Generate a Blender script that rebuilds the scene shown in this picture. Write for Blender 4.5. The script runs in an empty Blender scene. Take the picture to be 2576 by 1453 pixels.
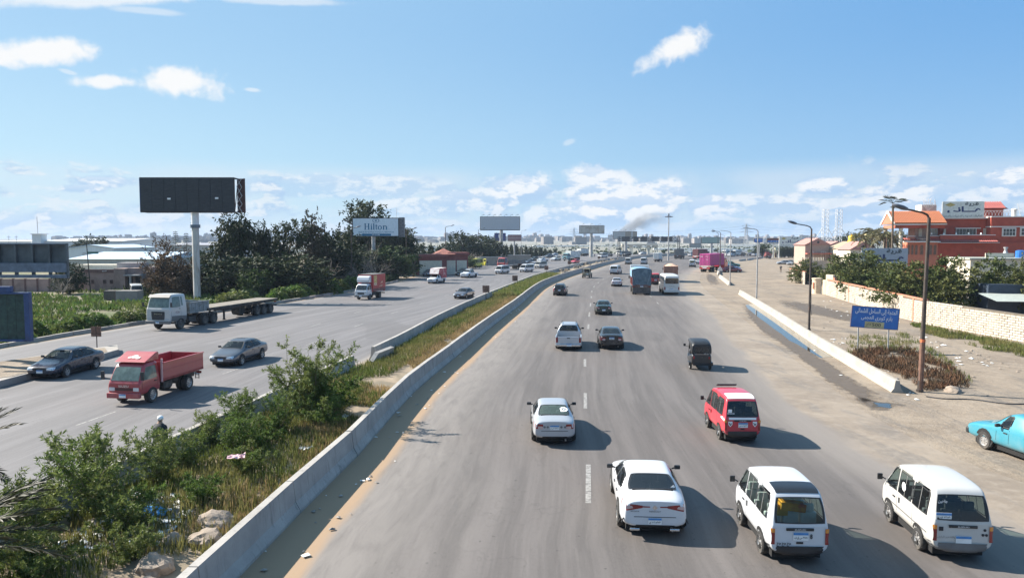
import bpy, bmesh, math, random, unicodedata
from mathutils import Vector, Matrix, noise as mnoise
from mathutils.bvhtree import BVHTree
PI=math.pi
sc=bpy.context.scene
C=sc.collection
RNG=random.Random(11)
U=RNG.uniform
# ------------------------------------------------------------------ camera
FPX, CX, CY, HZ, EYE=1855.0, 1288.0, 726.5, 604.5, 7.85
PITCH=math.atan((CY-HZ)/FPX)
cam=bpy.data.cameras.new('camera')
cam_ob=bpy.data.objects.new('camera', cam); C.objects.link(cam_ob)
cam.sensor_width=36.0; cam.lens=36.0*FPX/2576.0
cam.clip_start=0.1; cam.clip_end=30000
cam_ob.location=(0, 0, EYE); cam_ob.rotation_euler=(PI/2-PITCH, 0, 0)
sc.camera=cam_ob
_cp, _sp=math.cos(PITCH), math.sin(PITCH)
def ray(x, y):
 """unit view direction through a point of the 2576 px wide photograph"""
 a, b=(x-CX)/FPX, -(y-CY)/FPX
 return Vector((a, _cp+b*_sp, -_sp+b*_cp)).normalized()
def G(x, y, z=0.0):
 d=ray(x, y); t=(z-EYE)/d.z
 return Vector((d.x*t, d.y*t, z))
def D(x, y, Y):
 """point seen at x, y that stands Y metres ahead"""
 d=ray(x, y); t=Y/d.y
 return Vector((d.x*t, Y, EYE+d.z*t))
# ------------------------------------------------------------------ sun, sky, exposure
SUN_EL, SUN_AZ=math.radians(36.0), math.radians(159.0)
TO_SUN=Vector((math.cos(SUN_EL)*math.cos(SUN_AZ), math.cos(SUN_EL)*math.sin(SUN_AZ), math.sin(SUN_EL)))
sun=bpy.data.lights.new('sun', 'SUN'); sun_ob=bpy.data.objects.new('sun', sun); C.objects.link(sun_ob)
sun.energy=5.0; sun.angle=math.radians(0.53); sun.color=(1.0, 0.93, 0.83)
sun_ob.rotation_euler=TO_SUN.to_track_quat('Z', 'Y').to_euler(); sun_ob.location=(-60, 20, 60)
sc.view_settings.view_transform='Standard'; sc.view_settings.look='None'
sc.view_settings.exposure=1.35; sc.view_settings.gamma=1.0; sc.view_settings.use_curve_mapping=False
sc.cycles.max_bounces=6; sc.cycles.transparent_max_bounces=8; sc.cycles.volume_bounces=0
sc.cycles.use_denoising=True; sc.cycles.volume_step_rate=4.0; sc.cycles.volume_max_steps=64
world=bpy.data.worlds.new('World'); sc.world=world; world.use_nodes=True
def build_world():
 nt=world.node_tree; N=nt.nodes; L=nt.links
 bg=N['Background']; bg.inputs['Strength'].default_value=0.06
 sky=N.new('ShaderNodeTexSky'); sky.sky_type='NISHITA'; sky.sun_disc=False
 sky.sun_elevation=SUN_EL; sky.sun_rotation=PI/2-SUN_AZ
 sky.altitude=0; sky.air_density=1.0; sky.dust_density=1.0; sky.ozone_density=2.6
 tc=N.new('ShaderNodeTexCoord')
 def math_(op, a, b=None, c=None, clamp=False):
  n=N.new('ShaderNodeMath'); n.operation=op; n.use_clamp=clamp
  for i, v in enumerate((a, b, c)):
   if v is None:continue
   if isinstance(v, (int, float)):n.inputs[i].default_value=v
   else:L.new(v, n.inputs[i])
  return n.outputs[0]
 def dot(v, k):
  n=N.new('ShaderNodeVectorMath'); n.operation='DOT_PRODUCT'; L.new(v, n.inputs[0]); n.inputs[1].default_value=k
  return n.outputs['Value']
 def noise_(scale, vec, detail=6, rough=.55, dist=0.0):
  n=N.new('ShaderNodeTexNoise'); n.inputs['Scale'].default_value=scale; n.inputs['Detail'].default_value=detail
  n.inputs['Roughness'].default_value=rough; n.inputs['Distortion'].default_value=dist; L.new(vec, n.inputs['Vector'])
  return n.outputs[0]
 def smooth(v, a, b):
  n=N.new('ShaderNodeMapRange'); n.interpolation_type='SMOOTHSTEP'; L.new(v, n.inputs[0])
  n.inputs[1].default_value=a; n.inputs[2].default_value=b
  return n.outputs[0]
 def mix(f, a, b):
  n=N.new('ShaderNodeMix'); n.data_type='RGBA'
  for i, v in((0, f), (6, a), (7, b)):
   if isinstance(v, (int, float, tuple)):n.inputs[i].default_value=v
   else:L.new(v, n.inputs[i])
  return n.outputs[2]
 dirv=tc.outputs['Generated']
 mp=N.new('ShaderNodeMapping'); L.new(dirv, mp.inputs[0]); mp.inputs['Scale'].default_value=(1, 1, 2.3)
 st=mp.outputs[0]
 sep=N.new('ShaderNodeSeparateXYZ'); L.new(dirv, sep.inputs[0]); zz=sep.outputs[2]
 puff=noise_(34, dirv, 7, .6, .25); fine=noise_(12, dirv, 4, .55)
 wob=math_('ADD', math_('MULTIPLY', math_('SUBTRACT', puff, .5), 2.6), math_('MULTIPLY', math_('SUBTRACT', fine, .5), 1.6))
 total=None
 for(x, y, rx, ry, tilt, k, hi)in((458, 205, 120, 42, 4, 1.0, 1), (268, 206, 80, 17, 0, .9, .95), (95, 128, 125, 33, -3, 1.0, 1), (1700, 122, 104, 38, -27, 1.0, 1), (1432, 358, 22, 9, -20, .7, .35), (250, -6, 300, 22, -2, .6, .75), (370, 28, 90, 10, 5, .5, .4), (700, 2, 190, 12, 2, .5, .5), (170, 181, 22, 6, 15, .5, .4), (632, 226, 22, 6, 5, .6, .5)):
  c=ray(x, y); e1=(ray(x+10, y+10*math.tan(math.radians(tilt)))-c).normalized(); e2=c.cross(e1).normalized()
  a=math_('MULTIPLY', math_('SUBTRACT', dot(dirv, e1), c.dot(e1)), FPX/rx)
  b=math_('MULTIPLY', math_('SUBTRACT', dot(dirv, e2), c.dot(e2)), FPX/ry)
  r=math_('SQRT', math_('ADD', math_('MULTIPLY', a, a), math_('MULTIPLY', b, b)))
  v=math_('ADD', math_('SUBTRACT', 1.0, r), math_('MULTIPLY', wob, .62*k))
  v=math_('MULTIPLY', smooth(v, 0.0, .62), smooth(dot(dirv, c), .9, .95))
  v=math_('MULTIPLY', v, hi)
  total=v if total is None else math_('MAXIMUM', total, v)
 k=.392/.06*.93
 sv=smooth(dot(dirv, TO_SUN), -.25, .85)
 pale=math_('ADD', math_('ADD', math_('MULTIPLY', sv, .55), .07), math_('MULTIPLY', smooth(zz, .30, .0), .48), clamp=True)
 clear=mix(pale, (.125*k, .41*k, .87*k, 1), (.56*k, .84*k, 1.02*k, 1))
 clear=mix(.12, clear, sky.outputs[0])
 big=noise_(5.5, st, 3, .5); med=noise_(24, st, 9, .6, .15)
 up=N.new('ShaderNodeVectorMath'); up.operation='ADD'; L.new(st, up.inputs[0]); up.inputs[1].default_value=TO_SUN*.012+Vector((0, 0, .012))
 med2=noise_(24, up.outputs[0], 9, .6, .15)
 veil=noise_(4, st, 6, .55, .5)
 dens=math_('ADD', math_('ADD', math_('MULTIPLY', big, 1.1), math_('MULTIPLY', med, .9)), math_('MULTIPLY', zz, -4.4))
 bank=math_('MULTIPLY', smooth(dens, .79, .90), smooth(zz, .118, .075))
 lit=smooth(math_('SUBTRACT', med, med2), -.07, .09)
 sheet=math_('MULTIPLY', smooth(veil, .30, .60), math_('MULTIPLY', smooth(zz, .106, .078), .50))
 base=mix(sheet, clear, (.80*k, .88*k, .97*k, 1))
 bank_col=mix(lit, (.42*k, .62*k, .90*k, 1), (.92*k, .96*k, 1.0*k, 1))
 base=mix(math_('MULTIPLY', bank, .58), base, bank_col)
 hz=math_('MULTIPLY', smooth(zz, .045, .0), .5)
 base=mix(hz, base, mix(sv, (.36*k, .60*k, .90*k, 1), (.86*k, .93*k, 1.0*k, 1)))
 heap=None; top=None; w2=math_('ADD', math_('MULTIPLY', math_('SUBTRACT', noise_(15, dirv, 3, .5), .5), 1.5), math_('MULTIPLY', math_('SUBTRACT', noise_(44, dirv, 9, .6, .1), .5), 1.35))
 for(x, y, rx, ry, s_)in((1515, 478, 118, 66, 1), (1660, 486, 112, 52, 1), (1590, 520, 190, 50, 1), (1310, 474, 120, 50, 1), (1210, 505, 130, 44, .85), (2072, 468, 70, 26, 1), (2560, 460, 90, 44, 1), (2330, 496, 130, 40, .75), (250, 458, 80, 18, .9), (205, 474, 64, 14, .9), (1450, 540, 210, 44, .85), (1930, 515, 170, 34, .7), (870, 470, 330, 34, .6), (520, 535, 240, 40, .5), (1790, 520, 90, 44, .9), (150, 560, 220, 30, .6), (2250, 535, 170, 32, .7), (1080, 520, 160, 34, .7)):
  c=ray(x, y); e1=(ray(x+10, y)-c).normalized(); e2=c.cross(e1).normalized()
  a=math_('MULTIPLY', math_('SUBTRACT', dot(dirv, e1), c.dot(e1)), FPX/rx)
  b=math_('MULTIPLY', math_('SUBTRACT', dot(dirv, e2), c.dot(e2)), FPX/ry)
  v=math_('ADD', math_('SUBTRACT', 1.0, math_('SQRT', math_('ADD', math_('MULTIPLY', a, a), math_('MULTIPLY', b, b)))), math_('MULTIPLY', w2, .62))
  v=math_('MULTIPLY', math_('MULTIPLY', smooth(v, 0.0, .42), smooth(dot(dirv, c), .88, .93)), s_); heap=v if heap is None else math_('MAXIMUM', heap, v)
  u=math_('MULTIPLY', v, math_('SUBTRACT', .62, math_('MULTIPLY', b, .55))); top=u if top is None else math_('MAXIMUM', top, u)
 puffy=math_('ADD', top, math_('MULTIPLY', math_('SUBTRACT', lit, .5), .9), clamp=True)
 base=mix(math_('MULTIPLY', heap, .84), base, mix(puffy, (.48*k, .68*k, .94*k, 1), (1.04*k, 1.05*k, 1.07*k, 1)))
 base=mix(math_('MULTIPLY', total, .96), base, (1.06*k, 1.06*k, 1.06*k, 1))
 L.new(base, bg.inputs['Color'])
build_world()
# ------------------------------------------------------------------ helpers
def link(o, parent=None):
 C.objects.link(o)
 if parent is not None:o.parent=parent
 return o
def tag(o, label=None, cat=None, group=None, kind=None):
 if label:o['label']=label
 if cat:o['category']=cat
 if group:o['group']=group
 if kind:o['kind']=kind
 return o
def thing(name, label, cat, loc=(0, 0, 0), rz=0.0, group=None):
 o=bpy.data.objects.new(name, None); o.empty_display_size=.3; link(o)
 o.location=loc; o.rotation_euler=(0, 0, rz)
 return tag(o, label, cat, group)
def ob(name, mesh, m=None, parent=None, loc=None, rz=0.0):
 o=bpy.data.objects.new(name, mesh)
 if m is not None:
  if not mesh.materials:mesh.materials.append(m)
  elif mesh.materials[0]is not m:
   o.material_slots[0].link='OBJECT'; o.material_slots[0].material=m
 link(o, parent)
 if loc is not None:o.location=loc
 if rz:o.rotation_euler=(0, 0, rz)
 return o
def copy_tree(o, parent=None, loc=None, rz=None, label=None, scale=None):
 c=o.copy(); C.objects.link(c)
 if parent is not None:c.parent=parent
 if loc is not None:c.location=loc
 if rz is not None:c.rotation_euler=(0, 0, rz)
 if scale is not None:c.scale=scale if isinstance(scale, tuple)else(scale, )*3
 if label:c['label']=label
 for ch in list(o.children):copy_tree(ch, c)
 return c
class MB:
 """collects shapes into one mesh"""
 def __init__(s):s.v=[]; s.f=[]; s.uv=None
 def add(s, vs, fs):
  n=len(s.v); s.v.extend([tuple(p)for p in vs]); s.f.extend([tuple(i+n for i in f)for f in fs]); return s
 def box(s, cx, cy, cz, sx, sy, sz, rz=0.0, ry=0.0, rx=0.0):
  vs=[]
  R=Matrix.Rotation(rz, 3, 'Z')@Matrix.Rotation(ry, 3, 'Y')@Matrix.Rotation(rx, 3, 'X')if(rz or ry or rx)else None
  for x in(-.5, .5):
   for y in(-.5, .5):
    for z in(-.5, .5):
     p=Vector((x*sx, y*sy, z*sz))
     if R:p=R@p
     vs.append((p.x+cx, p.y+cy, p.z+cz))
  return s.add(vs, [(0, 1, 3, 2), (4, 6, 7, 5), (0, 4, 5, 1), (2, 3, 7, 6), (0, 2, 6, 4), (1, 5, 7, 3)])
 def tube(s, p0, p1, r0, r1=None, n=8, cap=True):
  p0, p1=Vector(p0), Vector(p1); r1=r0 if r1 is None else r1
  d=p1-p0
  if d.length<1e-6:return s
  d.normalize(); a=d.orthogonal().normalized(); b=d.cross(a)
  vs=[]
  for p, r in((p0, r0), (p1, r1)):
   for i in range(n):
    t=2*PI*i/n; vs.append(p+a*math.cos(t)*r+b*math.sin(t)*r)
  fs=[(i, (i+1)%n, n+(i+1)%n, n+i)for i in range(n)]
  if cap:fs+=[tuple(range(n-1, -1, -1)), tuple(range(n, 2*n))]
  return s.add(vs, fs)
 def path(s, pts, r, n=6, r1=None):
  for i in range(len(pts)-1):
   k0=i/(len(pts)-1); k1=(i+1)/(len(pts)-1)
   ra=r if r1 is None else r+(r1-r)*k0; rb=r if r1 is None else r+(r1-r)*k1
   s.tube(pts[i], pts[i+1], ra, rb, n)
  return s
 def bar(s, p0, p1, w, h=None):
  """square bar between two points"""
  h=h or w; p0, p1=Vector(p0), Vector(p1); d=(p1-p0).normalized()
  up=Vector((0, 0, 1))if abs(d.z)<.95 else Vector((0, 1, 0))
  a=d.cross(up).normalized()*w/2; b=d.cross(a).normalized()*h/2
  vs=[p+q for p in(p0, p1)for q in(-a-b, a-b, a+b, -a+b)]
  return s.add(vs, [(3, 2, 1, 0), (4, 5, 6, 7), (0, 1, 5, 4), (1, 2, 6, 5), (2, 3, 7, 6), (3, 0, 4, 7)])
 def lathe(s, prof, n=16, c=(0, 0, 0), axis='Z', a0=0.0):
  vs=[]
  for(r, h)in prof:
   for i in range(n):
    t=a0+2*PI*i/n; x, y=r*math.cos(t), r*math.sin(t)
    p=(x, y, h)if axis=='Z' else((x, h, y)if axis=='Y' else(h, x, y))
    vs.append((p[0]+c[0], p[1]+c[1], p[2]+c[2]))
  fs=[]
  for k in range(len(prof)-1):
   for i in range(n):
    j=(i+1)%n; fs.append((k*n+i, k*n+j, (k+1)*n+j, (k+1)*n+i))
  fs.append(tuple(range(n-1, -1, -1))); fs.append(tuple(range((len(prof)-1)*n, len(prof)*n)))
  return s.add(vs, fs)
 def prism(s, poly, z0, z1):
  n=len(poly); vs=[(p[0], p[1], z0)for p in poly]+[(p[0], p[1], z1)for p in poly]
  return s.add(vs, [tuple(range(n-1, -1, -1)), tuple(range(n, 2*n))]+[(i, (i+1)%n, n+(i+1)%n, n+i)for i in range(n)])
 def prism_y(s, poly, y0, y1):
  """poly in x, z pushed along y"""
  n=len(poly); vs=[(p[0], y0, p[1])for p in poly]+[(p[0], y1, p[1])for p in poly]
  return s.add(vs, [tuple(range(n)), tuple(range(2*n-1, n-1, -1))]+[(i, n+i, n+(i+1)%n, (i+1)%n)for i in range(n)])
 def mesh(s, name, bev=0.0, smooth=False, seg=2, fix=True):
  me=bpy.data.meshes.new(name); me.from_pydata(s.v, [], s.f)
  if fix or bev:
   bm=bmesh.new(); bm.from_mesh(me)
   bmesh.ops.recalc_face_normals(bm, faces=bm.faces[:])
   if bev:
    es=[e for e in bm.edges if len(e.link_faces)==2 and e.calc_face_angle(0)>.5]
    bmesh.ops.bevel(bm, geom=es, offset=bev, segments=seg, affect='EDGES', profile=.5, clamp_overlap=True)
   bm.to_mesh(me); bm.free()
  if smooth:
   for p in me.polygons:p.use_smooth=True
  return me
 def build(s, name, m, parent=None, loc=None, rz=0.0, bev=0.0, smooth=False, fix=True):
  return ob(name, s.mesh(name, bev, smooth, 2, fix), m, parent, loc, rz)
def node_mat(name):
 m=bpy.data.materials.new(name); m.use_nodes=True
 nt=m.node_tree; return m, nt, nt.nodes['Principled BSDF']
def nmix(nt, f, a, b, mode='MIX'):
 n=nt.nodes.new('ShaderNodeMix'); n.data_type='RGBA'; n.blend_type=mode
 for i, v in((0, f), (6, a), (7, b)):
  if isinstance(v, (int, float)):n.inputs[i].default_value=v
  elif isinstance(v, (tuple, list)):n.inputs[i].default_value=tuple(v)[:3]+(1, )
  else:nt.links.new(v, n.inputs[i])
 return n.outputs[2]
def nnoise(nt, vec, scale, detail=4, rough=.55, dist=0.0):
 n=nt.nodes.new('ShaderNodeTexNoise'); n.inputs['Scale'].default_value=scale; n.inputs['Detail'].default_value=detail
 n.inputs['Roughness'].default_value=rough; n.inputs['Distortion'].default_value=dist
 if vec is not None:nt.links.new(vec, n.inputs['Vector'])
 return n.outputs[0]
def nrange(nt, v, a, b, c=0.0, d=1.0, smooth=True):
 n=nt.nodes.new('ShaderNodeMapRange'); n.interpolation_type='SMOOTHSTEP' if smooth else 'LINEAR'
 nt.links.new(v, n.inputs[0])
 for i, k in enumerate((a, b, c, d)):n.inputs[i+1].default_value=k
 return n.outputs[0]
def nmath(nt, op, a, b=0.0):
 n=nt.nodes.new('ShaderNodeMath'); n.operation=op
 for i, v in enumerate((a, b)):
  if isinstance(v, (int, float)):n.inputs[i].default_value=v
  else:nt.links.new(v, n.inputs[i])
 return n.outputs[0]
def nmap(nt, vec, scale):
 n=nt.nodes.new('ShaderNodeMapping'); n.inputs['Scale'].default_value=scale; nt.links.new(vec, n.inputs[0]); return n.outputs[0]
def nbump(nt, bs, h, strength, dist=.02):
 n=nt.nodes.new('ShaderNodeBump'); n.inputs['Strength'].default_value=strength; n.inputs['Distance'].default_value=dist
 nt.links.new(h, n.inputs['Height']); nt.links.new(n.outputs[0], bs.inputs['Normal'])
_M={}
def M(name, c, rough=.65, metal=0.0, var=.14, scale=3.0, c2=None, k2=(.52, .68), bump=0.0, coat=0.0, spec=.5, stretch=None, glob=False, detail=5):
 """plain surface: base colour, soft mottling, an optional second colour in patches"""
 if name in _M:return _M[name]
 m, nt, bs=node_mat(name); _M[name]=m
 tc=nt.nodes.new('ShaderNodeTexCoord')
 vec=tc.outputs['Object']
 if glob:vec=nt.nodes.new('ShaderNodeNewGeometry').outputs['Position']
 if stretch:vec=nmap(nt, vec, stretch)
 n1=nnoise(nt, vec, scale, detail)
 col=nmix(nt, nrange(nt, n1, .3, .7), [x*(1-var)for x in c], [min(1, x*(1+var))for x in c])
 if c2:
  n2=nnoise(nt, vec, scale*.6+.013, 6, .6, .4)
  col=nmix(nt, nrange(nt, n2, *k2), col, c2)
 nt.links.new(col, bs.inputs['Base Color'])
 bs.inputs['Roughness'].default_value=rough; bs.inputs['Metallic'].default_value=metal
 bs.inputs['Coat Weight'].default_value=coat; bs.inputs['Coat Roughness'].default_value=.06; bs.inputs['Specular IOR Level'].default_value=spec
 if bump:nbump(nt, bs, nnoise(nt, vec, scale*5, 4), bump)
 return m
def paint(name, c, metal=.0, rough=.32, dirt=.35, dust=(.32, .27, .22)):
 """car paint: clear coat over colour, road dust gathering low on the body"""
 if name in _M:return _M[name]
 m, nt, bs=node_mat(name); _M[name]=m
 tc=nt.nodes.new('ShaderNodeTexCoord'); vec=tc.outputs['Object']
 sep=nt.nodes.new('ShaderNodeSeparateXYZ'); nt.links.new(vec, sep.inputs[0])
 n=nnoise(nt, vec, 2.2, 6, .6); low=nrange(nt, sep.outputs[2], .95, .2)
 f=nmath(nt, 'MULTIPLY', nmath(nt, 'ADD', nmath(nt, 'MULTIPLY', low, .75), .25), nrange(nt, n, .3, .75))
 f=nmath(nt, 'MULTIPLY', f, dirt)
 geo=nt.nodes.new('ShaderNodeNewGeometry'); col=nmix(nt, geo.outputs['Backfacing'], nmix(nt, f, c, dust), (.10, .10, .10)); nt.links.new(col, bs.inputs['Base Color'])
 nt.links.new(nmath(nt, 'ADD', nmath(nt, 'MULTIPLY', f, .6), rough), bs.inputs['Roughness'])
 bs.inputs['Metallic'].default_value=metal; bs.inputs['Coat Weight'].default_value=.6; bs.inputs['Coat Roughness'].default_value=.05
 return m
def leafmat(name, c, c2, rough=.55, trans=.25, glob_scale=.35):
 """leaves: two tones in drifts and a different value for every leaf"""
 if name in _M:return _M[name]
 m, nt, bs=node_mat(name); _M[name]=m
 geo=nt.nodes.new('ShaderNodeNewGeometry')
 n=nnoise(nt, geo.outputs['Position'], glob_scale, 3)
 col=nmix(nt, nrange(nt, n, .35, .65), c, c2)
 col=nmix(nt, 1.0, col, nmix(nt, geo.outputs['Random Per Island'], (.55, .55, .55), (1.35, 1.35, 1.3)), 'MULTIPLY')
 nt.links.new(col, bs.inputs['Base Color'])
 bs.inputs['Roughness'].default_value=rough; bs.inputs['Specular IOR Level'].default_value=.18
 if trans:
  tr=nt.nodes.new('ShaderNodeBsdfTranslucent'); nt.links.new(col, tr.inputs[0])
  mx=nt.nodes.new('ShaderNodeMixShader'); mx.inputs[0].default_value=trans
  out=nt.nodes['Material Output']
  nt.links.new(bs.outputs[0], mx.inputs[1]); nt.links.new(tr.outputs[0], mx.inputs[2]); nt.links.new(mx.outputs[0], out.inputs[0])
 return m
_AB={}
for _c in range(0xFE70, 0xFEFD):
 _d=unicodedata.decomposition(chr(_c)).split()
 if len(_d)==2 and _d[0]in('<isolated>', '<final>', '<initial>', '<medial>'):_AB.setdefault(chr(int(_d[1], 16)), {})[_d[0][1:-1]]=chr(_c)
def arabic(s):
 out=[]
 dual=lambda c:c in _AB and 'initial' in _AB[c]
 join=lambda c:c in _AB and 'final' in _AB[c]
 for i, c in enumerate(s):
  if c not in _AB:out.append(c); continue
  p=i>0 and dual(s[i-1])and join(c); q=i<len(s)-1 and dual(c)and join(s[i+1])
  out.append(_AB[c].get('medial' if p and q else 'final' if p else 'initial' if q else 'isolated', c))
 return ''.join(reversed(out))
_TX={}
def text_mesh(s, width, height, bold=0.0, depth=.004, res=2, ar=False):
 """lettering as a flat mesh in x, z centred on the origin, facing -y, fitted to width x height"""
 key=(s, width, height, bold)
 if key in _TX:return _TX[key]
 cu=bpy.data.curves.new('lettering', 'FONT'); cu.body=arabic(s)if ar else s; cu.size=1; cu.resolution_u=res; cu.offset=bold; cu.extrude=.0
 o=bpy.data.objects.new('lettering', cu); C.objects.link(o); bpy.context.view_layer.update()
 dg=bpy.context.evaluated_depsgraph_get(); me=bpy.data.meshes.new_from_object(o.evaluated_get(dg), depsgraph=dg)
 bpy.data.objects.remove(o); bpy.data.curves.remove(cu)
 xs=[v.co.x for v in me.vertices]or[0, 1]; ys=[v.co.y for v in me.vertices]or[0, 1]
 x0, x1, y0, y1=min(xs), max(xs), min(ys), max(ys)
 kx=width/max(1e-6, x1-x0); ky=height/max(1e-6, y1-y0)
 for v in me.vertices:v.co=((v.co.x-(x0+x1)/2)*kx, 0, (v.co.y-(y0+y1)/2)*ky)
 me.materials.clear(); me.name='lettering'
 _TX[key]=me
 return me
# ------------------------------------------------------------------ lines of the roads (plan view)
def plan(pts):return[Vector((p[0], p[1], 0))for p in pts]
def gpts(px, z=0.0):return[G(x, y, z).to_2d().to_3d()for x, y in px]
RM=plan([(-8.6, -40), (-7.5, -2)])+gpts([(689, 1325), (802, 1229), (905, 1118), (1026, 988), (1121, 910), (1209, 838), (1287, 779), (1371, 716), (1474, 680), (1552, 659), (1640, 646)])+plan([(104, 398), (165, 448), (260, 500), (420, 560)])
LM=plan([(-15.5, -40), (-13.9, 5)])+gpts([(38, 1264), (300, 1154), (644, 1000), (849, 907), (973, 854), (1103, 788.6), (1196, 747), (1288, 711), (1343, 690.5), (1414, 671), (1464, 660), (1509, 652), (1572, 645)], 1.0)+plan([(92, 405), (155, 457), (252, 510), (414, 570)])
for p in LM:p.z=0
RB=plan([(14.6, -40), (14.3, 5), (14.3, 20), (13.4, 30), (14.8, 41), (20.6, 74), (30, 126), (40, 166), (56, 215), (86, 288), (110, 327), (180, 395), (280, 450), (440, 510)])
LK=plan([(-42, -40), (-40, 20)])+gpts([(5, 874), (374, 812), (699, 763), (895, 730.5), (997, 709), (1023, 700), (1120, 682), (1215, 667), (1252, 662.5), (1302, 653), (1349, 645)])+plan([(40, 430), (92, 480), (170, 535), (300, 600)])
def arclen(P):
 a=[0.0]
 for i in range(len(P)-1):a.append(a[-1]+(P[i+1]-P[i]).length)
 return a
def smoothline(P, step):
 """Catmull-Rom through the points, sampled evenly"""
 Q=[]
 for i in range(len(P)-1):
  p0, p1, p2, p3=P[max(0, i-1)], P[i], P[i+1], P[min(len(P)-1, i+2)]
  n=max(2, int((p2-p1).length/(step*.5)))
  for k in range(n):
   t=k/n
   m1=(p2-p0)/max(1e-6, ((p2-p0).length))*(p2-p1).length; m2=(p3-p1)/max(1e-6, (p3-p1).length)*(p2-p1).length
   Q.append(p1*(2*t**3-3*t**2+1)+m1*(t**3-2*t**2+t)+p2*(-2*t**3+3*t**2)+m2*(t**3-t**2))
 Q.append(P[-1].copy())
 a=arclen(Q); n=max(2, int(a[-1]/step)); out=[]; j=0
 for k in range(n+1):
  s=a[-1]*k/n
  while j<len(a)-2 and a[j+1]<s:j+=1
  t=(s-a[j])/max(1e-9, a[j+1]-a[j]); out.append(Q[j].lerp(Q[j+1], min(1, max(0, t))))
 return out
RMs, LMs, RBs, LKs=(smoothline(p, 2.0)for p in(RM, LM, RB, LK))
def at_y(P, y):
 """point and direction of a line where it passes y"""
 for i in range(len(P)-1):
  if P[i].y<=y<=P[i+1].y:
   t=(y-P[i].y)/max(1e-6, P[i+1].y-P[i].y); return P[i].lerp(P[i+1], t), (P[i+1]-P[i]).normalized()
 return(P[-1], (P[-1]-P[-2]).normalized())if y>P[-1].y else(P[0], (P[1]-P[0]).normalized())
def nearest_dir(P, p):
 b, bd=None, 1e18
 for i in range(len(P)-1):
  d=(P[i]-p).length_squared
  if d<bd:b, bd=i, d
 return(P[b+1]-P[b]).normalized()
# ------------------------------------------------------------------ ground
def pos_mat(name):
 m, nt, bs=node_mat(name); _M[name]=m
 geo=nt.nodes.new('ShaderNodeNewGeometry'); return m, nt, bs, geo.outputs['Position']
SAND_A, SAND_B, SAND_C=(.265, .218, .168), (.195, .158, .122), (.145, .13, .115)
def sand_colour(nt, pos):
 a=nnoise(nt, pos, .20, 8, .66, .4); b=nnoise(nt, pos, 1.7, 7, .68, .2); c=nnoise(nt, nmap(nt, pos, (1.1, .22, 1)), .55, 8, .68, .5); g=nnoise(nt, pos, 11, 4, .75)
 col=nmix(nt, nrange(nt, a, .36, .64), SAND_A, SAND_B)
 col=nmix(nt, nmath(nt, 'MULTIPLY', nrange(nt, c, .50, .66), .75), col, SAND_C)
 col=nmix(nt, nmath(nt, 'MULTIPLY', nrange(nt, b, .46, .70), .45), col, (.31, .265, .215))
 col=nmix(nt, nmath(nt, 'MULTIPLY', nrange(nt, b, .44, .26), .55), col, (.13, .108, .088))
 return nmix(nt, nmath(nt, 'MULTIPLY', nrange(nt, g, .55, .72), .5), col, (.12, .105, .09))
def ground_material():
 m, nt, bs, pos=pos_mat('ground_dirt')
 col=sand_colour(nt, pos)
 sep=nt.nodes.new('ShaderNodeSeparateXYZ'); nt.links.new(pos, sep.inputs[0])
 far=nrange(nt, sep.outputs[1], 330, 480)
 st=nmap(nt, pos, (.25, 1, 1))
 f1=nnoise(nt, st, .012, 6, .6); f2=nnoise(nt, st, .03, 5, .6)
 fld=nmix(nt, nrange(nt, f1, .40, .62), (.13, .145, .11), (.22, .205, .175))
 fld=nmix(nt, nrange(nt, f2, .60, .66), fld, (.36, .36, .35))
 col=nmix(nt, far, col, fld)
 left=nmath(nt, 'MULTIPLY', nrange(nt, sep.outputs[0], -30, -45), nrange(nt, sep.outputs[1], 300, 150))
 gn=nrange(nt, nnoise(nt, pos, .16, 6, .6), .40, .58)
 col=nmix(nt, nmath(nt, 'MULTIPLY', left, nmath(nt, 'MULTIPLY', gn, .8)), col, (.07, .10, .028))
 nt.links.new(col, bs.inputs['Base Color']); bs.inputs['Roughness'].default_value=.95; bs.inputs['Specular IOR Level'].default_value=.15
 nbump(nt, bs, nnoise(nt, pos, 3.5, 7, .7), .8, .08)
 return m
GROUND=ground_material()
def build_ground():
 g=MB(); xs=[-7000, -2000, -600, -200, -100, -50, 0, 50, 100, 200, 600, 2000, 7000]; ys=[-600, -100, 0, 50, 100, 200, 400, 800, 1600, 3000, 7500]
 vs=[(x, y, 0)for y in ys for x in xs]; n=len(xs)
 g.add(vs, [(j*n+i, j*n+i+1, (j+1)*n+i+1, (j+1)*n+i)for j in range(len(ys)-1)for i in range(n-1)])
 tag(g.build('ground', GROUND, fix=False), 'sandy dirt ground stretching out to distant fields', kind='structure')
build_ground()
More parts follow.
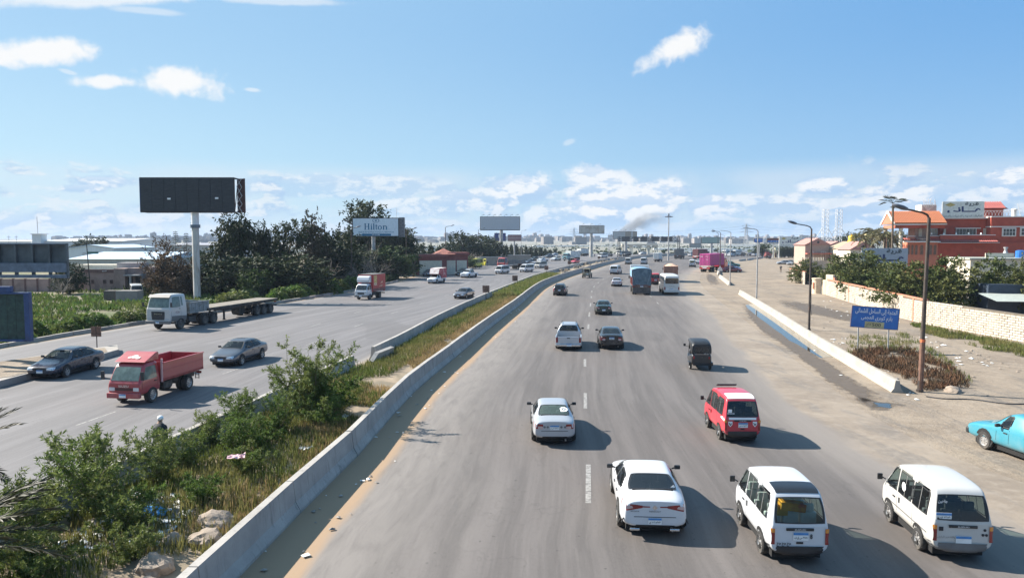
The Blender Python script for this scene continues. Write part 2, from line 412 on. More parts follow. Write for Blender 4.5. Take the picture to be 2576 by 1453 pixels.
def strip(name, A, B, z, mat, cols, label, margin=0.0, ext=None):
 """sheet between two lines with float attributes: metres from each edge and along"""
 n=min(len(A), 400); vs, fs, la, lb, al=[], [], [], [], []
 rows=n; La, Lb=arclen(A), arclen(B)
 def samp(P, L, t):
  s=t*L[-1]
  lo, hi=0, len(L)-1
  while hi-lo>1:
   mid=(lo+hi)//2
   if L[mid]<=s:lo=mid
   else:hi=mid
  k=(s-L[lo])/max(1e-9, L[hi]-L[lo]); return P[lo].lerp(P[hi], k)
 run=0; last=None
 for r in range(rows):
  a=A[int(r*(len(A)-1)/(rows-1))]
  d=nearest_dir(A, a); nrm=Vector((d.y, -d.x, 0))
  best=min(B, key=lambda q:abs((q-a).dot(d))+(0 if abs((q-a).length)<120 else 1e4)); w=(best-a).dot(nrm)
  b=a+nrm*w
  if last is not None:run+=(a-last).length
  last=a
  for c in range(cols+1):
   t=c/cols; p=a.lerp(b, t); vs.append((p.x, p.y, z)); la.append(abs(w)*t); lb.append(abs(w)*(1-t)); al.append(run)
 k=cols+1
 fs=[(r*k+c, r*k+c+1, (r+1)*k+c+1, (r+1)*k+c)for r in range(rows-1)for c in range(cols)]
 me=bpy.data.meshes.new(name); me.from_pydata(vs, [], fs)
 for nm, arr in(('from_a', la), ('from_b', lb), ('along', al)):
  at=me.attributes.new(nm, 'FLOAT', 'POINT'); at.data.foreach_set('value', arr)
 if me.polygons[0].normal.z<0:me.flip_normals()
 return tag(ob(name, me, mat), label, kind='structure')
def attr(nt, nm):
 n=nt.nodes.new('ShaderNodeAttribute'); n.attribute_name=nm; return n.outputs['Fac']
def asphalt(name, tone, left_sand, right_sand, dust_w, rgrow):
 m, nt, bs, pos=pos_mat(name)
 la, lb, al=attr(nt, 'from_a'), attr(nt, 'from_b'), attr(nt, 'along')
 cmb=nt.nodes.new('ShaderNodeCombineXYZ'); nt.links.new(la, cmb.inputs[0]); nt.links.new(nmath(nt, 'MULTIPLY', al, .035), cmb.inputs[1]); st=cmb.outputs[0]
 cm2=nt.nodes.new('ShaderNodeCombineXYZ'); nt.links.new(la, cm2.inputs[0]); nt.links.new(nmath(nt, 'MULTIPLY', al, .16), cm2.inputs[1]); st2=cm2.outputs[0]
 big=nnoise(nt, pos, .06, 5, .6); streak=nnoise(nt, st, 1.5, 9, .68, .25); lane=nnoise(nt, st, .33, 3, .5); grit=nnoise(nt, pos, 42, 3, .7); speck=nnoise(nt, pos, 5.5, 2, .5)
 rub=nnoise(nt, st2, 2.2, 6, .7, .6)
 d=tuple(x*.80 for x in tone); l=tuple(min(1, x*1.30)for x in tone)
 col=nmix(nt, nrange(nt, streak, .34, .68), d, l)
 col=nmix(nt, nmath(nt, 'MULTIPLY', nrange(nt, lane, .48, .62), .45), col, tuple(x*.72 for x in tone))
 col=nmix(nt, nmath(nt, 'MULTIPLY', nrange(nt, big, .5, .7), .5), col, (tone[0]*1.12, tone[1]*1.03, tone[2]*.98))
 col=nmix(nt, nmath(nt, 'MULTIPLY', nrange(nt, grit, .3, .7), .30), col, tuple(x*1.5 for x in tone))
 col=nmix(nt, nmath(nt, 'MULTIPLY', nrange(nt, speck, .70, .74), .7), col, tuple(x*.4 for x in tone))
 fs_=nnoise(nt, st, 6.5, 5, .7); col=nmix(nt, nmath(nt, 'MULTIPLY', nrange(nt, fs_, .50, .72), .32), col, tuple(min(1, x*1.55)for x in tone)); g2=nnoise(nt, pos, 9, 4, .75); col=nmix(nt, nmath(nt, 'MULTIPLY', nrange(nt, g2, .50, .72), .30), col, tuple(x*.62 for x in tone))
 crk=nmath(nt, 'ABSOLUTE', nmath(nt, 'SUBTRACT', nnoise(nt, nmap(nt, pos, (1, .4, 1)), .30, 5, .55, .3), .5))
 col=nmix(nt, nmath(nt, 'MULTIPLY', nrange(nt, crk, .005, .001), .16), col, tuple(x*.45 for x in tone))
 patch_=nrange(nt, nnoise(nt, nmap(nt, pos, (1, .35, 1)), .11, 2, .4), .60, .615)
 col=nmix(nt, nmath(nt, 'MULTIPLY', patch_, .35), col, tuple(x*.75 for x in tone))
 wob=nmath(nt, 'MULTIPLY', nmath(nt, 'SUBTRACT', nnoise(nt, st2, .55, 6, .62, .3), .5), 1.0)
 ed=nmath(nt, 'ADD', la, nmath(nt, 'MULTIPLY', wob, dust_w*.9))
 dust=nmath(nt, 'MULTIPLY', nrange(nt, ed, dust_w, left_sand*.8), nrange(nt, rub, .30, .62, .45, 1.0))
 col=nmix(nt, nmath(nt, 'MULTIPLY', dust, .70), col, (.235, .213, .192))
 e2=nmath(nt, 'ADD', la, nmath(nt, 'MULTIPLY', wob, .9))
 sandc=sand_colour(nt, pos)
 col=nmix(nt, nmath(nt, 'MULTIPLY', nrange(nt, e2, left_sand+.25, left_sand-.2), .9), col, (.30, .205, .125))
 e3=nmath(nt, 'ADD', lb, nmath(nt, 'MULTIPLY', wob, rgrow*1.1))
 col=nmix(nt, nmath(nt, 'MULTIPLY', nrange(nt, e3, right_sand+rgrow*1.6, right_sand), .55), col, (.26, .23, .20))
 col=nmix(nt, nrange(nt, e3, right_sand+rgrow*.35, right_sand-rgrow*.1), col, sandc)
 nt.links.new(col, bs.inputs['Base Color']); bs.inputs['Roughness'].default_value=.72; bs.inputs['Specular IOR Level'].default_value=.30
 nbump(nt, bs, grit, .25, .01)
 return m
road_right=strip('road', RMs, [p+Vector((2.6, 0, 0))for p in RBs], .005, asphalt('asphalt_outbound', (.104, .093, .087), 1.7, 2.6, 6.5, 2.6), 14, 'wide grey carriageway with dusty sandy edges')
road_left=strip('road', [p+Vector((-.05, 0, 0))for p in LKs], LMs, .005, asphalt('asphalt_inbound', (.126, .120, .121), .7, .5, 2.2, .6), 14, 'grey carriageway beyond the planted median')
MARK=M('worn_road_paint', (.26, .25, .235), .7, var=.12, scale=9, c2=(.12, .11, .105), k2=(.46, .64), glob=True)
def dash(p, q, w, parent, z=.010):
 d=(q-p).normalized(); n=Vector((d.y, -d.x, 0))*w/2
 mb=MB(); k=6; vs=[]
 for i in range(k+1):
  c=p.lerp(q, i/k); j=U(-.012, .012); vs+=[(c+n*(1+j))+Vector((0, 0, z)), (c-n*(1+j))+Vector((0, 0, z))]
 mb.add(vs, [(2*i, 2*i+1, 2*i+3, 2*i+2)for i in range(k)]); mb.build('lane_marking', MARK, parent)
for x, ya, yb in((1480, 1265, 1168), (1472.6, 1027, 988), (1471.5, 922, 903), (1479.7, 827, 815), (1482, 796, 785), (1485, 770.5, 762)):
 dash(G(x, ya), G(x+(1 if ya<900 else 0), yb), .17, road_right)
for y in(101.5, 113, 125, 137, 149):
 p, d=at_y(RMs, y); q=p+Vector((d.y, -d.x, 0))*8.9; dash(q, q+d*3.2, .17, road_right)
for y in range(38, 150, 11):
 p, d=at_y(RMs, y)
 if y>84:q=p+Vector((d.y, -d.x, 0))*17.2; dash(q, q+d*2.6, .13, road_right)
for y in(30, 42, 54, 66, 78, 90, 103, 116, 130, 145):
 p, d=at_y(LMs, y)
 for off in((7.2, 11.3)if y in(78, 66, 90)else(7.2, )):
  q=p-Vector((d.y, -d.x, 0))*off; dash(q, q+d*2.6, .11, road_left)
# ------------------------------------------------------------------ concrete
def concrete_mat(name, c, stain=.5):
 m, nt, bs, pos=pos_mat(name)
 a=nnoise(nt, pos, .8, 6, .62); st=nnoise(nt, nmap(nt, pos, (3.5, 3.5, .45)), 1.4, 6, .66, .3); g=nnoise(nt, pos, 20, 4, .6)
 col=nmix(nt, nrange(nt, a, .3, .72), [x*.84 for x in c], [min(1, x*1.14)for x in c])
 col=nmix(nt, nmath(nt, 'MULTIPLY', nrange(nt, st, .52, .74), stain), col, [x*.48 for x in c])
 col=nmix(nt, nmath(nt, 'MULTIPLY', nrange(nt, g, .45, .75), .25), col, [x*.7 for x in c])
 nt.links.new(col, bs.inputs['Base Color']); bs.inputs['Roughness'].default_value=.88
 nbump(nt, bs, g, .3, .015)
 return m
CONC=concrete_mat('barrier_concrete', (.33, .31, .285), .8)
CONC_W=concrete_mat('whitewashed_concrete', (.335, .305, .26), .35)
CONC_K=concrete_mat('kerb_concrete', (.30, .275, .245), .5)
JP=[(.30, 0), (.30, .09), (.17, .34), (.105, .95), (-.105, .95), (-.17, .34), (-.30, .09), (-.30, 0)]
def run_segments(name, P, length, root, mat, prof=JP, gap=.022, jit=.012, skip=(), tilt=None, keep=None):
 L=arclen(P); s=0.0; i=0; out=[]
 def samp(s):
  for k in range(len(L)-1):
   if L[k+1]>=s:return P[k].lerp(P[k+1], (s-L[k])/max(1e-9, L[k+1]-L[k]))
  return P[-1]
 while s+length<=L[-1]:
  a, b=samp(s+gap), samp(s+length-gap)
  if not(i in skip)and(keep is None or keep(a, b)):
   d=(b-a).normalized(); n=Vector((d.y, -d.x, 0)); vs=[]; jj=Vector((0, 0, U(-jit, jit))); sh=n*U(-jit, jit)
   for t in(0, 1/3, 2/3, 1):
    c=a.lerp(b, t)
    vs+=[c+n*u+Vector((0, 0, w))+sh+(jj if w>.1 else Vector())for u, w in prof]
   k=len(prof); mb=MB()
   mb.add(vs, [tuple(range(k)), tuple(range(4*k-1, 3*k-1, -1))]+[(r*k+q, (r+1)*k+q, (r+1)*k+(q+1)%k, r*k+(q+1)%k)for r in range(3)for q in range(k)])
   out.append(mb.build(name, mat, root))
  s+=length; i+=1
 return out
def sub_line(P, y0, y1):return[p for p in P if y0<=p.y<=y1]
rm_root=thing('median_barrier', 'long concrete barrier along the right side of the planted median', 'barrier', group='median barriers')
run_segments('barrier_segment', sub_line(RMs, 4, 420), 5.6, rm_root, CONC)
lm_root=thing('median_barrier', 'long concrete barrier along the far left side of the planted median', 'barrier', group='median barriers')
GAP0=G(915, 880, 1.0).y; GAP1=G(943, 869, 1.0).y
run_segments('barrier_segment', sub_line(LMs, 6, GAP0+.3), 5.2, lm_root, CONC)
run_segments('barrier_segment', sub_line(LMs, GAP1-.8, 420), 5.2, lm_root, CONC)
pa=(at_y(LMs, GAP0)[0]+at_y(LMs, GAP1)[0])/2
mb=MB(); mb.prism_y([(-1.9, 0), (1.9, 0), (1.75, .62), (-1.2, .66), (-1.9, .2)], -.13, .13)
o=mb.build('barrier_slab', CONC, None, pa+Vector((.75, 0.4, .18)), math.radians(72)); o.rotation_euler=(math.radians(14), 0, math.radians(80))
tag(o, 'broken concrete slab leaning in the gap of the median barrier', 'slab')
KP=[(.16, 0), (.13, .30), (-.13, .30), (-.16, 0)]
KERB_D=concrete_mat('kerb_dark', (.20, .19, .18), .4)
kr=thing('verge_kerb', 'low concrete kerb along the weedy left verge', 'kerb'); tag(kr, kind='structure')
seg=run_segments('kerb_block', sub_line(LKs, 30, 141), 2.2, kr, CONC_K, KP, .02, .02)
for i, o in enumerate(seg):
 if i%2 and i>14:
  o.material_slots[0].link='OBJECT'; o.material_slots[0].material=KERB_D
wl=thing('verge_barrier', 'concrete barrier along the verge beyond the yellow ambulance', 'barrier')
run_segments('barrier_segment', sub_line(LKs, 222, 390), 6.0, wl, CONC)
med=[]
for y in range(-4, 400, 4):
 a, b=at_y(LMs, y)[0], at_y(RMs, y)[0]
 med.append((a+Vector((.25, 0, 0)), b-Vector((.25, 0, 0))))
vs=[]; nx=6
for a, b in med:
 for i in range(nx+1):
  t=i/nx; p=a.lerp(b, t); vs.append((p.x, p.y, .10+.32*math.sin(PI*t)*(.7+.6*mnoise.noise(p*.22))+.08*mnoise.noise(p*1.3)))
mb=MB(); mb.add(vs, [(r*(nx+1)+i, r*(nx+1)+i+1, (r+1)*(nx+1)+i+1, (r+1)*(nx+1)+i)for r in range(len(med)-1)for i in range(nx)])
MEDSOIL=M('median_soil', (.27, .21, .145), .95, var=.22, scale=.7, c2=(.15, .125, .085), k2=(.45, .65), bump=.6, glob=True)
tag(mb.build('median', MEDSOIL, smooth=True), 'dry soil of the central median', kind='structure')
def med_h(x, y):
 a, b=at_y(LMs, y)[0].x, at_y(RMs, y)[0].x; t=min(1, max(0, (x-a)/(b-a)))
 p=Vector((x, y, 0)); return .10+.32*math.sin(PI*t)*(.7+.6*mnoise.noise(p*.22))
isl=gpts([(-260, 1010), (0, 975), (251, 906), (299, 892)]); isu=gpts([(296, 880), (121, 905), (0, 924), (-260, 960)])
poly=[(p.x, p.y)for p in isl]+[(p.x, p.y)for p in isu]
mb=MB(); mb.prism(poly, 0, .38)
tag(mb.build('traffic_island', CONC_K, bev=.03), 'raised concrete traffic island at the left edge', 'traffic island')
inner=[((p[0]-sum(q[0]for q in poly)/len(poly))*.93+sum(q[0]for q in poly)/len(poly), (p[1]-sum(q[1]for q in poly)/len(poly))*.80+sum(q[1]for q in poly)/len(poly))for p in poly]
mb=MB(); mb.prism(inner, .36, .40); mb.build('soil_fill', GROUND, bpy.data.objects['traffic_island'])
def jersey(a, b, label, mat=CONC_W):
 d=(b-a).normalized(); L=(b-a).length
 mb=MB(); k=len(JP); vs=[Vector((t*L, u, w))for t in(0, .34, .67, 1)for u, w in JP]
 mb.add(vs, [tuple(range(k)), tuple(range(4*k-1, 3*k-1, -1))]+[(r*k+q, (r+1)*k+q, (r+1)*k+(q+1)%k, r*k+(q+1)%k)for r in range(3)for q in range(k)])
 o=mb.build('concrete_barrier', mat, None, a, math.atan2(d.y, d.x), bev=.02); o.scale.z=.68
 return tag(o, label, 'barrier', 'loose concrete barriers on the right shoulder')
jl=gpts([(2258, 988), (2062, 870), (1950, 795), (1906, 767), (1862, 740)])
labs=['cream concrete barrier nearest the blue road sign, its open end at the lamp post', 'cream concrete barrier beside the puddle, behind the blue sign', 'cream concrete barrier by the tall lamp post base, second of the row', 'cream concrete barrier at the far end of the long roadside row']
for i in range(4):jersey(jl[i]+(jl[i+1]-jl[i]).normalized()*.04, jl[i+1], labs[i])
e=gpts([(1836, 718), (1811, 698)]); jersey(e[0], e[1], 'single cream concrete barrier left of the thin street lamp')
e=gpts([(1808, 692), (1806, 683)]); jersey(e[0], e[1], 'short concrete barrier beside the warning triangle')
for pa, pb, lb in(((1859, 657), (1876, 655), 'pale concrete barrier on the far edge of the dirt lot'), ((1880, 655), (1897, 651.5), 'second pale concrete barrier on the far lot edge'), ((1900, 652), (1918, 649), 'pale barrier next to the broken red truck')):
 e=gpts([pa, pb]); jersey(e[0], e[1], lb, CONC)
def water():
 m, nt, bs, pos=pos_mat('puddle_water')
 bs.inputs['Base Color'].default_value=(.035, .035, .03, 1); bs.inputs['Roughness'].default_value=.03; bs.inputs['Specular IOR Level'].default_value=.6
 nbump(nt, bs, nnoise(nt, pos, 5, 3), .05, .01); return m
WATER=water()
def blob_sheet(name, pts, z, mat, label, cat=None, kind='structure'):
 mb=MB(); n=len(pts); c=sum(pts, Vector())/n
 ring=[]
 for i in range(n):
  a, b=pts[i], pts[(i+1)%n]
  for t in(0, .25, .5, .75):ring.append(a.lerp(b, t)+Vector((U(-.12, .12), U(-.12, .12), 0)))
 mb.add([tuple(p.to_2d())+(z, )for p in ring], [tuple(range(len(ring)))])
 me=mb.mesh(name, fix=False)
 if me.polygons[0].normal.z<0:me.flip_normals()
 return tag(ob(name, me, mat), label, cat, kind=kind)
def wet_mat():
 m, nt, bs, pos=pos_mat('wet_mud'); e=nmath(nt, 'ADD', attr(nt, 'from_a'), nmath(nt, 'MULTIPLY', nmath(nt, 'SUBTRACT', nnoise(nt, pos, 1.1, 7, .65), .5), 1.9))
 nt.links.new(nmix(nt, nnoise(nt, pos, 2.5, 5), (.07, .052, .038), (.16, .125, .09)), bs.inputs['Base Color']); bs.inputs['Roughness'].default_value=.6
 nt.links.new(nmath(nt, 'MULTIPLY', nrange(nt, e, .25, .85), .85), bs.inputs['Alpha']); return m
WET=wet_mat()
def mud(px, label):
 P=gpts(px); n=len(P)//2; vs, at, fs=[], [], []
 for i in range(n):
  a, c=P[i], P[-1-i]
  for k, t in enumerate((0, .25, .5, .75, 1)):vs.append(tuple(a.lerp(c, t).to_2d())+(.007, )); at.append(0 if i in(0, n-1)else(0, .8, 1.1, .8, 0)[k])
 fs=[(i*5+k, i*5+k+1, i*5+k+6, i*5+k+5)for i in range(n-1)for k in range(4)]; me=bpy.data.meshes.new('mud'); me.from_pydata(vs, [], fs); me.attributes.new('from_a', 'FLOAT', 'POINT').data.foreach_set('value', at)
 if me.polygons[0].normal.z<0:me.flip_normals()
 tag(ob('mud', me, WET), label, kind='structure')
mud([(1858, 752), (1880, 766), (1950, 813), (2040, 876), (2110, 926), (2190, 975), (2270, 1010), (2190, 1030), (2090, 975), (2010, 905), (1930, 850), (1860, 790), (1840, 760)][:12], 'wet dark mud along the roadside barrier')
blob_sheet('puddle', gpts([(1874, 768), (1892, 764), (1950, 800), (2022, 850), (2092, 898), (2062, 900), (1985, 856), (1915, 803)]), .011, WATER, 'long puddle reflecting blue sky beside the barrier')
mud([(2120, 985), (2200, 1002), (2300, 1012), (2290, 1040), (2190, 1034), (2110, 1000)], 'dark wet patch near the lamp post')
blob_sheet('puddle', gpts([(2200, 1012), (2245, 1016), (2240, 1026), (2206, 1022)]), .011, WATER, 'small puddle near the near lamp post')
mud([(1780, 680), (1804, 696), (1830, 726), (1795, 728), (1775, 705), (1770, 685)], 'muddy patch beside the single barrier')
mud([(1930, 745), (2050, 762), (2160, 790), (2250, 815), (2230, 832), (2130, 812), (2020, 790), (1920, 762)], 'dark oily wheel tracks across the dirt lot')
# ------------------------------------------------------------------ vehicle surfaces
GLASS=M('car_glass', (.016, .020, .024), .06, var=.2, spec=.7)
GLASS_G=M('green_glass_painted_sheen', (.12, .16, .14), .08, var=.25, spec=.6)  # green glass; sky reflection and lit cabin painted in as a paler base colour
def clear_glass(name, tint, base=(.012, .014, .016)):
 m, nt, bs=node_mat(name); bs.inputs['Base Color'].default_value=base+(1, ); bs.inputs['Roughness'].default_value=.04; bs.inputs['Specular IOR Level'].default_value=.7
 tr=nt.nodes.new('ShaderNodeBsdfTransparent'); tr.inputs[0].default_value=(.80, .92, .88, 1); mx=nt.nodes.new('ShaderNodeMixShader'); mx.inputs[0].default_value=tint
 nt.links.new(bs.outputs[0], mx.inputs[1]); nt.links.new(tr.outputs[0], mx.inputs[2]); nt.links.new(mx.outputs[0], nt.nodes['Material Output'].inputs[0]); return m
GL_DARK=clear_glass('tinted_pane', .38); GL_CLEAR=clear_glass('clear_pane', .74); GL_GREEN=clear_glass('dusty_green_pane', .45, (.11, .15, .13)); GL_BLACK=clear_glass('black_pane', .12)
SEAT=M('seat_cloth', (.10, .10, .105), .9, var=.2); SEAT_W=M('white_seat_cover', (.55, .54, .52), .9); CARTON=M('yellow_carton', (.62, .30, .02), .7, var=.2, c2=(.45, .10, .03))
RUBBER=M('tyre_rubber', (.030, .029, .028), .85, var=.3, c2=(.10, .088, .075), k2=(.5, .7))
STEEL=M('wheel_rim', (.42, .41, .40), .38, .55, var=.2)
STEEL_D=M('wheel_rim_dark', (.10, .095, .09), .6, .3, var=.3, c2=(.2, .16, .12))
BLACK=M('black_trim', (.022, .022, .024), .5, var=.2)
UNDER=M('underbody', (.012, .012, .012), .9)
CHROME=M('chrome', (.62, .62, .62), .18, .9, var=.08)
TAIL=M('tail_lamp', (.22, .012, .014), .15, var=.2, coat=.8)
TAILW=M('tail_lamp_clear', (.52, .36, .34), .2, coat=.8)
AMBER=M('amber_lamp', (.62, .22, .03), .2, coat=.8)
HEAD=M('head_lamp', (.62, .65, .68), .08, .35, coat=1.0)
PLATE=M('number_plate', (.70, .71, .70), .45, var=.06)
PLATE_B=M('number_plate_blue', (.05, .20, .46), .45)
INK=M('black_ink', (.02, .02, .025), .6)
GREYP=M('grey_plastic', (.13, .13, .13), .6)
WHITE_S=M('white_sticker', (.80, .80, .80), .5, var=.04)
def ring_body(name, stations, crease=(.0, .25, .3, .25, .1), ends=(.55, .55), level=2):
 """skin over cross-sections (x, z0, w0, z1, w1, z2, w2, z3, w3[, top inner share, crown]); returns a smooth closed mesh"""
 bm=bmesh.new(); cl=bm.edges.layers.float.new('crease_edge'); rings=[]
 for s in stations:
  x, z0, w0, z1, w1, z2, w2, z3, w3=s[:9]; ti=s[9]if len(s)>9 else .62; cr=s[10]if len(s)>10 else .035
  half=[(w0, z0), (w1, z1), (w2, z2), (w3, z3), (w3*ti, z3+cr)]
  rings.append([bm.verts.new((x, -y, z))for y, z in half]+[bm.verts.new((x, y, z))for y, z in reversed(half)])
 n=10
 for i in range(len(rings)-1):
  for k in range(n):bm.faces.new((rings[i][k], rings[i][(k+1)%n], rings[i+1][(k+1)%n], rings[i+1][k]))
 for r, flip in((rings[0], 0), (rings[-1], 1)):
  for k in range(4):
   q=(r[k], r[k+1], r[8-k], r[9-k]); bm.faces.new(q if flip else tuple(reversed(q)))
 bm.edges.ensure_lookup_table()
 for i, r in enumerate(rings):
  for k in range(n):
   if i<len(rings)-1:
    e=bm.edges.get((r[k], rings[i+1][k])); kk=k if k<5 else 9-k; e[cl]=crease[kk]
   if i in(0, len(rings)-1):
    e=bm.edges.get((r[k], r[(k+1)%n])); e[cl]=ends[0 if i==0 else 1]
 bmesh.ops.recalc_face_normals(bm, faces=bm.faces[:])
 me0=bpy.data.meshes.new('cage'); bm.to_mesh(me0); bm.free()
 o=bpy.data.objects.new('cage', me0); C.objects.link(o)
 md=o.modifiers.new('s', 'SUBSURF'); md.levels=level; md.render_levels=level
 dg=bpy.context.evaluated_depsgraph_get(); dg.update()
 me=bpy.data.meshes.new_from_object(o.evaluated_get(dg), depsgraph=dg); me.name=name
 bpy.data.objects.remove(o); bpy.data.meshes.remove(me0)
 for p in me.polygons:p.use_smooth=True
 return me
def bvh_of(me):return BVHTree.FromPolygons([v.co.copy()for v in me.vertices], [tuple(p.vertices)for p in me.polygons])
def patch(bvh, corners, d, n=6, off=.007, rnd=.22, m=None, name='patch', cut=None):
 """sheet that hugs the body: corners around, projected along d"""
 a, b, c, e=[Vector(p)for p in corners]; d=Vector(d).normalized(); m=m or n; vs, ok=[], []
 if cut is not None:
  for j in range(34):
   for i in range(44):
    u, v=(2*i/43-1)*.95, (2*j/33-1)*.94; s, t=(u*math.sqrt(1-rnd*v*v/2)+1)/2, (v*math.sqrt(1-rnd*u*u/2)+1)/2; p=a*(1-s)*(1-t)+b*s*(1-t)+c*s*t+e*(1-s)*t; h=bvh.ray_cast(p-d*1.5, d, 3.0)
    if h[0]is not None and abs((h[0]-p).dot(d))<.45:cut.add(h[2])
 for j in range(m+1):
  for i in range(n+1):
   u, v=2*i/n-1, 2*j/m-1
   uu=u*math.sqrt(1-rnd*v*v/2); vv=v*math.sqrt(1-rnd*u*u/2)
   s, t=(uu+1)/2, (vv+1)/2
   p=a*(1-s)*(1-t)+b*s*(1-t)+c*s*t+e*(1-s)*t
   h=bvh.ray_cast(p-d*1.5, d, 3.0)
   k=0
   while(h[0]is None or abs((h[0]-p).dot(d))>.45)and k<12 and abs(d.x)>.3:
    k+=1; p=Vector((p.x, p.y*.975, p.z)); h=bvh.ray_cast(p-d*1.5, d, 3.0)
   if h[0]is None:
    h=bvh.find_nearest(p); q=h[0]; nr=h[1]
   else:q, nr=h[0], h[1]
   if nr.dot(d)>0:nr=-nr
   vs.append(q+nr*off)
 fs=[(j*(n+1)+i, j*(n+1)+i+1, (j+1)*(n+1)+i+1, (j+1)*(n+1)+i)for j in range(m)for i in range(n)]
 me=bpy.data.meshes.new(name); me.from_pydata(vs, [], fs)
 for p in me.polygons:p.use_smooth=True
 if len(me.polygons)and sum((p.normal.dot(d)for p in me.polygons))>0:me.flip_normals()
 return me
def gasket(pane, k=.93):
 """black rubber frame round the rim of a pane mesh of n x m quads"""
 co=[v.co.copy()for v in pane.vertices]; c=sum(co, Vector())/len(co); ed={}
 for p in pane.polygons:
  for e in p.edge_keys:ed[e]=ed.get(e, 0)+1
 b=MB()
 for(i, j), q in ed.items():
  if q==1:b.add([co[i]+(co[i]-c)*.022, co[j]+(co[j]-c)*.022, c+(co[j]-c)*k, c+(co[i]-c)*k], [(0, 1, 2, 3)])
 nr=pane.polygons[len(pane.polygons)//2].normal; me=b.mesh('window_gasket', fix=False); me.transform(Matrix.Translation(nr*.006)); return me
def open_body(me, cut):
 bm=bmesh.new(); bm.from_mesh(me); bm.faces.ensure_lookup_table(); bmesh.ops.delete(bm, geom=[bm.faces[i]for i in cut], context='FACES'); bm.to_mesh(me); bm.free()
_WH={}
def wheel_meshes(r, w, style='alloy'):
 k=(round(r, 3), round(w, 3), style)
 if k in _WH:return _WH[k]
 t=MB(); ri=r*.66
 t.lathe([(ri, -w/2), (r*.93, -w/2), (r, -w*.33), (r, w*.33), (r*.93, w/2), (ri, w/2), (ri, w*.30)], 22, axis='Y')
 tm=t.mesh('tyre', smooth=False)
 q=MB(); q.lathe([(ri, -w*.4), (ri, w*.44), (ri*.93, w*.46), (ri*.86, w*.30), (ri*.3, w*.34), (ri*.26, w*.44), (.01, w*.45)], 18, axis='Y')
 if style=='alloy':
  for i in range(5):
   a=2*PI*i/5; q.box(math.cos(a)*ri*.55, w*.40, math.sin(a)*ri*.55, ri*.8, w*.12, ri*.22, ry=-a)
 qm=q.mesh('rim', smooth=False)
 h=MB()
 for i in range(5 if style=='alloy' else 8):
  a=2*PI*(i+.5)/(5 if style=='alloy' else 8); h.lathe([(ri*(.15 if style=='alloy' else .08), w*.30), (ri*(.13 if style=='alloy' else .07), w*.385)], 8, (math.cos(a)*ri*.6, 0, math.sin(a)*ri*.6), axis='Y')
 hm=h.mesh('rim_hole')
 _WH[k]=(tm, qm, hm); return _WH[k]
class Proto:
 """parts of one vehicle in its own space: +x ahead, +y left, z up"""
 def __init__(s):s.parts=[]
 def add(s, name, me, m, par=None, loc=None, rz=0.0, label=None):
  s.parts.append((name, me, m, par, loc, rz, label)); return len(s.parts)-1
 def mb(s, name, mb, m, par=None, bev=0.0, smooth=False, label=None):return s.add(name, mb.mesh(name, bev, smooth), m, par, None, 0.0, label)
 def wheel(s, x, y, r, w, style='alloy', rim=None):
  tm, qm, hm=wheel_meshes(r, w, style)
  i=s.add('wheel', tm, RUBBER, None, (x, y, r), 0.0 if y>0 else PI)
  j=s.add('rim', qm, rim or STEEL, i); s.add('rim_hole', hm, UNDER, i)
  return i
 def arch(s, bvh, x, y, r, w):
  """dark wheel housing behind the tyre"""
  vs=[]; n=14; sg=1 if y>0 else-1; ring=[]
  for rr in(.35*r, r):
   for i in range(n):
    t=2*PI*i/n; px, pz=x+rr*math.cos(t), max(.12, r*.92+rr*math.sin(t))
    h=bvh.ray_cast(Vector((px, sg*3, pz)), Vector((0, -sg, 0)), 3)
    ring.append((px, (h[0].y if h[0]else sg*w)+sg*.012, pz))
  fs=[(i, (i+1)%n, n+(i+1)%n, n+i)for i in range(n)]+[tuple(range(n))]
  me=bpy.data.meshes.new('wheel_arch'); me.from_pydata(ring, [], fs)
  if me.polygons[0].normal.y*sg<0:me.flip_normals()
  s.add('wheel_arch', me, UNDER)
 def plate(s, x, y, z, sg, tilt=0.0, w=.35, h=.17, text=None):
  b=MB(); b.box(0, 0, 0, .012, w, h); i=s.add('number_plate', b.mesh('number_plate'), PLATE, None, (x, y, z))
  b=MB(); b.box(sg*.008, 0, h*.33, .004, w*.98, h*.3); s.add('plate_band', b.mesh('plate_band'), PLATE_B, i)
  if text:
   me=text_mesh(text, w*.86, h*.46, .02, ar=True)
   s.add('plate_number', me, INK, i, (sg*.0095, 0, -h*.16), PI/2 if sg>0 else-PI/2)
  return i
 def lettering(s, txt, w, h, loc, rz, m, par=None, bold=.0, ar=False, name='lettering', ):
  return s.add(name, text_mesh(txt, w, h, bold, ar=ar), m, par, loc, rz)
 def spawn(s, name, label, cat, loc, rz, mats, group=None, skip=(), scale=None):
  root=thing(name, label, cat, loc, rz, group)
  if scale:root.scale=scale if isinstance(scale, tuple)else(scale, )*3
  made=[]
  for(nm, me, m, par, l, r, lb)in s.parts:
   if nm in skip:made.append(None); continue
   p=root if par is None else(made[par]or root)
   o=ob(nm, me, mats.get(m, m)if isinstance(m, str)else m, p, l, r)
   if lb:o['label']=lb
   made.append(o)
  return root
def near_y(bvh, x, z, sg=1):
 h=bvh.ray_cast(Vector((x, sg*3, z)), Vector((0, -sg, 0)), 4); return h[0].y if h[0]else sg*.8
def near_x(bvh, y, z, sg):
 h=bvh.ray_cast(Vector((sg*8, y, z)), Vector((-sg, 0, 0)), 14); return h[0].x if h[0]else 0.0
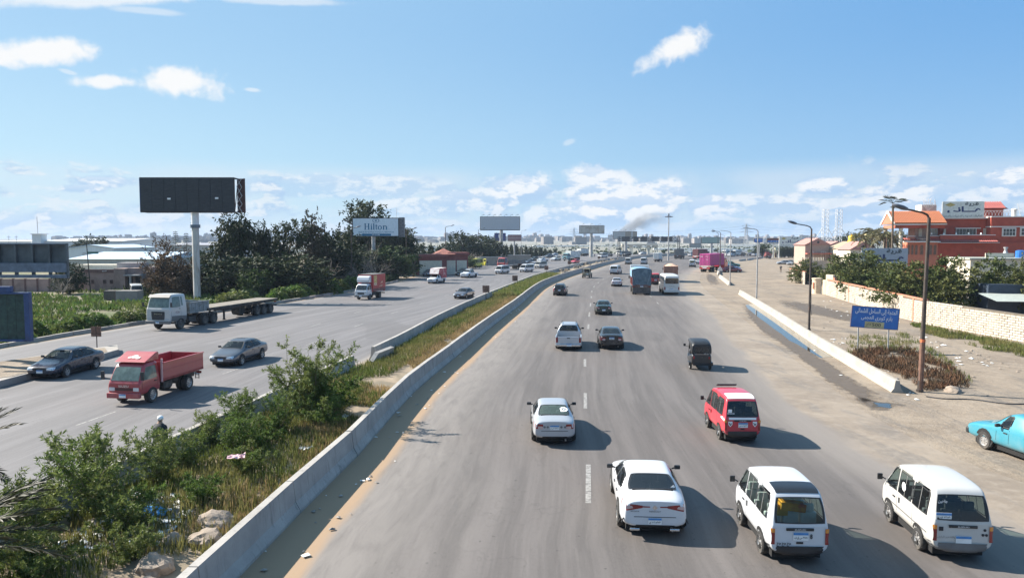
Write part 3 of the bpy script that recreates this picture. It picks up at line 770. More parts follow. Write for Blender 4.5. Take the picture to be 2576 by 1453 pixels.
def car(L=4.6, W=1.78, H=1.45, hood=.92, nose=.72, cowl=None, rf=None, rr=None, rb=None, trunk=1.02, belt=.93, rt=.66, wr=.31, wx=(1.32, -1.30), tail='corner', plate_z=.55, plate=None, glass=GL_DARK, rim=None, style='alloy', bed=None, windows=2, rear_h=None, sunroof=False, boxy=0.0, zb=.19, bumper=None, rack=False, spoiler=False, mirror='black', handles=True, spare=False, rearglass=None, wipe=None):
 """a passenger car of any kind from a few lengths; x runs forward from the middle"""
 P=Proto(); w=W/2; f=L/2
 cowl=f-1.25 if cowl is None else cowl; rf=cowl-.72 if rf is None else rf
 rb=-f+.55 if rb is None else rb; rr=rb+.68 if rr is None else rr
 hatch=rear_h is not None
 nb=.70+.15*boxy
 S=[(f, .32, w*nb, .46, w*(nb+.06), nose-.12, w*(nb+.03), nose-.07, w*.58), (f-.10, .24, w*.84, .47, w*.94, nose-.05, w*(.88+.06*boxy), nose, w*.66), (f-.50, zb, w*.92, .52, w*.995, nose+.02, w*.945, nose+.09, w*.72), (cowl, zb, w*.93, .53, w, belt-.03, w*.965, hood, w*.78), (rf, zb, w*.93, .53, w, belt, w*.965, H-.05, w*rt, .66), ((rf+rr)/2, zb, w*.93, .53, w, belt+.01, w*.97, H-.02, w*rt, .66), (rr, zb, w*.93, .53, w, belt+.03, w*.955, H-.05, w*(rt-.02), .66)]
 if bed:
  S+=[(rr-.13, zb, w*.93, .53, w*.98, belt+.02, w*.95, H-.16, w*(rt-.01), .6), (rr-.16, zb+.02, w*.9, .53, w*.95, belt, w*.93, belt+.06, w*.8)]
 elif hatch:
  S+=[(rb, zb+.02, w*.92, .53, w*.985, belt+.04, w*.935, rear_h, w*(rt+.01), .6), (-f+.07, .26, w*.88, .52, w*.965, belt, w*.90, belt+.09, w*.76), (-f, .34, w*.80, .50, w*.90, belt-.12, w*.86, belt-.05, w*.74)]
 else:
  S+=[(rb, zb+.02, w*.93, .53, w*.985, belt+.03, w*.93, trunk, w*.72), (-f+.13, .24, w*.88, .52, w*.95, belt+.0, w*.89, trunk-.01, w*.69), (-f, .36, w*.78, .50, w*.87, belt-.06, w*.82, trunk-.09, w*.66)]
 me=ring_body('body', S, level=3); bv=bvh_of(me); P.add('body', me, 'paint'); cut=set()
 def pane(nm, *a, **k):q=P.add(nm, patch(bv, *a, cut=cut, **{x:y for x, y in k.items()if x!='m'}), k['m']); P.add('window_gasket', gasket(P.parts[q][1]), BLACK, q)
 pane('windscreen', [(cowl-.02, -w*.80, hood+.06), (cowl-.02, w*.80, hood+.06), (rf+.06, w*rt*.93, H-.07), (rf+.06, -w*rt*.93, H-.07)], (-1, 0, -.9), 8, rnd=.12, m=glass)
 if bed:
  pane('rear_window', [(rr-.2, w*.74, belt+.10), (rr-.2, -w*.74, belt+.10), (rr-.1, -w*rt*.92, H-.17), (rr-.1, w*rt*.92, H-.17)], (1, 0, -.1), 6, m=rearglass or glass)
 elif hatch:
  pane('rear_window', [(-f, w*.78, belt+.10), (-f, -w*.78, belt+.10), (rb-.05, -w*rt*.90, rear_h-.03), (rb-.05, w*rt*.90, rear_h-.03)], (1, 0, -.15), 8, rnd=.3, m=rearglass or glass)
 else:
  pane('rear_window', [(rb+.03, w*.73, trunk+.03), (rb+.03, -w*.73, trunk+.03), (rr-.06, -w*rt*.90, H-.07), (rr-.06, w*rt*.90, H-.07)], (1, 0, -1), 10, off=.013, rnd=.22, m=rearglass or glass)
 mid=(rf+rr)/2+.12
 zt=H-.13
 for sg in(1, -1):
  def sw(c):pane('side_window', [(x, sg*w, z)for x, z in c], (0, -sg, 0), 6, rnd=.14, m=glass)
  sw([(cowl-.34, belt+.05), (mid+.035, belt+.05), (mid+.035, zt), (rf-.06, zt)])
  if bed and windows==1:pass
  elif hatch or bed:
   b2=rr-.08 if bed else(rr-.02 if windows<3 else rr+.06)
   sw([(mid-.035, belt+.05), (b2+.05, belt+.06), (b2+.08, zt), (mid-.035, zt)])
   if windows==3:sw([(b2-.0, belt+.07), (rb+.12, belt+.09), (rb+.20, zt-.03), (b2+.03, zt)])
  else:sw([(mid-.035, belt+.05), (rb+.42, belt+.06), (rr+.12, zt), (mid-.035, zt)])
  b=MB(); y0=sg*w*.93; b.box(cowl-.42, sg*(w+.09), belt+.11, .09, .18, .12); b.bar((cowl-.42, y0*.98, belt+.06), (cowl-.42, sg*(w+.04), belt+.10), .05)
  P.mb('mirror', b, BLACK if mirror=='black' else 'paint', bev=.025)
  if handles:
   for hx in((mid+.16, )if windows==1 else(mid+.16, mid-.62)):
    yy=near_y(bv, hx, belt-.13, sg); b=MB(); b.box(hx, yy+sg*.012, belt-.13, .17, .03, .035); P.mb('door_handle', b, 'paint' if mirror!='black' else BLACK)
  for x in wx:
   P.arch(bv, x, sg, wr*1.24, w); P.wheel(x, sg*(w-.085), wr, .20, style, rim)
  P.add('headlight', patch(bv, [(f, sg*w*.42, nose-.20), (f, sg*w*.86, nose-.17), (f-.1, sg*w*.88, nose-.02), (f-.05, sg*w*.46, nose-.06)], (-1, 0, -.12), 5, rnd=.3), HEAD)
  if tail=='corner':c=[(-f, sg*w*.52, .68), (-f, sg*w*.93, .70), (-f, sg*w*.93, belt-.04), (-f, sg*w*.50, belt-.06)]
  elif tail=='tall':c=[(-f, sg*w*.74, .62), (-f, sg*w*.93, .62), (-f, sg*w*.90, belt+.10), (-f, sg*w*.76, belt+.08)]
  elif tail=='wide':c=[(-f, sg*w*.34, .85), (-f, sg*w*.95, .74), (-f, sg*w*.94, belt), (-f, sg*w*.34, .91)]
  else:c=[(-f, sg*w*.62, .70), (-f, sg*w*.93, .70), (-f, sg*w*.92, .90), (-f, sg*w*.64, .88)]
  if not bed:
   i=P.add('tail_light', patch(bv, c, (1, 0, 0), 5, rnd=.3), TAIL)
   c2=[tuple(Vector(c[0])*.45+Vector(q)*.55)for q in c]if tail!='wide' else[(-f, sg*w*.62, .84), (-f, sg*w*.84, .80), (-f, sg*w*.82, .90), (-f, sg*w*.66, .90)]
   P.add('reverse_lamp', patch(bv, c2, (1, 0, 0), 3, off=.011, rnd=.3), TAILW, i)
 P.add('grille', patch(bv, [(f, -w*.36, nose-.20), (f, w*.36, nose-.20), (f, w*.38, nose-.08), (f, -w*.38, nose-.08)], (-1, 0, 0), 4, rnd=.15), BLACK)
 P.add('lower_grille', patch(bv, [(f, -w*.6, .30), (f, w*.6, .30), (f, w*.6, .40), (f, -w*.6, .40)], (-1, 0, 0), 5, rnd=.2), BLACK)
 P.add('bumper_skirt', patch(bv, [(-f, w*.78, .30), (-f, -w*.78, .30), (-f, -w*.80, .40), (-f, w*.80, .40)], (1, 0, 0), 6, rnd=.2), BLACK)
 if bumper:
  P.add('rear_bumper', patch(bv, [(-f, w*.97, .30), (-f, -w*.97, .30), (-f, -w*.97, .58), (-f, w*.97, .58)], (1, 0, 0), 6, off=.02, rnd=.05), bumper)
 P.plate(near_x(bv, 0, .48, 1)+.012, 0, .47, 1)
 b=MB(); b.box(0, 0, .20, L*.86, W*.80, .16); P.mb('underbody', b, UNDER)
 if not bed:
  P.plate(near_x(bv, 0, plate_z, -1)-.014, 0, plate_z, -1, text=plate)
  b=MB(); b.tube((-f-.01, -w*.5, .25), (-f+.25, -w*.5, .27), .03); P.mb('exhaust_pipe', b, STEEL)
  if not hatch:P.add('boot_line', patch(bv, [(-f, w*.60, .60), (-f, -w*.60, .60), (-f, -w*.60, .618), (-f, w*.60, .618)], (1, 0, 0), 6, off=.004, rnd=0), UNDER)
 if sunroof:P.add('roof_panel', patch(bv, [(rf-.1, -w*.45, H), (rf-.1, w*.45, H), (rr+.2, w*.45, H), (rr+.2, -w*.45, H)], (0, 0, -1), 4), GLASS)
 if rack:
  for sg in(1, -1):
   b=MB(); b.path([(rf-.15, sg*w*.56, H-.02), (rf-.25, sg*w*.58, H+.06), (rr+.1, sg*w*.58, H+.06), (rr, sg*w*.56, H-.02)], .02); P.mb('roof_rail', b, BLACK)
 if spoiler:
  b=MB(); b.box(-f+.12, 0, trunk+.10, .2, W*.72, .03)
  for sg in(1, -1):b.box(-f+.14, sg*w*.55, trunk+.04, .1, .06, .12)
  P.mb('spoiler', b, 'paint', bev=.012)
 for sg in(1, -1):
  for x in(mid, cowl-.25):
   P.add('door_seam', patch(bv, [(x-.008, sg*w, .34), (x+.008, sg*w, .34), (x+.008, sg*w, belt), (x-.008, sg*w, belt)], (0, -sg, 0), 1, off=.003, rnd=0, m=4), UNDER)
 if bed:
  x1=rr-.18; x0=-f+.02; b=MB()
  b.box((x0+x1)/2, 0, .52, x1-x0, W*.94, .10); i=P.mb('cargo_bed', b, 'paint')
  for sg in(1, -1):
   b=MB(); b.box((x0+x1)/2, sg*w*.955, .68, x1-x0, .09, .66); P.mb('bed_side', b, 'paint', bev=.03)
   b=MB(); b.box(x0-.012, sg*w*.88, .76, .05, .14, .36); P.mb('tail_light', b, TAIL, bev=.015)
   P.arch(BVHTree.FromPolygons([Vector((x0, sg*(w*.955+.045), 0)), Vector((x1, sg*(w*.955+.045), 0)), Vector((x1, sg*(w*.955+.045), 1.1)), Vector((x0, sg*(w*.955+.045), 1.1))], [(0, 1, 2, 3)]), wx[1], sg, wr*1.2, w)
  b=MB(); b.box(x0, 0, .74, .07, W*.80, .54); i=P.mb('tailgate', b, 'paint', bev=.025)
  b=MB(); b.box(x0-.04, 0, .90, .03, .22, .06); P.mb('tailgate_handle', b, BLACK, i)
  b=MB(); b.box(x1+.02, 0, .72, .06, W*.9, .56); P.mb('bed_front', b, 'paint')
  b=MB(); b.box(-f-.06, 0, .40, .16, W*.92, .16); P.mb('rear_bumper', b, bumper or CHROME, bev=.03)
  P.plate(-f-.15, -.05, .42, -1)
  b=MB(); b.box((x0+x1)/2, 0, .585, x1-x0-.1, W*.84, .03); P.mb('bed_liner', b, BLACK)
 for x, y in((rf-.42, .36), (rf-.42, -.36), (max(rb+.25, -1.05), .34), (max(rb+.25, -1.05), -.34)):
  if bed and(x<rr):continue
  b=MB(); b.box(x, y, belt-.10, .16, .46, .62); b.box(x+.28, y, belt-.42, .55, .48, .16); b.box(x-.04, y, belt+.29, .10, .26, .17); P.mb('seat', b, SEAT, bev=.04)
 b=MB(); b.box(cowl-.18, 0, belt-.10, .42, W*.80, .16); b.box((cowl+rb)/2, 0, .40, cowl-rb, W*.84, .04); P.mb('cabin_trim', b, SEAT)
 open_body(me, cut); P.bv=bv; P.f=f; P.w=w
 return P
def minivan(L=3.26, W=1.42, H=1.82, wr=.28, wx=(1.02, -.84), plate=None, letter=None, rear_black=True, belt=1.02, nose_x=.16, big=False, paint_low=None, glass=GL_DARK, roof_dark=None, rear_glass=None, seats=SEAT, cargo=None, rim=STEEL, n_side=2, face=BLACK, roofbox=False, twin=False, plate_z=.66, hl=.72):
 """forward-control minibus: flat nose, tall cabin, tall tail gate"""
 P=Proto(); w=W/2; f=L/2; hz=H
 S=[(f, .30, w*.80, .48, w*.92, .80, w*.90, .90, w*.82, .6, .01), (f-.07, .24, w*.88, .50, w*.97, .84, w*.95, .98, w*.86, .6, .01), (f-nose_x-.05, .21, w*.92, .55, w, belt-.02, w*.985, belt+.04, w*.88, .6, .02), (f-nose_x-.62, .21, w*.93, .58, w, belt, w*.985, H-.10, w*.80, .68, .03), (f-nose_x-1.1, .21, w*.93, .58, w, belt, w*.985, H-.02, w*.82, .68, .035), (0.0-.3, .21, w*.93, .58, w, belt, w*.985, H, w*.82, .68, .035), (-f+.42, .21, w*.93, .58, w, belt, w*.985, H-.02, w*.81, .68, .03), (-f+.16, .23, w*.93, .58, w*.995, belt, w*.975, H-.10, w*.79, .66, .02), (-f+.035, .27, w*.91, .58, w*.98, belt, w*.955, belt+.14, w*.88, .6, .02), (-f, .33, w*.88, .55, w*.955, .92, w*.94, 1.0, w*.88, .6, .0)]
 me=ring_body('body', S, crease=(.0, .15, .35, .45, .1), level=3); bv=bvh_of(me); P.add('body', me, 'paint'); cut=set(); rg=rear_glass or glass
 def pane(nm, *a, m=None, **k):q=P.add(nm, patch(bv, *a, cut=cut, **k), m); P.add('window_gasket', gasket(P.parts[q][1]), BLACK, q); return q
 pane('windscreen', [(f-.1, -w*.84, belt+.02), (f-.1, w*.84, belt+.02), (f-nose_x-.50, w*.74, H-.15), (f-nose_x-.50, -w*.74, H-.15)], (-1, 0, -.5), 8, rnd=.12, m=glass)
 zt=H-.19
 if twin:
  for sg in(1, -1):pane('rear_window', [(-f, sg*w*.80, belt+.07), (-f, sg*w*.07, belt+.07), (-f+.15, sg*w*.07, H-.18), (-f+.15, sg*w*.72, H-.18)], (1, 0, -.1), 6, off=.008, rnd=.2, m=rg)
 else:pane('rear_window', [(-f, w*.86, belt+.045), (-f, -w*.86, belt+.045), (-f+.15, -w*.765, H-.165), (-f+.15, w*.765, H-.165)], (1, 0, -.1), 8, off=.008, rnd=.2, m=rg)
 x0=f-nose_x-.22; x1=-f+.30; split=x0-.74; segs=[(split-.05-(split-.05-x1)*i/n_side, split-.05-(split-.05-x1)*(i+1)/n_side+.07)for i in range(n_side)]
 for sg in(1, -1):
  c=[(x0+.05, belt+.04), (split+.05, belt+.02), (split+.05, zt), (x0-.40, zt)]
  pane('side_window', [(x, sg*w, z)for x, z in c], (0, -sg, 0), 6, rnd=.12, m=glass)
  for a, b_ in segs:
   j=pane('side_window', [(a, sg*w, belt+.03), (b_, sg*w, belt+.03), (b_, sg*w, zt+.005), (a, sg*w, zt+.005)], (0, -sg, 0), 5, off=.008, rnd=.14, m=glass)
   mx=(a+b_)/2; P.add('window_bar', patch(bv, [(mx-.014, sg*w, belt+.035), (mx+.014, sg*w, belt+.035), (mx+.014, sg*w, zt), (mx-.014, sg*w, zt)], (0, -sg, 0), 1, off=.016, rnd=0, m=4), GREYP, j)
  b=MB(); b.box(x0+.12, sg*(w+.12), belt+.16, .06, .14, .17); b.bar((x0+.05, sg*w*.97, belt+.10), (x0+.12, sg*(w+.06), belt+.14), .035); P.mb('mirror', b, BLACK, bev=.02)
  for hx in(split+.16, split-.18):
   yy=near_y(bv, hx, belt-.16, sg); b=MB(); b.box(hx, yy+sg*.01, belt-.16, .04 if hx<split else .14, .03, .14 if hx<split else .035); P.mb('door_handle', b, BLACK)
  for xs in(split, x1+.02+(split-x1)*.45, x0-.02):
   P.add('door_seam', patch(bv, [(xs-.007, sg*w, .36), (xs+.007, sg*w, .36), (xs+.007, sg*w, belt), (xs-.007, sg*w, belt)], (0, -sg, 0), 1, off=.003, rnd=0, m=4), UNDER)
  for x in wx:P.arch(bv, x, sg, wr*1.26, w); P.wheel(x, sg*(w-.075), wr, .17 if not big else .21, 'steel', rim)
  P.add('headlight', patch(bv, [(f, sg*w*.52, hl-.10), (f, sg*w*.86, hl-.10), (f, sg*w*.86, hl+.06), (f, sg*w*.52, hl+.06)], (-1, 0, 0), 4, rnd=.2), HEAD)
  i=P.add('tail_light', patch(bv, [(-f, sg*w*.84, .56), (-f, sg*w*.945, .56), (-f, sg*w*.945, .95), (-f, sg*w*.84, .95)], (1, 0, 0), 4, off=.02, rnd=.05), TAIL)
  P.add('indicator_lamp', patch(bv, [(-f, sg*w*.84, .85), (-f, sg*w*.945, .85), (-f, sg*w*.945, .95), (-f, sg*w*.84, .95)], (1, 0, 0), 3, off=.026, rnd=.05), AMBER, i)
  if paint_low:P.add('side_trim', patch(bv, [(f-.5, sg*w, .62), (-f+.3, sg*w, .62), (-f+.3, sg*w, .66), (f-.5, sg*w, .66)], (0, -sg, 0), 8, off=.005, rnd=0), GREYP)
 P.add('nose_panel', patch(bv, [(f, -w*.52, hl-.10), (f, w*.52, hl-.10), (f, w*.52, hl+.05), (f, -w*.52, hl+.05)], (-1, 0, 0), 4, rnd=.1), face)
 P.add('front_bumper', patch(bv, [(f, -w*.97, .30), (f, w*.97, .30), (f, w*.97, .50), (f, -w*.97, .50)], (-1, 0, 0), 6, off=.02, rnd=.05), GREYP if not big else BLACK)
 P.add('rear_bumper', patch(bv, [(-f, w*1.0, .30), (-f, -w*1.0, .30), (-f, -w*1.0, .52), (-f, w*1.0, .52)], (1, 0, 0), 8, off=.03, rnd=.05), BLACK if rear_black else GREYP)
 xx=near_x(bv, 0, .92, -1)
 b=MB(); b.box(xx-.015, 0, .93, .03, W*.46, .07); i=P.mb('gate_handle', b, BLACK, bev=.01)
 if letter:P.lettering(letter, W*.18, .035, (xx-.034, 0, .93), -PI/2, WHITE_S, i)
 P.plate(near_x(bv, 0, plate_z+.10, -1)-.016, -.02, plate_z+.10, -1, text=plate, w=.36, h=.19)
 b=MB(); b.box(near_x(bv, 0, .62, -1)-.01, 0, .60, .02, .16, .045); P.mb('gate_lock', b, BLACK)
 P.plate(near_x(bv, 0, .42, 1)+.03, 0, .42, 1)
 b=MB(); b.box(0, 0, .22, L*.86, W*.82, .16); P.mb('underbody', b, UNDER)
 for sg in(1, -1):
  P.add('rain_gutter', patch(bv, [(f-.75, sg*w, H-.135), (-f+.25, sg*w, H-.135), (-f+.25, sg*w, H-.12), (f-.75, sg*w, H-.12)], (0, -sg, 0), 8, off=.012, rnd=0, m=1), 'paint')
 if roof_dark:
  P.add('roof_panel', patch(bv, [(-f+.24, w*.74, H), (-f+.24, -w*.74, H), (-f+.80, -w*.74, H), (-f+.80, w*.74, H)], (0, 0, -1), 6, off=.012, rnd=.1), roof_dark)
 for r in range(3 if not big else 4):
  x=f-nose_x-.75-r*(L-nose_x-1.3)/(2.2 if not big else 3.2)
  for y in(-.62, 0, .62):
   if r==0 and y==0:continue
   b=MB(); b.box(x, y*w, belt-.22, .12, w*.56, .62); b.box(x+.22, y*w, belt-.52, .45, w*.56, .14); b.box(x-.02, y*w, belt+.20, .09, w*.36, .20); P.mb('seat', b, seats, bev=.03)
 if cargo:b=MB(); b.box(-f+.75, -.05, belt+.22, .3, .62, .20, rx=.12); b.box(-f+.8, .22, belt+.12, .3, .3, .26); P.mb('carton', b, cargo, bev=.01)
 b=MB(); b.box(0, 0, .42, L*.9, W*.86, .04); b.box(f-nose_x-.12, 0, belt-.10, .36, W*.82, .18); P.mb('cabin_trim', b, SEAT)
 open_body(me, cut)
 P.bv=bv; P.f=f; P.w=w
 return P
# ------------------------------------------------------------------ trucks, buses and the small three-wheeler
FRAME=M('truck_frame', (.045, .042, .04), .8, var=.3, c2=(.12, .10, .085), k2=(.5, .7))
def add_cab(P, xf, L, W, H, z0, belt, slope=.25, glass=GLASS, bump='paint', grille=BLACK, letters=None, hl='square', sleeper=False, roof_cr=.05, visor=None, badge=None):
 """cab-over tractor or lorry cab: flat nose, raked screen; parts go to P"""
 w=W/2; zt=z0+H
 S=[(xf, z0+.02, w*.90, z0+.3, w*.96, belt-.22, w*.95, belt-.10, w*.90, .7, .0), (xf-.06, z0, w*.93, z0+.3, w*.99, belt-.10, w*.97, belt+.02, w*.90, .7, .0), (xf-.05-slope*.25, z0, w*.95, z0+.3, w, belt, w*.985, belt+.16, w*.88, .7, .02), (xf-.05-slope, z0, w*.95, z0+.3, w, belt+.05, w*.985, zt-.10, w*.82, .7, .03), (xf-.05-slope-.35, z0, w*.95, z0+.3, w, belt+.05, w*.985, zt-.02, w*.84, .7, roof_cr), (xf-L+.25, z0, w*.95, z0+.3, w, belt+.05, w*.985, zt-.03, w*.84, .7, roof_cr), (xf-L+.02, z0, w*.95, z0+.3, w, belt+.05, w*.985, zt-.08, w*.83, .7, .02), (xf-L, z0+.05, w*.92, z0+.3, w*.96, belt, w*.95, zt-.16, w*.80, .7, .0)]
 me=ring_body('cab', S, crease=(.4, .2, .4, .5, .1), ends=(.75, .8)); bv=bvh_of(me); ci=P.add('cab', me, 'paint')
 P.add('windscreen', patch(bv, [(xf, -w*.86, belt+.03), (xf, w*.86, belt+.03), (xf-slope, w*.78, zt-.20), (xf-slope, -w*.78, zt-.20)], (-1, 0, -.12), 8, off=.01, rnd=.10), glass)
 for sg in(1, -1):
  xb=xf-L*(.62 if sleeper else .84)
  P.add('side_window', patch(bv, [(xf-.26, sg*w, belt+.02), (xb, sg*w, belt+.02), (xb, sg*w, zt-.22), (xf-.20-slope, sg*w, zt-.22)], (0, -sg, 0), 5, off=.009, rnd=.12), glass)
  if sleeper:P.add('side_window', patch(bv, [(xb-.12, sg*w, belt+.12), (xb-.36, sg*w, belt+.12), (xb-.36, sg*w, zt-.24), (xb-.12, sg*w, zt-.24)], (0, -sg, 0), 4, off=.009, rnd=.2), glass)
  for x in(xf-.16, xb-.04):P.add('door_seam', patch(bv, [(x-.009, sg*w, z0+.12), (x+.009, sg*w, z0+.12), (x+.009, sg*w, zt-.2), (x-.009, sg*w, zt-.2)], (0, -sg, 0), 1, off=.004, rnd=0, m=5), UNDER)
  b=MB(); b.box(xb+.14, sg*(w+.005), belt-.12, .15, .03, .05); P.mb('door_handle', b, BLACK)
  b=MB(); b.path([(xf-.12, sg*w*.92, belt+.1), (xf+.10, sg*(w+.16), belt+.22)], .018); b.box(xf+.08, sg*(w+.17), belt+.30, .05, .18, .40); P.mb('mirror', b, BLACK, bev=.02)
  hz=z0+.30
  if hl=='square':
   P.add('headlight', patch(bv, [(xf, sg*w*.56, hz-.07), (xf, sg*w*.90, hz-.07), (xf, sg*w*.90, hz+.10), (xf, sg*w*.56, hz+.10)], (-1, 0, 0), 4, off=.012, rnd=.1), HEAD)
  else:
   P.add('headlight', patch(bv, [(xf, sg*w*.60, hz+.06), (xf, sg*w*.95, hz+.10), (xf, sg*w*.97, hz+.42), (xf, sg*w*.66, hz+.24)], (-1, 0, 0), 4, off=.012, rnd=.3), HEAD)
 gz=(z0+.34+belt-.2)/2
 gi=P.add('grille', patch(bv, [(xf, -w*.52, z0+.24), (xf, w*.52, z0+.24), (xf, w*.56, belt-.30), (xf, -w*.56, belt-.30)], (-1, 0, 0), 6, off=.01, rnd=.12), grille)
 if letters:P.lettering(letters, W*.30, .11, (xf+.03, 0, gz+.05), PI/2, CHROME, gi, bold=.02)
 b=MB(); b.box(xf+.02, 0, z0+.02, .22, W*.99, .26); i=P.mb('front_bumper', b, bump, bev=.04)
 P.plate(xf+.14, 0, z0+.02, 1)
 for k in(-1, 1):
  b=MB(); b.bar((xf+.015, k*w*.1, belt+.06), (xf-slope*.45, k*w*.52, belt+.14), .014); P.mb('wiper', b, BLACK)
 if visor:
  b=MB(); b.prism_y([(xf-slope+.06, zt-.22), (xf-slope+.14, zt-.26), (xf-slope-.12, zt-.02), (xf-slope-.16, zt-.06)], -w*.86, w*.86); P.mb('sun_visor', b, visor)
 return bv
def chassis(P, x0, x1, z, W=.80, m=FRAME):
 b=MB()
 for sg in(1, -1):b.box((x0+x1)/2, sg*W/2, z, x1-x0, .09, .20)
 n=max(2, int((x1-x0)/1.2))
 for i in range(n+1):b.box(x0+.1+(x1-x0-.2)*i/n, 0, z, .10, W, .14)
 return P.mb('chassis', b, m)
def axle(P, x, W, r, dual=False, rim=STEEL_D):
 for sg in(1, -1):
  P.wheel(x, sg*(W/2-.14), r, .27, 'steel', rim)
  if dual:P.wheel(x, sg*(W/2-.46), r, .25, 'steel', rim)
 b=MB(); b.tube((x, -W/2+.2, r), (x, W/2-.2, r), .07); P.mb('axle', b, FRAME)
def rear_lamps(P, x, W, z):
 for sg in(1, -1):
  b=MB(); b.box(x, sg*(W/2-.2), z, .05, .30, .12); P.mb('tail_light', b, TAIL, bev=.01)
def drop_body(P, x0, x1, W, z0, h, m, inner=None, ribs=0, t=.06, tail=True, name='cargo_bed'):
 """drop-sided body: floor, headboard, two sides, tailboard"""
 b=MB(); b.box((x0+x1)/2, 0, z0, x1-x0, W, .12); i=P.mb(name, b, inner or m)
 for sg in(1, -1):
  b=MB(); b.box((x0+x1)/2, sg*(W/2-t/2), z0+.06+h/2, x1-x0, t, h)
  for k in range(ribs):
   xx=x0+(x1-x0)*(k+.5)/ribs; b.box(xx, sg*(W/2+.018), z0+.06+h/2, .07, .05, h*.98)
  b.box((x0+x1)/2, sg*(W/2+.012), z0+.06+h, x1-x0, .10, .06)
  P.mb('side_board', b, m, bev=.008)
 b=MB(); b.box(x1-t/2, 0, z0+.10+h/2, t, W-.14, h+.06); P.mb('headboard', b, m)
 if tail:
  b=MB(); b.box(x0+t/2, 0, z0+.06+h/2, t, W-.14, h)
  for k in range(3):b.box(x0-.015, (k-1)*W*.3, z0+.06+h/2, .04, .07, h*.96)
  P.mb('tailboard', b, m, bev=.008)
def box_body(P, x0, x1, W, z0, h, m, ribs=0, doors=False, roof=None, name='cargo_box', bars=GREYP):
 b=MB(); b.box((x0+x1)/2, 0, z0+h/2, x1-x0, W, h); i=P.mb(name, b, m, bev=.03)
 if ribs:
  for sg in(1, -1):
   for k in range(ribs):b2=MB(); b2.box(x0+(x1-x0)*(k+.5)/ribs, sg*(W/2+.012), z0+h/2, (x1-x0)/ribs*.5, .025, h*.94); P.mb('rib', b2, m, i)
 if roof:
  b=MB(); b.box((x0+x1)/2, 0, z0+h+.02, x1-x0+.05, W+.05, .05); P.mb('roof_sheet', b, roof, i)
 if doors:
  for sg in(1, -1):
   b=MB(); b.box(x0-.014, sg*W*.245, z0+h/2, .03, W*.46, h*.93); j=P.mb('rear_door', b, m, i, bev=.008)
   b=MB()
   for y in(.10, .36):b.tube((x0-.045, sg*W*y, z0+.1), (x0-.045, sg*W*y, z0+h-.1), .018)
   P.mb('lock_bar', b, bars, j)
 return i
def under_guard(P, x, W, z, m=FRAME):
 b=MB(); b.box(x, 0, z, .09, W*.96, .14); P.mb('rear_bumper', b, m)
def small_truck():
 """red drop-side lorry"""
 P=Proto(); W=1.76
 red_in=M('truck_bed_inner', (.23, .035, .03), .7, var=.25, c2=(.16, .08, .06))
 bv=add_cab(P, 2.55, 1.55, 1.70, 1.52, .48, 1.16, slope=.38, glass=GLASS_G, letters='ISUZU', grille='dark_paint')
 b=MB(); b.prism_y([(2.10, 2.02), (1.02, 2.02), (1.00, 2.36), (1.06, 2.40), (1.22, 2.38)], -.80, .80); P.mb('wind_deflector', b, 'paint', bev=.02)
 d=Vector((1.22-2.10, 0, 2.38-2.02)).normalized()
 b=MB(); b.lathe([(.01, .0), (.17, .0), (.17, .012), (.01, .012)], 14, (0, 0, 0)); b.lathe([(.01, .0), (.12, .0), (.12, .012), (.01, .012)], 14, (.1, .22, 0)); b.lathe([(.01, 0), (.10, 0), (.10, .012), (.01, .012)], 12, (.08, -.22, 0))
 me=b.mesh('painted_motif'); ang=math.atan2(.36, .88)
 me.transform(Matrix.Rotation(ang, 4, 'Y')); P.add('painted_motif', me, M('faded_pink', (.62, .40, .38), .6), None, (1.66, 0, 2.212))
 chassis(P, -2.6, 2.2, .62); axle(P, 1.62, W, .38, rim=STEEL); axle(P, -1.45, W, .38, True, STEEL)
 drop_body(P, -2.70, .92, 1.88, .96, .78, 'paint', red_in, 0)
 for sg in(1, -1):
  b=MB(); b.box(.93, sg*.90, 1.45, .07, .08, 1.15); P.mb('corner_post', b, M('faded_pink', (.62, .40, .38), .6))
  b=MB(); b.box(-.9, sg*.955, 1.42, 3.5, .02, .05); P.mb('side_rail', b, 'paint')
  b=MB(); b.box(-1.45, sg*.80, .86, 1.0, .22, .03); P.mb('mudguard', b, FRAME)
 b=MB(); b.box(.25, .62, .62, .7, .3, .36); P.mb('fuel_tank', b, FRAME, bev=.04)
 b=MB()
 for k in range(4):b.box(-2.72, .55, .40+k*.16, .03, .22, .03)
 b.box(-2.72, .45, .64, .03, .03, .56); b.box(-2.72, .65, .64, .03, .03, .56); P.mb('ladder', b, FRAME)
 rear_lamps(P, -2.72, 1.7, .72); return P
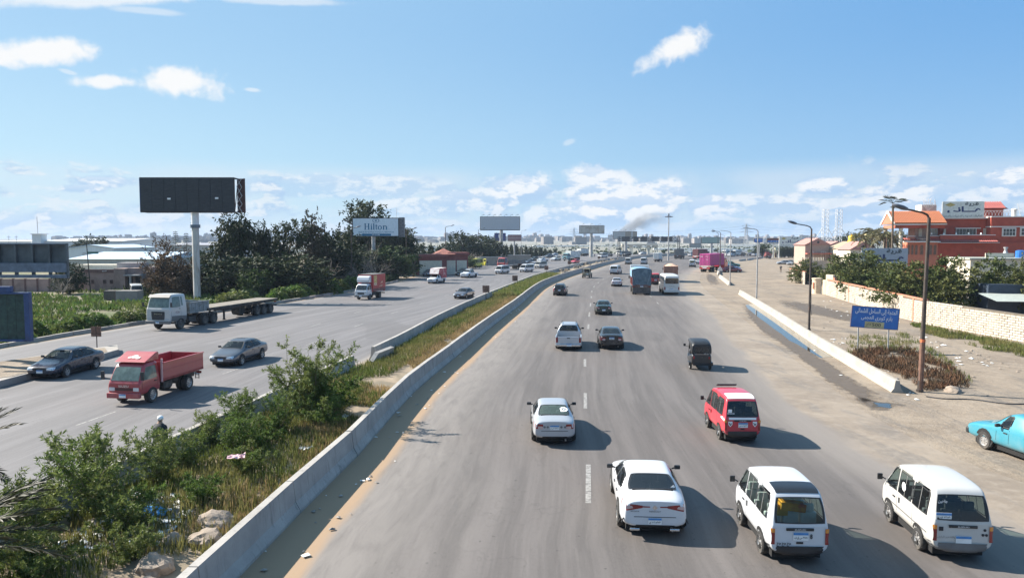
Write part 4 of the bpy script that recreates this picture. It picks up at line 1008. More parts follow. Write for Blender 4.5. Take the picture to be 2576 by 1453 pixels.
def flatbed():
 """heavy tractor drawing an empty flat trailer; x 0 at the tractor's front axle"""
 P=Proto(); W=2.44
 bv=add_cab(P, 1.40, 2.25, W, 2.45, .70, 1.98, slope=.26, glass=GLASS_G, bump=GREYP, letters='MAN', sleeper=True, hl='square', visor=GREYP)
 for sg in(1, -1):
  P.add('cab_flank', patch(bv, [(1.3, sg*1.22, .74), (-.80, sg*1.22, .74), (-.80, sg*1.22, 1.18), (1.2, sg*1.22, 1.30)], (0, -sg, 0), 6, off=.012, rnd=.05), GREYP)
  P.lettering('A Line', .5, .22, (.42, sg*(near_y(bv, .42, 1.62, 1)+.012), 1.58), PI if sg>0 else 0, M('dull_red_ink', (.20, .05, .06), .6))
  b=MB(); b.prism_y([(-.62, .52), (-.62, .95), (-.45, 1.18), (.45, 1.18), (.62, .95), (.62, .52), (.55, .52), (.52, .9), (.4, 1.08), (-.4, 1.08), (-.52, .9), (-.55, .52)], sg*.92, sg*1.20); P.mb('mudguard', b, GREYP)
 chassis(P, -5.2, 1.1, .86); axle(P, 0, W, .52); axle(P, -3.45, W, .52, True); axle(P, -4.85, W, .52, True)
 b=MB(); b.box(-1.7, .95, .72, 1.0, .42, .5); P.mb('fuel_tank', b, FRAME, bev=.06)
 b=MB(); b.box(-1.05, .7, 1.3, .3, .5, 1.0); P.mb('air_filter', b, BLACK, bev=.05)
 grey=M('weathered_grey_paint', (.23, .25, .25), .75, var=.2, c2=(.12, .11, .10))
 drop_body(P, -4.15, -1.35, 2.3, 1.32, .86, grey, None, 5)
 for i in(-3.45, -4.85):
  for sg in(1, -1):
   b=MB(); b.path([(i-.62, sg*1.08, .75), (i-.4, sg*1.08, 1.10), (i+.4, sg*1.08, 1.10), (i+.62, sg*1.08, .75)], .05, 4); P.mb('mudguard', b, FRAME)
 deck=M('trailer_deck', (.17, .15, .12), .9, var=.22, scale=2, c2=(.22, .19, .16))
 b=MB(); b.box(-10.0, 0, 1.50, 12.4, 2.5, .08); ti=P.mb('trailer_deck', b, deck)
 b=MB()
 for sg in(1, -1):
  b.box(-10.0, sg*1.2, 1.40, 12.4, .10, .20); b.prism_y([(-4.0, 1.42), (-7.0, 1.42), (-16.1, 1.42), (-16.1, 1.15), (-7.4, .92), (-6.6, 1.15), (-4.0, 1.22)], sg*.52, sg*.42)
 for k in range(12):b.box(-4.4-k*1.06, 0, 1.40, .08, 2.36, .12)
 P.mb('trailer_frame', b, FRAME)
 for k in range(11):
  for sg in(1, -1):b=MB(); b.box(-4.6-k*1.12, sg*1.262, 1.40, .06, .03, .22); P.mb('stake_pocket', b, FRAME)
 for x in(-12.3, -13.6, -14.9):axle(P, x, 2.46, .52, True)
 for sg in(1, -1):b=MB(); b.box(-7.0, sg*.78, .74, .16, .14, 1.2); b.box(-7.0, sg*.78, .14, .3, .25, .05); P.mb('landing_leg', b, FRAME)
 b=MB(); b.tube((-10.6, -.45, .72), (-10.6, .45, .72), .52, n=16); P.mb('spare_wheel', b, RUBBER)
 b=MB(); b.box(-4.1, .6, 1.86, .05, .05, .7); P.mb('stake', b, FRAME)
 under_guard(P, -16.15, 2.4, .8); rear_lamps(P, -16.2, 2.3, 1.15)
 return P
def box_truck(red=True):
 """light lorry with a tall box"""
 P=Proto(); W=1.95
 bv=add_cab(P, 2.75, 1.60, 1.80, 1.62, .50, 1.28, slope=.40, glass=GLASS, bump=GREYP, hl='swept', grille=BLACK)
 chassis(P, -2.9, 2.3, .68); axle(P, 1.75, 1.8, .40, rim=STEEL_D); axle(P, -1.55, 1.8, .40, True)
 dk=M('roof_sheet_dark', (.10, .10, .095), .8)
 i=box_body(P, -3.05, 1.22, 2.10, 1.02, 2.25, 'box', 0, True, dk if red else None)
 b=MB(); b.prism_y([(1.22, 2.25), (1.95, 2.25), (2.10, 2.55), (1.95, 2.95), (1.60, 3.12), (1.22, 3.14)], -.86, .86); P.mb('wind_deflector', b, 'paint', bev=.05)
 if red:
  for sg in(1, -1):
   yel=M('print_yellow', (.62, .46, .10), .5); cr=M('print_cream', (.75, .68, .45), .5)
   y=sg*1.053
   b=MB(); b.box(.35, y, 2.62, .95, .006, 1.05, ry=0); P.mb('printed_panel', b, M('print_gold', (.50, .33, .10), .5, c2=(.72, .55, .25), scale=2.5), i)
   P.lettering('FOX', .95, .36, (.35, y+sg*.006, 1.98), PI if sg>0 else 0, cr, i, bold=.05)
   P.lettering('فوكس', .7, .36, (-1.75, y+sg*.004, 2.18), PI if sg>0 else 0, cr, i, bold=.03, ar=True)
   P.lettering('فوكس', 1.0, .28, (-1.45, y+sg*.004, 1.70), PI if sg>0 else 0, cr, i, bold=.02, ar=True)
   b=MB(); b.box(-.9, y-sg*.001, 1.22, 4.2, .003, .36); P.mb('dirt_band', b, M('dirty_red', (.19, .07, .06), .8, c2=(.3, .2, .16)), i)
 rear_lamps(P, -3.08, 2.0, .92); under_guard(P, -3.0, 2.0, .62)
 b=MB(); b.box(.3, .7, .66, .8, .3, .36); P.mb('fuel_tank', b, FRAME, bev=.04)
 return P
def pickup_box():
 """white pickup carrying a tall canvas box"""
 P=car(L=5.0, W=1.72, H=1.68, hood=1.04, nose=.88, cowl=1.28, rf=.78, rr=-.32, belt=1.05, wr=.36, wx=(1.55, -1.45), bed=True, windows=1, boxy=.4)
 canvas=M('worn_canvas', (.62, .57, .56), .85, var=.12, c2=(.45, .33, .32), scale=2)
 b=MB(); b.prism_y([(-2.55, .95), (-.30, .95), (-.28, 1.62), (1.05, 1.72), (.55, 2.72), (-2.55, 2.78)], -.93, .93); i=P.mb('cargo_box', b, 'box', bev=.03)
 b=MB(); b.add([(1.066, -.90, 1.74), (1.066, .90, 1.74), (.575, .90, 2.70), (.575, -.90, 2.70)], [(0, 1, 2, 3)]); P.mb('front_sheet', b, canvas, i)
 b=MB(); b.add([(.53, -.92, 2.745), (.53, .92, 2.745), (-2.5, .92, 2.80), (-2.5, -.92, 2.80)], [(0, 1, 2, 3)]); P.mb('roof_sheet', b, canvas, i)
 return P
def dump_truck(tarp=None, W=2.55, cabm=None, L=8.6, H=2.35, body='body', z0=1.35, ribs=7, grille=BLACK, load=None, hooprail=False, cabH=2.25, letters=None, flap=None):
 """three-axle tipper; front of cab at +x"""
 P=Proto(); f=L/2
 add_cab(P, f, 2.0, 2.40, cabH, .68, 1.88, slope=.28, bump=BLACK, grille=grille, letters=letters)
 chassis(P, -f+.2, f-.6, .86); axle(P, f-1.35, 2.44, .50); axle(P, -f+2.9, 2.44, .50, True); axle(P, -f+1.5, 2.44, .50, True)
 drop_body(P, -f, f-2.15, W, z0, H, body, None, ribs)
 if tarp:
  z1=z0+H
  b=MB(); x0, x1=-f-.04, f-2.2; n=9; vs=[]
  for i in range(n+1):
   x=x0+(x1-x0)*i/n; sag=.10*mnoise.noise(Vector((x, 1, 0)))
   for(y, z)in((-W/2-.07, z1-.95), (-W/2-.08, z1-.1), (-W/2-.02, z1+.16), (-W*.25, z1+.34+sag), (0, z1+.40+sag), (W*.25, z1+.34+sag), (W/2+.02, z1+.16), (W/2+.08, z1-.1), (W/2+.07, z1-.95)):
    vs.append((x, y+.03*mnoise.noise(Vector((x*2, y, z))), z+.03*mnoise.noise(Vector((x*2, y*2, z)))))
  k=9; fs=[(i*k+j, i*k+j+1, (i+1)*k+j+1, (i+1)*k+j)for i in range(n)for j in range(k-1)]
  b.add(vs, fs); P.mb('tarpaulin', b, tarp, smooth=True)
  b=MB(); vs=[]; nn=9
  for j in range(nn+1):
   for i in range(nn+1):
    y=-W/2+W*i/nn; t=j/nn; bow=.45*(1-(2*i/nn-1)**2)
    zt_=z1+.16+.22*(1-(2*i/nn-1)**2); zb_=z0+.15+.22*(2*i/nn-1)**4*-1
    vs.append((-f-.07-.05*math.sin(t*PI)+.03*mnoise.noise(Vector((y*2, t*3, 3))), y, zt_+(zb_-zt_)*t))
  b.add(vs, [(j*(nn+1)+i, j*(nn+1)+i+1, (j+1)*(nn+1)+i+1, (j+1)*(nn+1)+i)for j in range(nn)for i in range(nn)])
  P.mb('tarpaulin_flap', b, flap or tarp, smooth=True)
  b=MB(); b.path([(-f-.14, -W/2+.05, z1-.2), (-f-.15, -W*.30, z0+.25), (-f-.15, 0, z0+.10), (-f-.15, W*.30, z0+.25), (-f-.14, W/2-.05, z1-.2)], .025); P.mb('rope', b, M('faded_rope', (.20, .27, .32), .9))
 if load:
  b=MB(); n=8; vs=[]
  for j in range(n+1):
   for i in range(n+1):
    x=-f+.1+(L-2.4)*i/n; y=-W/2+.1+(W-.2)*j/n; vs.append((x, y, z0+H+.05+.45*math.sin(PI*i/n)*math.sin(PI*j/n)))
  b.add(vs, [(j*(n+1)+i, j*(n+1)+i+1, (j+1)*(n+1)+i+1, (j+1)*(n+1)+i)for j in range(n)for i in range(n)]); P.mb('load', b, load, smooth=True)
 if hooprail:
  b=MB(); x1=f-2.1; z1=z0+H
  b.path([(x1, -W/2, z1), (x1, -W/2, z1+.62), (x1, W/2, z1+.62), (x1, W/2, z1)], .05); b.path([(x1, -W/2, z1+.42), (x1, W/2, z1+.42)], .04); P.mb('guard_rail', b, WHITE_S)
 b=MB(); b.box(-f-.06, 0, .68, .06, W*.96, .86); P.mb('mud_flap', b, M('muddy_flap', (.085, .075, .07), .85, var=.3))
 b=MB(); b.box(-f-.04, 0, 1.22, .10, W*.98, .34); P.mb('rear_bumper', b, M('rusty_tail', (.16, .095, .075), .85, var=.3, c2=(.24, .17, .14)))
 rear_lamps(P, -f-.10, W, 1.22); P.plate(-f-.11, 0, 1.24, -1, w=.42)
 return P
def container_truck(W=2.46, L=9.0, big=True, tractor=True):
 P=Proto(); f=L/2
 add_cab(P, f+1.6, 2.1, 2.42, 2.35, .72, 1.95, slope=.26, bump=BLACK)
 chassis(P, -f, f+1, .95); axle(P, f+.4, 2.44, .50)
 for x in(-f+1.0, -f+2.3):axle(P, x, 2.44, .50, True)
 i=box_body(P, -f, f-.8, W, 1.45, 2.60, 'box', 14, True)
 b=MB(); b.box(-f-.05, 0, 1.28, .12, W, .30); P.mb('tail_beam', b, M('cream_beam', (.55, .47, .42), .7, var=.2))
 b=MB(); b.box(-f-.03, 0, .92, .08, W*.98, .40); j=P.mb('rear_bumper', b, M('red_beam', (.36, .035, .03), .6, var=.2)); P.plate(-f-.08, 0, .95, -1, w=.9, h=.18)
 rear_lamps(P, -f-.12, W, 1.28)
 return P
def bus(L=7.6, W=2.30, H=2.85, front_dark=False, wr=.42, nwin=6, ac=False, round_=False):
 P=Proto(); f=L/2; w=W/2; belt=1.55
 S=[(f, .40, w*.86, .7, w*.95, 1.1, w*.95, 1.25, w*.88, .7, .0), (f-.08, .34, w*.92, .7, w*.99, 1.25, w*.97, 1.45, w*.90, .7, .02), (f-.30, .32, w*.95, .8, w, belt, w*.99, H-.18, w*.84, .7, .03), (f-.7, .32, w*.95, .8, w, belt, w*.99, H-.02, w*.84, .7, .05), (0, .32, w*.95, .8, w, belt, w*.99, H, w*.85, .7, .05), (-f+.35, .32, w*.95, .8, w, belt, w*.99, H-.02, w*.84, .7, .05), (-f+.07, .34, w*.94, .8, w*.99, belt, w*.975, H-.14, w*.82, .7, .02), (-f, .40, w*.92, .8, w*.965, belt, w*.95, H-.34, w*.82, .7, .0)]
 me=ring_body('body', S, crease=(.3, .2, .4, .5, .1)); bv=bvh_of(me); P.add('body', me, 'paint')
 P.add('windscreen', patch(bv, [(f, -w*.88, 1.18 if front_dark else 1.40), (f, w*.88, 1.18 if front_dark else 1.40), (f-.35, w*.80, H-.30), (f-.35, -w*.80, H-.30)], (-1, 0, -.15), 8, off=.01, rnd=.12), GLASS)
 P.add('rear_window', patch(bv, [(-f, w*.84, H-1.25), (-f, -w*.84, H-1.25), (-f, -w*.82, H-.44), (-f, w*.82, H-.44)], (1, 0, 0), 8, off=.01, rnd=.16), GLASS)
 for sg in(1, -1):
  x0, x1=f-.55, -f+.35
  for k in range(nwin):
   a=x0-(x0-x1)*k/nwin-.05; b_=x0-(x0-x1)*(k+1)/nwin+.05
   P.add('side_window', patch(bv, [(a, sg*w, 1.55), (b_, sg*w, 1.55), (b_, sg*w, H-.34), (a, sg*w, H-.34)], (0, -sg, 0), 4, off=.009, rnd=.1), GLASS)
  for x in(f-1.5, -f+1.9):P.arch(bv, x, sg, wr*1.2, w); P.wheel(x, sg*(w-.12), wr, .24, 'steel', STEEL)
  P.add('headlight', patch(bv, [(f, sg*w*.50, .72), (f, sg*w*.92, .72), (f, sg*w*.92, .95), (f, sg*w*.50, .88)], (-1, 0, 0), 4, rnd=.3), HEAD)
  P.add('tail_light', patch(bv, [(-f, sg*w*.78, .72), (-f, sg*w*.94, .72), (-f, sg*w*.94, 1.15), (-f, sg*w*.78, 1.15)], (1, 0, 0), 3, rnd=.1), TAIL)
  b=MB(); b.path([(f-.1, sg*w*.95, 1.9), (f+.12, sg*(w+.14), 1.8)], .02); b.box(f+.1, sg*(w+.14), 1.62, .07, .18, .36); P.mb('mirror', b, BLACK, bev=.02)
 P.add('rear_panel', patch(bv, [(-f, w*.70, .62), (-f, -w*.70, .62), (-f, -w*.70, .98), (-f, w*.70, .98)], (1, 0, 0), 4, off=.01, rnd=.05), M('bus_panel_shade', (.62, .60, .58), .5))
 b=MB(); b.box(-f-.05, 0, .48, .14, W*.98, .26); P.mb('rear_bumper', b, 'paint', bev=.03)
 b=MB(); b.box(f+.03, 0, .48, .12, W*.96, .26); P.mb('front_bumper', b, 'paint', bev=.03)
 P.plate(-f-.02, 0, .80, -1); P.plate(f+.1, 0, .5, 1)
 P.lettering('COASTER', .8, .10, (near_x(bv, 0, 1.25, -1)-.014, 0, 1.25), -PI/2, GREYP)
 if ac:
  b=MB(); b.prism_y([(f-1.2, H), (f-1.5, H+.26), (f-2.9, H+.26), (f-3.3, H)], -w*.55, w*.55); P.mb('roof_unit', b, 'paint', bev=.04)
 b=MB(); b.box(0, 0, .32, L*.9, W*.8, .2); P.mb('underbody', b, UNDER)
 return P
def tuktuk():
 P=Proto()
 vinyl=M('black_vinyl', (.018, .018, .020), .42, var=.25); steel=M('black_enamel', (.02, .02, .022), .35, var=.2, coat=.4)
 S=[(1.20, .40, .20, .55, .26, .80, .26, .95, .20, .6, 0), (1.05, .32, .30, .5, .40, .85, .40, 1.05, .32, .6, 0), (.75, .28, .52, .5, .60, .75, .60, .82, .5, .6, 0), (.2, .28, .58, .5, .64, .62, .63, .66, .5, .6, 0), (-.75, .30, .60, .5, .66, .82, .65, .95, .58, .6, 0), (-1.28, .34, .58, .5, .63, .90, .62, 1.0, .56, .6, 0), (-1.36, .42, .50, .55, .58, .84, .57, .94, .50, .6, 0)]
 me=ring_body('body', S, crease=(.3, .2, .3, .4, .1)); bv=bvh_of(me); P.add('body', me, steel)
 S=[(.62, 1.62, .52, 1.66, .56, 1.70, .54, 1.72, .46, .6, .0), (.50, 1.58, .55, 1.64, .60, 1.74, .56, 1.78, .46, .6, .02), (-.3, 1.56, .58, 1.64, .63, 1.76, .58, 1.80, .48, .6, .04), (-1.05, .96, .62, 1.3, .64, 1.66, .58, 1.76, .46, .6, .03), (-1.32, .95, .60, 1.3, .62, 1.58, .57, 1.66, .44, .6, .0), (-1.36, .97, .56, 1.3, .58, 1.50, .54, 1.60, .42, .6, .0)]
 me2=ring_body('hood', S, crease=(.4, .3, .3, .3, .1)); b2=bvh_of(me2); P.add('hood', me2, vinyl)
 P.add('rear_screen', patch(b2, [(-1.4, .46, 1.12), (-1.4, -.46, 1.12), (-1.4, -.40, 1.46), (-1.4, .40, 1.46)], (1, 0, 0), 5, off=.008, rnd=.3), GLASS)
 P.add('trim_strip', patch(b2, [(-1.4, .57, .99), (-1.4, -.57, .99), (-1.4, -.57, 1.015), (-1.4, .57, 1.015)], (1, 0, 0), 6, off=.02, rnd=0), CHROME)
 b=MB(); b.add([(.98, -.42, 1.02), (.98, .42, 1.02), (.62, .46, 1.66), (.62, -.46, 1.66)], [(0, 1, 2, 3)]); P.mb('windscreen', b, GLASS)
 for sg in(1, -1):
  b=MB(); b.path([(.98, sg*.42, 1.0), (.62, sg*.48, 1.68)], .022); b.path([(.0, sg*.60, .66), (-.05, sg*.58, 1.64)], .018); P.mb('hoop', b, steel)
  P.wheel(-.82, sg*.60, .23, .13, 'steel', STEEL)
  b=MB(); b.box(-.82, sg*.66, .46, .56, .16, .04); b.box(-1.12, sg*.66, .36, .04, .16, .2); P.mb('mudguard', b, steel, bev=.015)
  b=MB(); b.box(-1.375, sg*.46, .80, .04, .09, .16); i=P.mb('tail_light', b, TAIL, bev=.01)
  b=MB(); b.path([(.8, sg*.45, 1.15), (.86, sg*.72, 1.25)], .012); b.box(.86, sg*.74, 1.28, .03, .14, .16); P.mb('mirror', b, BLACK)
 P.wheel(1.02, .0, .23, .13, 'steel', STEEL)
 b=MB(); b.box(-.72, 0, .80, .5, 1.0, .16); b.box(-.98, 0, 1.1, .12, 1.0, .5); P.mb('seat', b, vinyl, bev=.03)
 b=MB(); b.box(.15, 0, .78, .4, .5, .12); P.mb('driver_seat', b, vinyl, bev=.03)
 b=MB(); b.tube((-1.40, -.5, .36), (-1.40, .5, .36), .025); b.tube((-1.40, -.5, .44), (-1.40, .5, .44), .018); P.mb('rear_bumper', b, steel)
 b=MB(); b.box(-.3, .0, .30, 1.6, .9, .08); P.mb('underbody', b, UNDER)
 P.lettering('TVS', .12, .05, (-1.372, 0, .82), -PI/2, CHROME)
 P.lettering('ماشاء الله', .42, .05, (-1.375, -.34, 1.06), -PI/2, WHITE_S, ar=True)
 return P
def jeep():
 P=Proto(); cv=M('khaki_canvas', (.30, .27, .19), .85, var=.2)
 kh='paint'
 b=MB(); b.box(-.45, 0, .78, 2.3, 1.44, .62); P.mb('tub', b, kh, bev=.04)
 b=MB(); b.box(1.25, 0, .84, 1.2, 1.05, .5); P.mb('bonnet', b, kh, bev=.05)
 for sg in(1, -1):
  b=MB(); b.prism_y([(.75, .62), (1.0, .95), (1.75, .95), (1.9, .80), (1.9, .72), (1.0, .72)], sg*.52, sg*.76); P.mb('mudguard', b, kh)
  b=MB(); b.path([(-1.55, sg*.68, 1.08), (-1.52, sg*.66, 1.82), (.45, sg*.66, 1.84), (.62, sg*.66, 1.1)], .03); P.mb('hoop', b, FRAME)
  for x in(1.4, -1.05):P.wheel(x, sg*.66, .38, .22, 'steel', STEEL_D)
  b=MB(); b.prism_y([(-1.5, 1.10), (-1.48, 1.80), (-.55, 1.82), (-.6, 1.10)], sg*.70, sg*.68); P.mb('side_curtain', b, cv)
  b=MB(); b.box(-1.62, sg*.6, .9, .04, .1, .1); P.mb('tail_light', b, TAIL)
 b=MB(); b.box(-.52, 0, 1.85, 2.05, 1.40, .05); P.mb('canvas_top', b, cv, bev=.02)
 b=MB(); b.box(.55, 0, 1.45, .04, 1.3, .62); P.mb('windscreen', b, GLASS)
 b=MB(); b.box(-1.66, .30, .95, .14, .24, .36); P.mb('fuel_can', b, kh, bev=.02)
 b=MB(); b.box(-1.68, 0, .50, .1, 1.4, .14); P.mb('rear_bumper', b, FRAME)
 b=MB(); b.box(-.1, .3, 1.1, .4, .5, .6); b.box(-.1, -.3, 1.1, .4, .5, .6); P.mb('seat', b, BLACK, bev=.05)
 P.plate(-1.63, -.35, .8, -1); return P
def sprinter():
 P=minivan(L=5.9, W=2.0, H=2.65, wr=.35, wx=(1.95, -1.75), belt=1.30, nose_x=.75, big=True, n_side=3, plate_z=.7)
 return P
# ------------------------------------------------------------------ the traffic
def PC(n, c, metal=0.0, rough=.3, dirt=.35):return paint('paint_'+n, c, metal, rough, dirt)
WHT=PC('white', (.53, .545, .57), 0, .3, .16); WHT_D=PC('old_white', (.47, .465, .445), 0, .4, .4); SILV=PC('silver', (.52, .54, .57), .55, .3, .3); SILV_W=PC('pale_silver', (.40, .42, .45), .3, .32, .3)
BLK=PC('black', (.015, .016, .019), .1, .22, .18); NAVY=PC('navy', (.014, .022, .045), .2, .25, .2); GREY=PC('grey', (.085, .092, .11), .45, .28, .3); DGRN=PC('dark_green', (.016, .035, .034), .2, .25, .25)
RED=PC('red', (.50, .025, .045), 0, .32, .2); DRED=PC('dull_red', (.33, .028, .035), 0, .42, .35); CRIM=PC('crimson', (.42, .02, .025), 0, .35, .25); MAR=PC('maroon', (.15, .022, .032), .1, .3, .25); TURQ=PC('turquoise', (.030, .215, .285), 0, .35, .3)
LAV=PC('lilac_silver', (.46, .45, .49), .4, .3, .3); GBRN=PC('grey_brown', (.10, .09, .10), .4, .3, .3); KHK=PC('khaki', (.27, .24, .17), 0, .6, .3); BLU=PC('blue', (.05, .14, .40), .2, .3, .3); GRNP=PC('teal_green', (.02, .13, .12), .1, .35, .3)
YEL=PC('ambulance_yellow', (.66, .60, .06), 0, .35, .2); TEALC=PC('cab_teal', (.06, .22, .28), 0, .4, .4); CREAM=PC('bus_cream', (.55, .545, .525), 0, .35, .25)
def paneled(name, c, c2):return M(name, c, .65, var=.16, scale=1.4, c2=c2, k2=(.50, .68))
TIP_GREY=paneled('tipper_grey', (.13, .14, .14), (.20, .17, .15)); TIP_W=paneled('tipper_white', (.58, .59, .57), (.38, .35, .31)); RUSTB=paneled('rusty_red_board', (.20, .05, .045), (.28, .17, .13)); BROWN=paneled('brown_body', (.26, .13, .09), (.35, .22, .17))
TARP_B=M('blue_tarpaulin', (.13, .25, .36), .6, var=.22, scale=2.0, c2=(.24, .34, .42), k2=(.5, .7)); TARP_G=M('faded_blue_tarpaulin', (.085, .13, .165), .7, var=.25, scale=2.5, c2=(.14, .19, .22)); SACK=M('brown_sacks', (.52, .34, .24), .9, var=.25); COAL=M('dark_load', (.02, .024, .03), .8, var=.4)
BOXR=M('red_box', (.44, .035, .03), .5, var=.12, c2=(.30, .06, .05)); BOXW=M('white_box', (.62, .63, .62), .6, var=.1, c2=(.45, .43, .40)); MAGE=M('magenta_container', (.42, .045, .21), .55, var=.14, c2=(.35, .06, .16)); CMAR=M('maroon_container', (.13, .035, .04), .6, var=.2, c2=(.2, .1, .09)); PINKB=M('faded_red_box', (.40, .07, .08), .7, var=.15, c2=(.52, .28, .27))
def axles(P):
 xs=[p[4][0]for p in P.parts if p[0]=='wheel']; return min(xs), max(xs)
def ext(P):
 lo, hi=1e9, -1e9
 for p in P.parts:
  if p[3]is None and p[1]:
   dx=p[4][0]if p[4]else 0
   for v in p[1].vertices:lo=min(lo, v.co.x+dx); hi=max(hi, v.co.x+dx)
 return lo, hi
def drive(P, px, name, label, cat, mats, off=0.0, side='R', end='rear', group=None, scale=None, hd=None, skip=(), z=.008):
 """put a vehicle where its rear (or front) wheels stand, heading along its carriageway plus off degrees"""
 if not isinstance(mats, dict):mats={'paint':mats}
 p=G(*px)if len(px)==2 else Vector(px)
 if hd is None:
  d=nearest_dir(RMs if side=='R' else LMs, p)
  if side=='L':d=-d
  a=math.atan2(d.y, d.x)+math.radians(off)
 else:a=math.radians(hd)
 k=scale if isinstance(scale, (int, float))else(scale[0]if scale else 1)
 r, f=axles(P); x=r if end=='rear' else f if end=='front' else(r+f)/2
 loc=p-Vector((math.cos(a), math.sin(a), 0))*x*k; loc.z=z
 return P.spawn(name, label, cat, loc, a, mats, group, skip, scale)
GR, GL, GP='traffic driving away on the right carriageway', 'traffic coming on the left carriageway', 'vehicles parked on the dirt lot'
# --- prototypes
saloon=car(plate=None)
saloon_far=saloon
meg=car(L=4.63, W=1.82, H=1.44, hood=.95, nose=.76, cowl=.95, rf=.30, rr=-1.02, rb=-1.72, trunk=1.08, belt=.97, tail='wide', wr=.33, wx=(1.35, -1.36), plate='٣٧٩٥ ا ط ى', plate_z=.50, rearglass=GL_BLACK)
nub=car(L=4.5, W=1.70, H=1.42, hood=.92, nose=.70, rb=-1.66, rr=-.98, trunk=1.02, belt=.93, tail='corner', wx=(1.30, -1.27), plate='٩٢٧٤ ص م', plate_z=.74, rearglass=GL_GREEN)
octv=car(L=4.66, W=1.81, H=1.46, hood=.95, nose=.75, rb=-1.86, rr=-.95, trunk=1.08, belt=.98, tail='corner', wx=(1.35, -1.33), plate='٢٤٦', plate_z=.84)
pick=car(L=5.2, W=1.86, H=1.78, hood=1.12, nose=.95, cowl=1.25, rf=.70, rr=-.72, belt=1.12, wr=.37, wx=(1.65, -1.43), bed=True, boxy=.5, rack=True)
pick1=car(L=4.9, W=1.70, H=1.58, hood=1.0, nose=.84, cowl=1.18, rf=.66, rr=-.22, belt=.98, wr=.33, wx=(1.50, -1.40), bed=True, windows=1, boxy=.95, style='steel')
suv=car(L=4.35, W=1.82, H=1.68, hood=1.05, nose=.86, cowl=1.0, rf=.42, rb=-2.0, rr=-1.66, rear_h=1.42, belt=1.04, wr=.35, wx=(1.32, -1.34), tail='tall', windows=3, boxy=.6, rack=True, rt=.70, plate_z=.80)
hatch=car(L=3.9, W=1.66, H=1.42, hood=.90, nose=.70, cowl=.85, rf=.25, rb=-1.66, rr=-1.22, rear_h=1.24, belt=.90, wr=.29, wx=(1.20, -1.20), tail='corner', rt=.68)
old=car(L=4.3, W=1.62, H=1.40, hood=.90, nose=.76, cowl=.86, rf=.40, rb=-1.40, rr=-.92, trunk=.98, belt=.90, boxy=1.0, wr=.30, wx=(1.25, -1.22), tail='low', style='steel')
van=minivan(glass=GL_CLEAR, seats=SEAT_W, cargo=CARTON, plate='٩٨٢٣ س ق ف', letter='SUZUKI', roof_dark=M('black_roof_screen', (.012, .012, .014), .35, coat=.3))
van_b=minivan(glass=GL_CLEAR, rear_glass=GL_DARK, letter='SUZUKI', rear_black=False, paint_low=True, plate_z=.50)
van_r=minivan(plate='٦٩٥٨ د ص', letter='SUZUKI', plate_z=.66, roof_dark=M('white_roof_cover', (.80, .79, .78), .5))
hiace=minivan(L=4.75, W=1.72, H=2.0, wr=.33, wx=(1.55, -1.25), belt=1.14, nose_x=.30, big=True, n_side=3, face=BLACK)
econ=minivan(L=5.3, W=2.02, H=2.06, wr=.36, wx=(1.75, -1.6), belt=1.22, nose_x=.85, big=True, n_side=3, twin=True)
mpv=minivan(L=4.6, W=1.72, H=1.92, wr=.32, wx=(1.45, -1.25), belt=1.10, nose_x=.55, big=True, n_side=2)
busP=bus(); coach=bus(L=8.0, W=2.4, H=3.0, front_dark=True, nwin=5, ac=True); ambu=sprinter()
tuk=tuktuk(); jp=jeep(); isz=small_truck(); man=flatbed(); fox=box_truck(); pbx=pickup_box(); lorry=box_truck(False)
tip_tarp=dump_truck(tarp=TARP_B, flap=TARP_G, H=2.15, hooprail=True)
tip=dump_truck(H=2.4, ribs=6); tip_load=dump_truck(H=2.2, ribs=5, load=COAL); tip_low=dump_truck(H=1.15, ribs=6, cabH=2.3)
cont=container_truck()
sackt=dump_truck(L=7.0, W=2.4, H=1.5, ribs=6, load=SACK)
# --- outbound
c=drive(meg, (1636, 1322), 'sedan_car', 'glossy white sedan with thin red tail lights across the boot, nearest white sedan', 'car', WHT, 1.5, group=GR)
b=MB(); b.box(0, 0, 0, .09, .004, .07); s=b.build('sticker', WHITE_S, c, (-1.62, -.56, 1.19)); s.rotation_euler=(0, .75, PI/2)
xx=near_x(meg.bv, 0, .78, -1)
b=MB(); b.lathe([(.01, 0), (.07, 0), (.07, .012), (.01, .012)], 4, (xx-.01, 0, .86), axis='X'); b.build('emblem', CHROME, c)
for txt, w_, h_, y in(('MEGANE', .22, .03, .52), ('RENAULT', .30, .035, 0)):
 ob('boot_lettering', text_mesh(txt, w_, h_, .02), GREYP, c, (near_x(meg.bv, y, .76, -1)-.012, y, .76), -PI/2)
for sg in(1, -1):
 ob('tail_light_strip', patch(meg.bv, [(-2.3, sg*.42, .865), (-2.3, sg*.13, .865), (-2.3, sg*.13, .895), (-2.3, sg*.42, .90)], (1, 0, 0), 3, off=.012, rnd=0), TAIL, c)
 b=MB(); b.box(-2.30, sg*.52, .27, .06, .26, .07); b.build('exhaust_trim', CHROME, c, bev=.02)
 b=MB(); b.box(-2.27, sg*.84, .50, .05, .03, .14, rx=sg*.4); b.build('reflector', BLACK, c, bev=.01)
v=drive(van, (1982, 1391), 'minibus', 'white minibus with a black roof screen and three stickers low on its tailgate', 'minibus', WHT, 1.5, group=GR)
for k in range(3):ob('sticker', text_mesh('حج', .10, .10, .03, ar=True), INK, v, (near_x(van.bv, .5-k*.12, .50, -1)-.03, .50-k*.12, .56), -PI/2)
ob('sticker', text_mesh('8', .06, .12, .03), INK, v, (near_x(van.bv, -.25, .76, -1)-.018, -.27, .76), -PI/2)
v=drive(van_b, (2380, 1384), 'minibus', 'cream white minibus with dark tinted rear window, furthest right in the traffic', 'minibus', WHT_D, 1.5, group=GR)
